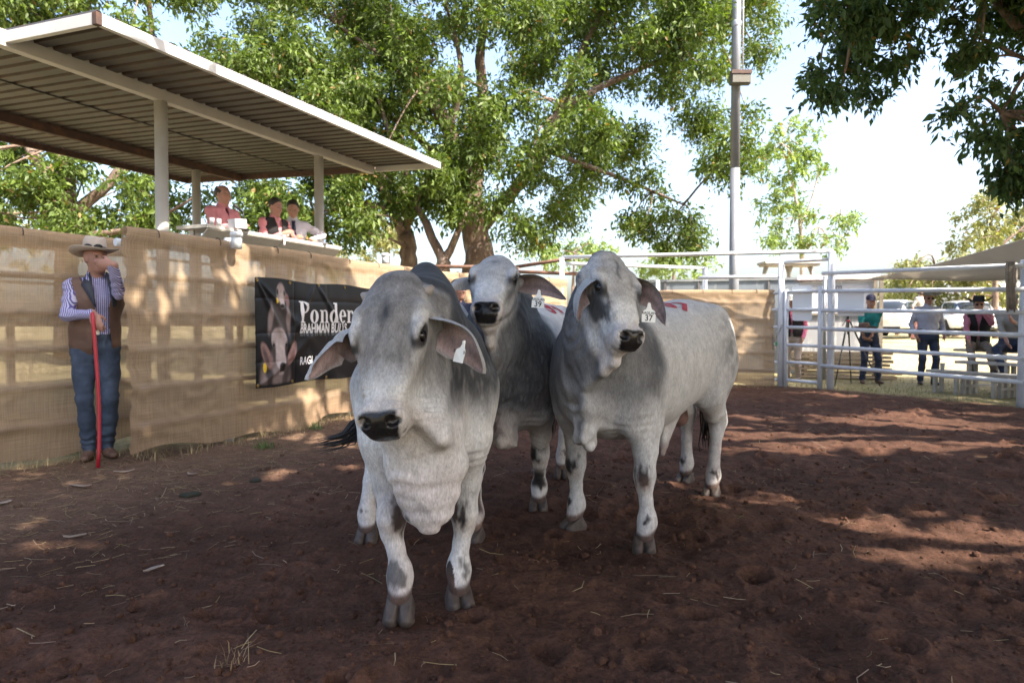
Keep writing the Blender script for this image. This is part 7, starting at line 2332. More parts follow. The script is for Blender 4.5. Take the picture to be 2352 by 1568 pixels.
# gaps whose light lands on upright things: (point, half widths)
for (x, y, d, rr) in ((560, 620, 7.0, 0.16), (640, 600, 7.4, 0.14), (700, 910, 7.9, 0.20), (620, 940, 7.2, 0.16), (800, 640, 9.0, 0.20), (575, 560, 7.0, 0.12), (770, 930, 8.6, 0.2), (60, 1010, 5.5, 0.10), (20, 1050, 5.4, 0.10), (380, 640, 6.2, 0.10), (420, 700, 6.3, 0.08)):
    p = at(x, y, d)
    f = p[:2] - np.array((sun_from.x, sun_from.y)) * (p[2] / sun_from.z)
    GAPS.append((f[0], f[1], rr * 1.6, rr * 1.6))
def gap_cut(pos):  # shapes the out-of-frame crowns: drops leaves that would shade the chosen sunlit spots
    f = sun_foot(pos)
    m = np.zeros(len(pos), dtype=bool)
    for (x, y, rx, ry) in GAPS:
        m |= ((f[:, 0] - x) / (rx + 0.15)) ** 2 + ((f[:, 1] - y) / (ry + 0.15)) ** 2 < 1.0
    m |= (f[:, 1] > 13.2 + 0.25 * np.sin(f[:, 0] * 2)) & (f[:, 0] < 5)
    return m
def shade_tree(label, tx, ty, bx, by, seed, n=14500, r=3.9, h=7.2):
    rng = np.random.default_rng(seed)
    C, Rr = [], []
    for _ in range(34):
        a, q = rng.uniform(0, 2 * math.pi), math.sqrt(rng.random()) * r
        C.append((bx + q * math.cos(a), by + q * math.sin(a), h + rng.uniform(-0.9, 1.3) * (1.1 - q / r))); Rr.append(rng.uniform(0.7, 1.15))
    C, Rr = np.array(C), np.array(Rr)
    fx, fy = tx * 0.75 + bx * 0.25, ty * 0.75 + by * 0.25
    limbs = [([(tx, ty, 0), (tx + 0.1, ty, 2.2), (fx, fy, 4.0)], 0.36, 0.26)]
    for k in range(6):
        a = k * 1.05 + rng.uniform(-0.2, 0.2)
        limbs.append(([(fx, fy, 3.9), (fx * 0.5 + bx * 0.5 + math.cos(a) * 0.8, fy * 0.5 + by * 0.5 + math.sin(a) * 0.8, 5.5), (bx + math.cos(a) * r * 0.7, by + math.sin(a) * r * 0.7, h - 0.2)], 0.15, 0.04))
    make_tree("shade_tree", label, (tx, ty, 0), limbs, (C, Rr), n, 0.41, DARK, seed, "shade trees beside the yard", twigs=30, cut=gap_cut, spread=0.22)
SHADE = (("shade tree behind the viewer whose crown hangs over the left fence", -3.5, 5.5), ("shade tree behind the viewer over the near yard", -1.0, 2.0), ("shade tree right of the viewer over the middle of the yard", 2.5, 4.0),
         ("shade tree right of the viewer over the right of the yard", 6.0, 3.0), ("shade tree past the right fence", 9.0, 6.0), ("shade tree by the right fence reaching over the bulls", -0.5, 8.6), ("shade tree by the right fence reaching over the far yard", 4.0, 8.0),
         ("shade tree over the gate", 7.0, 11.2), ("shade tree beyond the bleacher", 10.5, 11.0), ("shade tree directly behind the viewer", -5.0, 1.5), ("rear shade tree behind the viewer on the right", 2.0, -0.5), ("outer shade tree far to the right", 12.0, 7.6), ("shade tree whose crown shades the far screen", 2.0, 11.2))
for k, (lab, fx, fy) in enumerate(SHADE):
    q = 7.2 / sun_from.z
    bx, by = fx + sun_from.x * q, fy + sun_from.y * q
    tx, ty = bx, by
    if bx < 10.2 and by > -4.0:                            # trunks stand outside the yard
        if (10.3 - bx) < (by + 4.4): tx, ty = 10.3 + 0.3 * (k % 3), by
        else: tx, ty = bx + 0.2, -4.4 - 0.3 * (k % 3)
    shade_tree(lab, tx, ty, bx, by, 50 + k, n=7600, r=3.3)
# ------------------------------------------------------------------ people
def ik(a, c, l1, l2, hint):
    a, c = np.asarray(a, float), np.asarray(c, float)
    v = c - a
    d = np.linalg.norm(v)
    if d > (l1 + l2) * 0.995:
        c = a + v / d * (l1 + l2) * 0.995
        v = c - a; d = np.linalg.norm(v)
    w = v / d
    x = (l1 * l1 - l2 * l2 + d * d) / (2 * d)
    hgt = math.sqrt(max(l1 * l1 - x * x, 1e-6))
    p = np.asarray(hint, float); p = nrm(p - w * np.dot(p, w))
    return a + w * x + p * hgt, c

SKIN, SHIRT, TROUS, BOOT, HAIR, SLEEVE = 0, 1, 2, 3, 4, 5
M_skin = principled("skin", (0.33, 0.18, 0.13), rough=0.55, spec=0.35, vary=(18, 0.12), bump=((90, 0.001, None),))
M_skin_r = principled("sunburnt_skin", (0.31, 0.165, 0.125), rough=0.55, spec=0.35, vary=(18, 0.14), bump=((90, 0.001, None),))
M_denim = principled("blue_denim", (0.034, 0.052, 0.088), rough=0.85, vary=(10, 0.28), blend=(((0.075, 0.105, 0.155), 4, 0.5, 0.72, 4),), bump=((16, 0.008, (1, 1, 1.6)), (220, 0.0006, None)))
M_denimd = principled("dark_denim", (0.018, 0.028, 0.060), rough=0.85, vary=(10, 0.25), bump=((16, 0.008, None),))
M_boot = principled("brown_boot_leather", (0.10, 0.055, 0.038), rough=0.6, vary=(20, 0.25))
M_bootd = principled("dark_boot_leather", (0.03, 0.022, 0.02), rough=0.55)
def cloth_mat(name, c, **kw):
    return principled(name, c, rough=0.85, spec=0.2, vary=(9, 0.12), bump=((13, 0.010, (1, 1, 0.6)), (260, 0.0005, None)), **kw)

def striped_shirt():
    m = bpy.data.materials.new("striped_shirt")
    m.use_nodes = True
    N, L = m.node_tree.nodes, m.node_tree.links
    b = N["Principled BSDF"]; b.inputs["Roughness"].default_value = 0.8
    at_ = N.new("ShaderNodeAttribute"); at_.attribute_name = "Col"
    sp = N.new("ShaderNodeSeparateColor"); L.new(at_.outputs["Color"], sp.inputs[0])
    mu = N.new("ShaderNodeMath"); mu.operation = 'MULTIPLY'; mu.inputs[1].default_value = 1.0
    L.new(sp.outputs[0], mu.inputs[0])
    fr = N.new("ShaderNodeMath"); fr.operation = 'FRACT'; L.new(mu.outputs[0], fr.inputs[0])
    gt = N.new("ShaderNodeMath"); gt.operation = 'GREATER_THAN'; gt.inputs[1].default_value = 0.52; L.new(fr.outputs[0], gt.inputs[0])
    mx = N.new("ShaderNodeMix"); mx.data_type = 'RGBA'
    L.new(gt.outputs[0], mx.inputs[0]); mx.inputs[6].default_value = (0.40, 0.40, 0.55, 1); mx.inputs[7].default_value = (0.075, 0.065, 0.24, 1)
    L.new(mx.outputs[2], b.inputs["Base Color"])
    nz = N.new("ShaderNodeTexNoise"); nz.inputs["Scale"].default_value = 14
    tc = N.new("ShaderNodeTexCoord"); L.new(tc.outputs["Object"], nz.inputs["Vector"])
    bp = N.new("ShaderNodeBump"); bp.inputs["Distance"].default_value = 0.012; L.new(nz.outputs[0], bp.inputs["Height"]); L.new(bp.outputs[0], b.inputs["Normal"])
    return m
M_stripe = striped_shirt()

def hat_mesh(parent, c, fwd, mat, brim=0.115, crown=0.105, curl=0.05, tilt=0.0, band=None, name="hat", pinch=0.02):
    """felt hat; c head-top contact point, fwd horizontal facing"""
    n = 40
    f = nrm((fwd[0], fwd[1], 0)); l = np.array((-f[1], f[0], 0))
    prof = [(0.02, crown - 0.018), (0.055, crown - 0.004), (0.078, crown), (0.088, crown - 0.018), (0.096, crown * 0.45), (0.101, 0.0), (0.104, -0.004), (0.135, -0.008), (0.104 + brim * 0.7, -0.008), (0.104 + brim, -0.002), (0.104 + brim, -0.006), (0.15, -0.014), (0.100, -0.010), (0.090, 0.03)]
    V, F = [], []
    for i, (r, z) in enumerate(prof):
        for k in range(n):
            a = 2 * math.pi * k / n
            ca, sa = math.cos(a), math.sin(a)
            rr = r
            zz = z
            if r > 0.103:
                e = (r - 0.104) / brim
                zz += curl * e * e * sa * sa - 0.012 * e * ca * ca
            if i <= 3:
                zz -= pinch * (1 - abs(sa)) * (0.5 + 0.5 * ca) + (0.012 if i < 2 else 0)
            x, y = rr * 1.12 * ca, rr * 0.92 * sa
            zz += -tilt * x
            V.append(np.array(c) + f * x + l * y + np.array((0, 0, zz)))
    for i in range(len(prof) - 1):
        for k in range(n):
            F.append((i * n + k, (i + 1) * n + k, (i + 1) * n + (k + 1) % n, i * n + (k + 1) % n))
    F.append(tuple(range(n)))
    o = mesh_obj(name, V, F, mat, parent)
    if band:
        V2, F2 = [], []
        for j, (r, z) in enumerate(((0.1035, 0.002), (0.1015, 0.024))):
            for k in range(n):
                a = 2 * math.pi * k / n
                x, y = r * 1.12 * math.cos(a), r * 0.92 * math.sin(a)
                V2.append(np.array(c) + f * x + l * y + np.array((0, 0, z - tilt * x)))
        for k in range(n):
            F2.append((k, (k + 1) % n, n + (k + 1) % n, n + k))
        mesh_obj("hat_band", V2, F2, band, o)
    return o

def cap_mesh(parent, c, fwd, mat, pitch=0.0):
    F_ = Field((c[0] - 0.25, c[1] - 0.25, c[2] - 0.15), (c[0] + 0.25, c[1] + 0.25, c[2] + 0.12), 0.008)
    f = nrm((fwd[0], fwd[1], -pitch)); l = nrm((-fwd[1], fwd[0], 0)); u = np.cross(f, l)
    F_.ell(np.array(c) - u * 0.035, (0.105, 0.086, 0.085), 0.01, np.array([f, l, u]))
    F_.ell(np.array(c) + f * 0.115 - u * 0.055, (0.075, 0.072, 0.008), 0.02, np.array([nrm(f - u * 0.2), l, nrm(u + f * 0.2)]))
    x, y, z = F_.ax[0][:, None, None], F_.ax[1][None, :, None], F_.ax[2][None, None, :]
    hh = (x - c[0]) * u[0] + (y - c[1]) * u[1] + (z - c[2]) * u[2]
    F_.f = np.maximum(F_.f, -(hh + 0.068) + 0 * F_.f)
    V, Q = F_.mesh(1)
    return mesh_obj("cap", V, Q, mat, parent)

def hand(F, wrist, d, n, side, curl, s=1.0, k=0.006, spread=1.0):
    """palm and five fingers: d along the hand, n out of the palm, side +1 if the thumb lies along +cross(d,n)"""
    d = nrm(d); n = nrm(np.asarray(n, float) - d * np.dot(n, d)); t = np.cross(d, n) * side
    wrist = np.asarray(wrist, float)
    pc = wrist + d * 0.055 * s
    F.ell(pc, (0.052 * s, 0.042 * s, 0.017 * s), 0.018, np.array([d, t, n]), tagv=SKIN)
    F.cap(wrist - d * 0.02, wrist + d * 0.03, 0.024 * s, 0.024 * s, k=0.02, tagv=SKIN)
    lens = (0.072, 0.082, 0.076, 0.060)
    for i, L in enumerate(lens):
        off = (0.030 - 0.020 * i) * spread
        p = wrist + d * (0.094 - 0.006 * abs(i - 1)) * s + t * off * s
        r = 0.0092 * s
        dirv, q = d, p
        for j, fl in enumerate((0.45, 0.32, 0.23)):
            a = curl * (0.55 + 0.5 * j) + 0.05 * i
            dirv = nrm(d * math.cos(a) + n * math.sin(a))
            e = q + dirv * L * fl * s
            F.cap(q, e, r, r * 0.93, k=k, tagv=SKIN)
            q, r = e, r * 0.93
    p = wrist + d * 0.025 * s + t * 0.030 * s
    e1 = p + nrm(d * 0.75 + t * 0.65 + n * 0.35) * 0.038 * s
    e2 = e1 + nrm(d * 0.85 + t * 0.15 + n * (0.3 + curl * 0.4)) * 0.034 * s
    F.cap(p, e1, 0.0125 * s, 0.0105 * s, k=0.012, tagv=SKIN)
    F.cap(e1, e2, 0.0102 * s, 0.0085 * s, k=k, tagv=SKIN)

def build_person(S):
    """S: loc (feet or seat origin), fwd, scale, optional poses in world coordinates"""
    fw = nrm((S["fwd"][0], S["fwd"][1], 0)); lf = np.array((-fw[1], fw[0], 0)); up = np.array((0, 0, 1.0))
    O = np.array(S["loc"], float)
    s = S.get("scale", 1.0)
    def B(x, y, z):                              # body frame -> root-relative world axes
        return (fw * x + lf * y + up * z) * s
    def Wd(p):
        return np.asarray(p, float) - O
    seat = S.get("seat")                         # height of the seat
    lean = S.get("lean", 0.0)
    pz = (seat / s + 0.10) if seat is not None else 0.93
    pel = B(0, 0, pz)
    chest = B(lean * 0.40, S.get("sway", 0.0), pz + 0.38)
    neckb = B(lean * 0.56, S.get("sway", 0.0) * 1.2, pz + 0.565)
    hf = nrm(S.get("face", fw))
    hf = np.asarray(hf, float)
    hl = nrm(np.cross(up, hf)); hu = np.cross(hf, hl)
    hc = neckb + B(lean * 0.16 + 0.015, 0, 0) + up * 0.155 * s if "head" not in S else Wd(S["head"])
    hi = np.maximum.reduce([np.abs(hc)]) 
    lo = np.array((-0.75, -0.75, -0.02)) * s; hi = np.array((0.75, 0.75, 1.85)) * s
    F = Field(lo, hi, S.get("h", 0.011))
    HM = np.array([hf, hl, hu])
    g = S.get("girth", 1.0)
    # torso
    F.cap(pel + B(0, 0, -0.02), pel + B(0, 0, 0.10), (0.165 * s * g, 0.118 * s * g), (0.150 * s * g, 0.112 * s * g), k=0.05, up=fw, tagv=TROUS)
    F.cap(pel + B(0.005, 0, 0.14), chest, (0.150 * s * g, 0.112 * s * g), (0.172 * s * g, 0.118 * s * g), k=0.06, up=fw, tagv=SHIRT)
    F.cap(chest, neckb + B(0, 0, -0.06), (0.172 * s * g, 0.115 * s * g), (0.130 * s, 0.085 * s), k=0.06, up=fw, tagv=SHIRT)
    if S.get("belly"):
        F.ell(pel + B(0.07, 0, 0.20), np.array((0.11, 0.14, 0.14)) * s, 0.08, np.array([fw, lf, up]), tagv=SHIRT)
    F.cap(neckb + B(0, 0, -0.03), hc - hu * 0.05 * s, 0.060 * s, 0.055 * s, k=0.03, tagv=SKIN)
    F.cap(neckb + B(-0.01, 0, -0.035), neckb + B(0.0, 0, 0.022), (0.074 * s, 0.070 * s), (0.068 * s, 0.064 * s), k=0.015, up=fw, tagv=SHIRT)      # collar
    # head
    def hp(x, y, z):
        return hc + (hf * x + hl * y + hu * z) * s
    F.ell(hp(-0.012, 0, 0.030), np.array((0.100, 0.078, 0.092)) * s, 0.03, HM, tagv=SKIN)
    F.ell(hp(0.026, 0, -0.045), np.array((0.066, 0.060, 0.078)) * s, 0.04, HM, tagv=SKIN)
    F.ell(hp(0.060, 0, -0.100), np.array((0.028, 0.032, 0.022)) * s, 0.03, HM, tagv=SKIN)
    F.cap(hp(0.084, 0, 0.018), hp(0.112, 0, -0.030), 0.0105 * s, 0.0165 * s, k=0.014, tagv=SKIN)      # nose
    for sg in (-1, 1):
        F.cap(hp(0.082, sg * 0.012, 0.026), hp(0.070, sg * 0.052, 0.024), 0.012 * s, 0.010 * s, k=0.016, tagv=SKIN)   # brow
        F.ell(hp(-0.004, sg * 0.080, -0.008), np.array((0.020, 0.009, 0.033)) * s, 0.008, HM, tagv=SKIN)  # ear
        F.ell(hp(0.055, sg * 0.045, -0.028), np.array((0.026, 0.020, 0.022)) * s, 0.03, HM, tagv=SKIN)   # cheek
        F.ell(hp(0.088, sg * 0.032, 0.006), np.array((0.010, 0.016, 0.010)) * s, 0.010, HM, op='s')
    F.cap(hp(0.088, -0.020, -0.062), hp(0.088, 0.020, -0.062), 0.0085 * s, 0.0085 * s, k=0.012, tagv=SKIN)
    F.ell(hp(0.104, 0, -0.066), np.array((0.012, 0.026, 0.0035)) * s, 0.006, HM, op='s')
    # legs
    feet = S.get("feet", ((0.03, 0.11, 0), (-0.02, -0.11, 0)))
    foot_dir = S.get("foot_dir", (None, None))
    for i, sg in enumerate((1, -1)):
        hip = pel + B(0, sg * 0.092, -0.02)
        ft = np.array(feet[i], float)
        ank = B(*ft) + up * 0.085 * s if not S.get("feet_world") else Wd(feet[i]) + up * 0.085 * s
        kn, ank = ik(hip, ank, 0.43 * s, 0.42 * s, fw * 1.0 + lf * sg * S.get("knee_out", 0.12))
        F.chain([hip, hip * 0.5 + kn * 0.5, kn], [(0.092 * s * g, 0.098 * s * g), (0.078 * s, 0.082 * s), (0.060 * s, 0.064 * s)], k=0.04, up=fw, tagv=TROUS)
        F.chain([kn, kn * 0.6 + ank * 0.4, ank + up * 0.03 * s], [(0.060 * s, 0.064 * s), (0.060 * s, 0.064 * s), (0.056 * s, 0.060 * s)], k=0.03, up=fw, tagv=TROUS)
        fd = nrm(foot_dir[i]) if foot_dir[i] is not None else nrm(fw + lf * sg * 0.25)
        F.cap(ank + fd * -0.035 * s - up * 0.040 * s, ank + fd * 0.06 * s - up * 0.045 * s, (0.040 * s, 0.040 * s), (0.042 * s, 0.034 * s), k=0.03, tagv=BOOT)
        F.cap(ank + fd * 0.05 * s - up * 0.050 * s, ank + fd * 0.150 * s - up * 0.056 * s, (0.044 * s, 0.032 * s), (0.034 * s, 0.026 * s), k=0.03, tagv=BOOT)
        F.cap(ank - fd * 0.045 * s - up * 0.07 * s, ank - fd * 0.02 * s - up * 0.07 * s, 0.020 * s, 0.022 * s, k=0.02, tagv=BOOT)
    # arms
    for i, key in enumerate(("armL", "armR")):
        sg = 1 if i == 0 else -1
        A = S.get(key, {})
        sh = neckb + B(-0.005, sg * 0.165 * g ** 0.5, -0.075)
        wr = Wd(A["wrist"]) if "wrist" in A else sh + B(A.get("x", 0.06), sg * A.get("out", 0.09), -A.get("down", 0.50))
        hint = np.asarray(A["hint"], float) if "hint" in A else -fw + lf * sg * 0.5
        el, wr = ik(sh, wr, 0.29 * s, 0.265 * s, hint)
        F.ell(sh, (0.072 * s, 0.072 * s, 0.066 * s), 0.05, tagv=SLEEVE)
        F.chain([sh, sh * 0.5 + el * 0.5, el], [0.058 * s, 0.052 * s, 0.048 * s], k=0.03, tagv=SLEEVE)
        sl = S.get("sleeve", 1.0)
        me_ = el * (1 - 0.92 * sl) + wr * 0.92 * sl
        F.cap(el, me_, 0.047 * s, (0.047 - 0.009 * sl) * s, k=0.02, tagv=SLEEVE)
        F.cap(me_, wr, 0.033 * s, 0.025 * s, k=0.01, tagv=SKIN)
        hd = np.asarray(A.get("hdir", wr - el), float)
        pn = np.asarray(A.get("palm", -lf * sg), float)
        hand(F, wr, hd, pn, A.get("thumb", sg if "palm" not in A else 1), A.get("curl", 0.35), s * 1.02)
    V, Q = F.mesh(1)
    tg = F.owner(V)
    Nn = vnormals(V, Q)
    cl = np.isin(tg, (SHIRT, SLEEVE, TROUS))
    wr_ = fbm(V + O, 9.0, 3, S.get("seed", 1)) + 0.6 * fbm((V + O) * np.array((1, 1, 2.2)), 6.0, 2, S.get("seed", 1) + 4)
    V = V + Nn * (cl * 0.0055 * wr_)[:, None].astype(np.float32)
    zl = V[:, 2] / s
    ws = fbm(V + O, 5.0, 2, S.get("seed", 1) + 12)
    tr = (tg == TROUS)
    V = V + Nn * (tr * (0.006 * np.exp(-((zl - 0.18) / 0.10) ** 2) * np.sin(zl * 95 + ws * 7) + 0.004 * np.exp(-((zl - 0.50) / 0.07) ** 2) * np.sin(zl * 80 + ws * 9) + 0.004 * np.exp(-((zl - 0.86) / 0.07) ** 2) * np.sin(zl * 90 + ws * 11)))[:, None].astype(np.float32)
    sl_ = (tg == SLEEVE)
    V = V + Nn * (sl_ * 0.003 * np.sin(zl * 110 + ws * 12))[:, None].astype(np.float32)
    fm = tg[Q]
    ft_ = np.array([np.bincount(r, minlength=6).argmax() for r in fm]) if len(fm) < 0 else np.sort(fm, axis=1)[:, 1]
    root = empty(S.get("name", "person"), O)
    tag(root, S["label"], "person", S.get("group"))
    mats = [S.get("skin", M_skin), S["shirt"], S["trousers"], S.get("boots", M_boot), S.get("skin", M_skin), S.get("sleeves", S["shirt"])]
    # stripe coordinate round the body for patterned cloth
    col = None
    if S.get("striped"):
        q = V - chest[None, :]
        uu = np.where(tg == SLEEVE, (V @ fw) * 0.8 + (V @ up) * 0.0, 0)
        a = (q @ lf)
        st = a / 0.0150
        ar = np.where(tg == SLEEVE)[0]
        st[ar] = ((V[ar] @ fw) * 0.62 + (V[ar] @ lf) * 0.62 + V[ar][:, 2] * 0.48) / 0.0150
        col = np.column_stack([st + 40, st * 0, st * 0])
    body = mesh_obj("body", V, Q, None, root, mats=mats, midx=ft_, col=col)
    # eyes
    if not S.get("no_eyes"):
        for sg in (-1, 1):
            e = MB().lathe([(0.011 * math.sin(a), -0.011 * math.cos(a)) for a in np.linspace(0.1, math.pi - 0.1, 7)], 10).build("eye", principled("dark_eye", (0.03, 0.022, 0.02), rough=0.3), root, smooth=True)
            e.location = tuple(hp(0.074, sg * 0.031, 0.006)); e.scale = (s,) * 3
    # hair
    if S.get("hair"):
        Hf = Field(hc - 0.22, hc + 0.22, 0.007)
        Hf.ell(hp(-0.018, 0, 0.036), np.array((0.104, 0.085, 0.097)) * s, 0.02, HM)
        if S.get("long_hair"):
            Hf.cap(hp(-0.05, 0, 0.0), hp(-0.06, 0, -0.14), 0.06 * s, 0.03 * s, k=0.04)
        x, y, z = Hf.ax[0][:, None, None], Hf.ax[1][None, :, None], Hf.ax[2][None, None, :]
        a = ((x - hc[0]) * hf[0] + (y - hc[1]) * hf[1] + (z - hc[2]) * hf[2]) / s
        c = ((x - hc[0]) * hu[0] + (y - hc[1]) * hu[1] + (z - hc[2]) * hu[2]) / s
        line = S.get("hairline", 0.060)
        cut = np.maximum(a * 0.9 - (c - line) * 0.55 - 0.048, -(c + 0.045 + np.minimum(a, 0) * 0.5))
        Hf.f = np.maximum(Hf.f, cut * s)
        if S.get("bald"):
            bm_ = ((x - hp(0.03, 0, 0.12)[0]) ** 2 + (y - hp(0.03, 0, 0.12)[1]) ** 2 + (z - hp(0.03, 0, 0.12)[2]) ** 2) ** 0.5
            Hf.f = np.maximum(Hf.f, 0.098 * s - bm_)
        v_, q_ = Hf.mesh(1)
        v_ = v_ + vnormals(v_, q_) * (0.004 * fbm(v_, 45, 2, 3))[:, None]
        if len(q_):
            mesh_obj("hair", v_, q_, S["hair"], root)
    # sleeveless vest worn over the shirt
    if S.get("vest"):
        Vf = Field(lo, hi, S.get("h", 0.011))
        e = 0.020 * s
        Vf.cap(pel + B(0.0, 0, 0.02), pel + B(0.0, 0, 0.12), (0.168 * s * g + e, 0.122 * s * g + e), (0.155 * s * g + e, 0.116 * s * g + e), k=0.05, up=fw)
        Vf.cap(pel + B(0.005, 0, 0.14), chest, (0.152 * s * g + e, 0.114 * s * g + e), (0.174 * s * g + e, 0.120 * s * g + e), k=0.06, up=fw)
        Vf.cap(chest, neckb + B(0, 0, -0.06), (0.174 * s * g + e, 0.117 * s * g + e), (0.132 * s + e, 0.087 * s + e), k=0.06, up=fw)
        for sg in (-1, 1):
            Vf.ell(neckb + B(-0.005, sg * 0.145, -0.07), (0.075 * s, 0.075 * s, 0.06 * s), 0.05)
        v_, q_ = Vf.mesh(1)
        v_ = v_ + vnormals(v_, q_) * (0.006 * fbm(v_ + O, 7.0, 3, 9))[:, None].astype(np.float32)
        c = v_[q_].mean(1)
        bx, by, bz = (c - pel) @ fw / s, (c - pel) @ lf / s, c[:, 2] / s - pz
        opening = (bx > 0.0) & (np.abs(by - S.get("open_off", 0.0)) < S.get("open", 0.045) + S.get("open_top", 0.10) * sm(bz, 0.30, 0.60) + 0.02 * sm(0.2 - bz, 0, 0.2))
        arm = (np.abs(by) > 0.150) & (bz > 0.27) & (bz < 0.50) & (np.abs(bx - lean * 0.4) < 0.085)
        armc = np.zeros(len(c), dtype=bool)
        for sg in (-1, 1):
            shp_ = neckb + B(-0.005, sg * 0.205, -0.10)
            armc |= np.linalg.norm(c - shp_, axis=1) < 0.088 * s
        keep = ~opening & ~armc & (bz > S.get("vest_low", 0.02)) & (bz < 0.56) & ~((np.hypot(bx - lean * 0.55, by) < 0.085) & (bz > 0.48))
        mesh_obj("vest", v_, q_[keep], S["vest"], root)
        so = bpy.data.objects["vest"] if False else root.children[-1]
        md = so.modifiers.new("thickness", 'SOLIDIFY'); md.thickness = 0.008; md.offset = 0
    if S.get("belt"):
        pts = []
        for k in range(33):
            a = 2 * math.pi * k / 32
            pts.append(pel + B(0.124 * g * math.cos(a), 0.170 * g * math.sin(a), 0.115))
        mb = MB()
        v = []
        for z in (-0.019, 0.019):
            v += [p + up * z * s for p in pts[:-1]]
        f = [(k, (k + 1) % 32, 32 + (k + 1) % 32, 32 + k) for k in range(32)]
        mesh_obj("belt", v, f, S["belt"], root)
        q = pel + B(0.129 * g, 0.0, 0.115)
        MB().add([q + (lf * a + up * b + fw * c) * s for a, b, c in ((-0.025, -0.02, 0), (0.025, -0.02, 0), (0.025, 0.02, 0), (-0.025, 0.02, 0), (-0.025, -0.02, 0.008), (0.025, -0.02, 0.008), (0.025, 0.02, 0.008), (-0.025, 0.02, 0.008))],
                 [(0, 1, 2, 3), (7, 6, 5, 4), (0, 4, 5, 1), (1, 5, 6, 2), (2, 6, 7, 3), (3, 7, 4, 0)]).build("buckle", principled("buckle_metal", (0.5, 0.5, 0.48), rough=0.3, metal=0.9), root)
    if S.get("tie"):
        pts = [neckb + B(0.075 + lean * 0.02, 0, -0.02), neckb + B(0.108, 0, -0.09), chest + B(0.130 * g, 0, -0.02), pel + B(0.128 * g + 0.02, 0, 0.16)]
        V2, F2 = [], []
        for i, (p, w) in enumerate(zip(pts, (0.026, 0.024, 0.036, 0.042))):
            V2 += [p + lf * w * s, p + fw * 0.012 * s, p - lf * w * s]
            if i:
                o_ = 3 * i
                F2 += [(o_ - 3, o_ - 2, o_ + 1, o_), (o_ - 2, o_ - 1, o_ + 2, o_ + 1)]
        t_ = mesh_obj("necktie", V2, F2, S["tie"], root)
        md = t_.modifiers.new("thickness", 'SOLIDIFY'); md.thickness = 0.008
    if S.get("hat"):
        kw = dict(S["hat"]); m_ = kw.pop("mat")
        hat_mesh(root, hp(-0.008, 0, 0.062 + kw.pop("lift", 0.0)), hf, m_, **kw)
    if S.get("cap"):
        cap_mesh(root, hp(-0.006, 0, 0.115), hf, S["cap"], -hf[2])
    if S.get("glasses"):
        M_sg = principled("dark_lens", (0.006, 0.006, 0.007), rough=0.3, spec=0.25)
        for sg in (-1, 1):
            Gf = Field(hc - 0.2, hc + 0.2, 0.006)
            Gf.ell(hp(0.092, sg * 0.034, 0.006), np.array((0.010, 0.030, 0.020)) * s, 0.004, HM)
            Gf.cap(hp(0.088, sg * 0.06, 0.010), hp(0.0, sg * 0.086, 0.008), 0.005, 0.004, k=0.004)
            v_, q_ = Gf.mesh(1)
            mesh_obj("sunglasses", v_, q_, M_sg, root)
    return root, hp

M_felt = principled("pale_felt", (0.38, 0.33, 0.285), rough=0.9, vary=(20, 0.08))
M_feltd = principled("black_felt", (0.014, 0.013, 0.014), rough=0.9)
M_feltg = principled("grey_green_felt", (0.22, 0.21, 0.165), rough=0.9)
M_oil = principled("brown_oilskin", (0.105, 0.060, 0.043), rough=0.7, vary=(7, 0.25), bump=((10, 0.012, None),))
M_hairb = principled("dark_hair", (0.022, 0.016, 0.013), rough=0.6, bump=((120, 0.004, None),))
M_pinks = cloth_mat("pink_shirt", (0.50, 0.20, 0.225))
M_blackv = cloth_mat("black_vest", (0.018, 0.017, 0.018))

# man with the red stick, leaning on the fence end
man_o = np.array((-3.70, 6.06, 0.0))
_r, _hp = build_person(dict(loc=man_o, fwd=(0.55, -0.84), scale=1.065, h=0.0092, seed=2, girth=0.98,
    label="man in wide pale hat and brown vest leaning on fence with a red stick", face=(0.80, -0.52, 0.12), lean=0.02, sway=0.01,
    shirt=M_stripe, striped=True, trousers=M_denim, boots=M_boot, skin=M_skin_r, vest=M_oil, open=0.050, open_off=0.045, vest_low=-0.08, belt=principled("tan_belt", (0.20, 0.09, 0.05), rough=0.6),
    feet=((0.02, 0.075, 0.0), (0.07, -0.055, 0.0)), hat=dict(mat=M_felt, brim=0.100, crown=0.125, curl=0.035, tilt=-0.10, band=principled("hat_band_dark", (0.20, 0.16, 0.13), rough=0.8), lift=0.005),
    armR=dict(wrist=at(214, 722, 5.72), hint=(-1.0, -0.15, -0.7), hdir=(0.45, -0.35, -0.6), palm=(0.3, 0.3, -0.8), curl=0.75),
    armL=dict(wrist=at(258, 608, 5.74), hint=(0.45, -0.55, -0.8), hdir=(-0.95, -0.05, 0.05), palm=(-0.1, 0.8, 0.1), curl=0.55, thumb=-1)))
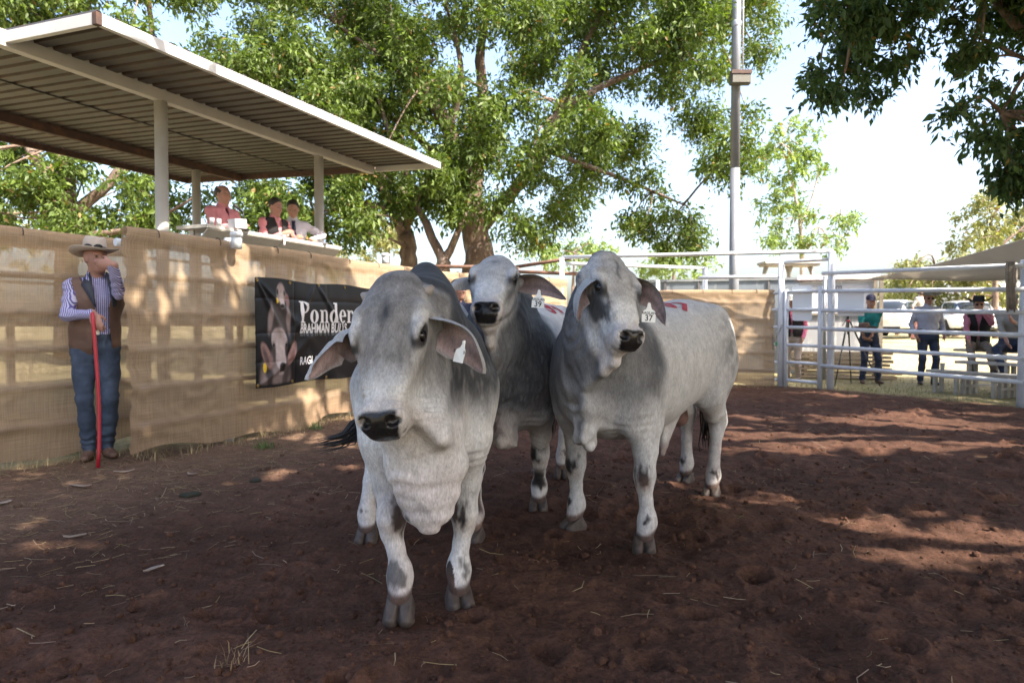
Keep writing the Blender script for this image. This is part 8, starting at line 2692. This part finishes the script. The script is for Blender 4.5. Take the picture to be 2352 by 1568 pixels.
# collar lining, sunglasses on the hat, watch
def man_extras():
    c = np.array(_hp(0, 0, 0)) 
    hf = nrm((0.80, -0.52, 0.0)); hl = np.array((-hf[1], hf[0], 0))
    M_sg = principled("dark_lens", (0.006, 0.006, 0.007), rough=0.3, spec=0.25)
    base = _hp(-0.008, 0, 0.062 + 0.005)
    g = empty("sunglasses", man_o); 
    g.parent = None
    tag(g, "dark sunglasses resting on the brim of the pale hat", "sunglasses")
    view = nrm((0.42, -0.90, 0.0)); vl = np.array((-view[1], view[0], 0))
    for k, sg in enumerate((-1, 1)):
        p = base + view * 0.116 + vl * 0.040 * sg + np.array((0, 0, 0.030))
        Gf = Field(p - 0.06, p + 0.06, 0.004)
        Gf.ell(p, (0.012, 0.035, 0.023), 0.004, np.array([view, vl, (0, 0, 1)]))
        Gf.cap(p + vl * sg * 0.025, p + vl * sg * 0.05 - view * 0.05, 0.004, 0.004, k=0.003)
        if k: Gf.cap(p - vl * 0.03, p - vl * 0.046, 0.004, 0.004, k=0.003)
        v_, q_ = Gf.mesh(1)
        mesh_obj("lens", v_, q_, M_sg, g)
    # folded-back dark collar of the vest
    M_lin = principled("dark_collar", (0.03, 0.035, 0.05), rough=0.8)
    nb = _hp(0, 0, -0.155)
    fw = nrm((0.55, -0.84, 0)); lf = np.array((-fw[1], fw[0], 0))
    for sg in (-1, 1):
        a, b, c2 = nb + lf * sg * 0.085 - fw * 0.04 + np.array((0, 0, 0.03)), nb + lf * sg * 0.125 + fw * 0.075 + np.array((0, 0, -0.07)), nb + lf * (sg * 0.085 + 0.05) + fw * 0.150 + np.array((0, 0, -0.25))
        e = nb + lf * (sg * 0.065 + 0.045) + fw * 0.145 + np.array((0, 0, -0.27))
        a2, b2 = nb + lf * sg * 0.06 + fw * 0.02 + np.array((0, 0, 0.045)), nb + lf * (sg * 0.06 + 0.02) + fw * 0.125 + np.array((0, 0, -0.10))
        o = mesh_obj("collar", [a, b, c2, e, b2, a2], [(0, 1, 4, 5), (1, 2, 3, 4)], M_lin, _r)
        md = o.modifiers.new("thickness", 'SOLIDIFY'); md.thickness = 0.012
    # chest logo
    p = nb - lf * 0.115 + fw * 0.150 + np.array((0, 0, -0.20))
    t = [(0, 0.018), (0.016, -0.012), (-0.016, -0.012)]
    M_lg = principled("grey_stitching", (0.24, 0.20, 0.18), rough=0.8)
    # red poly stick
    pts = [at(212, 717, 5.66), at(215, 750, 5.655), at(219, 800, 5.65), at(223, 850, 5.64), at(226, 900, 5.63), at(227.5, 950, 5.62), at(228, 1000, 5.60), at(227, 1040, 5.58), at(225, 1081, 5.56)]
    pts[-1][2] = max(pts[-1][2], 0.01)
    s = MB().tube(pts, 0.0150, 14).build("stock_stick", principled("red_poly_pipe", (0.36, 0.012, 0.026), rough=0.45), smooth=True)
    tag(s, "bent red plastic pipe used as a stock stick, held by the man", "stick")
man_extras()

FL = 1.20
build_person(dict(loc=(*at(512, 600, 8.72)[:2], FL), fwd=(0.86, -0.50), scale=0.985, h=0.0115, seed=5, label="balding man in pink shirt speaking into the microphone", face=(0.93, -0.36, 0.02),
    shirt=M_pinks, trousers=M_denimd, hair=M_hairb, bald=True, skin=M_skin_r, tie=principled("dark_red_tie", (0.10, 0.01, 0.02), rough=0.5), group="announcers at the desk", girth=1.06,
    armR=dict(wrist=(*at(540, 532, 8.42)[:2], 2.39), hint=(-0.5, -0.2, -0.6)), armL=dict(wrist=(*at(556, 535, 8.62)[:2], 2.39), hint=(0.2, 0.6, -0.6))))
build_person(dict(loc=(*at(626, 600, 9.38)[:2], FL), fwd=(0.80, -0.60), scale=0.955, h=0.0115, seed=6, label="dark-haired man in pink shirt and black vest at the desk", face=(0.86, -0.42, -0.30), lean=0.10,
    shirt=M_pinks, trousers=M_denimd, hair=M_hairb, hairline=0.075, skin=M_skin_r, vest=M_blackv, open=0.022, open_top=0.04, group="announcers at the desk", girth=1.08,
    armR=dict(wrist=(*at(648, 560, 9.18)[:2], 2.39), hint=(-0.6, -0.2, -0.6)), armL=dict(wrist=(*at(672, 560, 9.40)[:2], 2.39), hint=(0.2, 0.6, -0.6))))
build_person(dict(loc=(*at(672, 600, 10.0)[:2], FL), fwd=(0.42, -0.90), scale=1.0, h=0.0115, seed=7, label="man in pale shirt and navy tie looking down at the notebook", face=(0.22, -0.86, -0.42), lean=0.10,
    shirt=cloth_mat("pale_lilac_shirt", (0.50, 0.475, 0.55)), trousers=M_denimd, hair=M_hairb, hairline=0.070, tie=principled("navy_tie", (0.012, 0.014, 0.05), rough=0.5), group="announcers at the desk",
    armL=dict(wrist=(*at(713, 548, 9.92)[:2], 2.40), hint=(0.8, 0.3, -0.5), hdir=(0.6, -0.5, -0.1), palm=(0, 0, -1)), armR=dict(wrist=(*at(672, 560, 9.68)[:2], 2.39), hint=(-0.7, 0.2, -0.5))))
# helper standing behind the bulls
build_person(dict(loc=(*at(1052, 800, 8.2)[:2], 0), fwd=(0.55, -0.83), scale=0.97, h=0.0135, seed=8, label="person in navy shirt half hidden between the front and middle bulls", face=(0.7, -0.7, 0),
    shirt=cloth_mat("navy_shirt", (0.016, 0.020, 0.045)), trousers=M_denimd, hair=M_hairb, skin=M_skin_r,
    vest=None))
# spectators on the right
build_person(dict(loc=(*at(1822, 800, 14.1)[:2], 0), fwd=(-0.55, -0.80), scale=0.985, h=0.013, seed=9, label="person in pink sleeves and black vest behind the narrow gate", face=(-0.70, -0.68, -0.10), group="spectators beyond the right fence",
    shirt=cloth_mat("bright_pink_shirt", (0.60, 0.16, 0.25)), trousers=cloth_mat("stone_trousers", (0.30, 0.255, 0.225)), boots=M_bootd, vest=M_blackv, open=0.012, open_top=0.05, skin=M_skin_r, hat=dict(mat=principled("cream_felt", (0.55, 0.50, 0.44), rough=0.9), brim=0.11, crown=0.11, curl=0.03),
    armR=dict(x=0.10, out=0.05, down=0.50), armL=dict(x=0.12, out=0.05, down=0.50)))
build_person(dict(loc=(*at(1996, 800, 13.7)[:2], 0), fwd=(-0.12, -0.99), scale=0.985, h=0.0135, seed=10, label="person in teal shirt and cap holding a brown hat beside the tripod", face=(-0.10, -0.98, -0.12), group="spectators beyond the right fence",
    shirt=cloth_mat("teal_shirt", (0.012, 0.13, 0.13)), sleeve=0.25, trousers=M_denimd, cap=principled("navy_cap", (0.018, 0.02, 0.05), rough=0.8), lean=0.06, skin=M_skin,
    feet=((0.05, 0.16, 0.0), (0.05, -0.14, 0.0)),
    armR=dict(wrist=at(1985, 778, 13.42), hint=(-0.8, 0.5, -0.2), hdir=(0.7, -0.2, -0.4)), armL=dict(wrist=at(1998, 782, 13.42), hint=(0.8, 0.5, -0.2), hdir=(-0.7, -0.2, -0.4))))
def held_hat():
    c = at(1985, 752, 13.36)
    r = empty("brown_hat", c)
    tag(r, "wide brown felt hat held at the waist by the person in teal", "hat")
    hat_mesh(r, (0, 0, 0), (-0.9, -0.3, 0), principled("brown_felt", (0.085, 0.055, 0.045), rough=0.9), brim=0.12, crown=0.10, curl=0.03, name="felt")
held_hat()
build_person(dict(loc=(*at(2130, 800, 13.35)[:2], 0), fwd=(-0.18, -0.98), scale=1.03, h=0.0135, seed=11, label="man in pale blue shirt and wide hat standing behind the fence", face=(-0.12, -0.97, -0.22), girth=1.12, group="spectators beyond the right fence",
    shirt=cloth_mat("pale_blue_shirt", (0.33, 0.34, 0.42)), trousers=M_denimd, boots=M_bootd, skin=M_skin_r, glasses=True, belt=principled("brown_belt", (0.06, 0.03, 0.02), rough=0.6),
    hat=dict(mat=M_feltg, brim=0.115, crown=0.115, curl=0.05, tilt=0.08), armR=dict(x=0.12, out=0.07, down=0.47), armL=dict(x=0.14, out=0.06, down=0.47)))
_w = at(2245, 800, 12.15)
build_person(dict(loc=(_w[0], _w[1], 0.0), fwd=(-0.50, -0.86), scale=0.96, h=0.0135, seed=12, seat=0.745, label="seated woman in black hat and vest with pink sleeves, hand at her face", face=(-0.45, -0.86, -0.10), lean=0.16, group="spectators beyond the right fence",
    shirt=cloth_mat("dusty_pink_shirt", (0.40, 0.15, 0.20)), trousers=cloth_mat("khaki_trousers", (0.19, 0.155, 0.125)), boots=M_bootd, vest=M_blackv, open=0.012, open_top=0.05, glasses=True, hair=M_hairb, long_hair=True, hat=dict(mat=M_feltd, brim=0.125, crown=0.105, curl=0.085),
    feet_world=True, feet=((_w[0] - 0.15, _w[1] - 0.62, 0.335), (_w[0] - 0.42, _w[1] - 0.50, 0.335)),
    armL=dict(wrist=at(2258, 716, 11.75), hint=(0.6, 0.0, -0.8), hdir=(-0.5, 0.1, 0.6), curl=0.6), armR=dict(wrist=at(2225, 790, 11.8), hint=(-0.7, 0.4, -0.3))))
_m = at(2322, 800, 11.55)
build_person(dict(loc=(_m[0], _m[1], 0.0), fwd=(-0.55, -0.83), scale=1.0, h=0.0135, seed=13, seat=0.745, label="seated man in grey shirt and green cap at the right edge", face=(-0.55, -0.83, -0.15), lean=0.20, group="spectators beyond the right fence", girth=1.06,
    shirt=cloth_mat("grey_work_shirt", (0.24, 0.235, 0.225)), trousers=M_denimd, boots=M_bootd, cap=principled("dark_green_cap", (0.012, 0.07, 0.045), rough=0.8), skin=M_skin_r, sleeve=0.6,
    feet_world=True, feet=((_m[0] - 0.10, _m[1] - 0.62, 0.335), (_m[0] - 0.45, _m[1] - 0.45, 0.335)), knee_out=0.35,
    armL=dict(wrist=at(2322, 735, 11.15), hint=(0.6, 0.0, -0.8), hdir=(-0.2, 0.1, 0.9), curl=0.6), armR=dict(wrist=at(2318, 805, 11.1), hint=(-0.7, 0.4, -0.3))))
build_person(dict(loc=(*at(2112, 800, 22.0)[:2], float(terrain(*at(2112, 800, 22.0)[:2]))), fwd=(0.4, -0.9), scale=0.93, h=0.016, seed=14, label="distant walker in striped top half hidden behind the man in pale blue", face=(0.3, -0.95, 0), group="spectators beyond the right fence",
    shirt=principled("grey_striped_top", (0.30, 0.28, 0.27), rough=0.8), sleeve=0.1, trousers=cloth_mat("red_shorts", (0.45, 0.22, 0.20)), hair=M_hairb, feet=((0.18, 0.09, 0), (-0.2, -0.09, 0)),
    armL=dict(x=0.05, out=0.22, down=0.48), armR=dict(x=0.05, out=0.22, down=0.48)))

# camera tripod
def build_tripod():
    M_t = principled("tripod_black", (0.018, 0.018, 0.02), rough=0.45)
    top = at(1948, 738, 13.2)
    r = empty("tripod", (top[0], top[1], 0))
    tag(r, "black photo tripod in front of the person in teal", "tripod")
    tz = top[2]
    for (x, y, d) in ((1917, 885, 12.95), (1955, 880, 13.5), (2022, 888, 12.95)):
        f = ground_at(x, y) if False else at(x, y, d)
        e = Vector((f[0] - top[0], f[1] - top[1], 0.0))
        t = Vector((e.x * 0.06, e.y * 0.06, tz))
        m1, m2 = t.lerp(e, 0.42), t.lerp(e, 0.72)
        MB().tube([t, m1], 0.017, 8).build("leg", M_t, r, smooth=True)
        lo_ = MB().tube([m1, m2, e], [0.013, 0.013, 0.009], 8).build("leg_lower", M_t, r, smooth=True)
        MB().tube([m1 + (m1 - t) * -0.03, m1 + (m1 - t) * 0.05], 0.022, 8).build("leg_clamp", M_t, r, smooth=True)
    MB().tube([(0, 0, tz - 0.25), (0, 0, tz + 0.10)], 0.016, 10).build("centre_column", M_t, r, smooth=True)
    MB().lathe([(0.03, 0.0), (0.035, 0.02), (0.028, 0.05)], 14, (0, 0, tz - 0.02)).build("collar", principled("red_ring", (0.35, 0.02, 0.02), rough=0.4), r, smooth=True)
    MB().box((-0.05, -0.04, tz + 0.10), (0.05, 0.04, tz + 0.16)).build("head", M_t, r, bevel=0.008)
    MB().tube([(0, 0, tz + 0.10), (-0.10, 0.02, tz - 0.08)], 0.008, 6).build("pan_handle", M_t, r, smooth=True)
build_tripod()
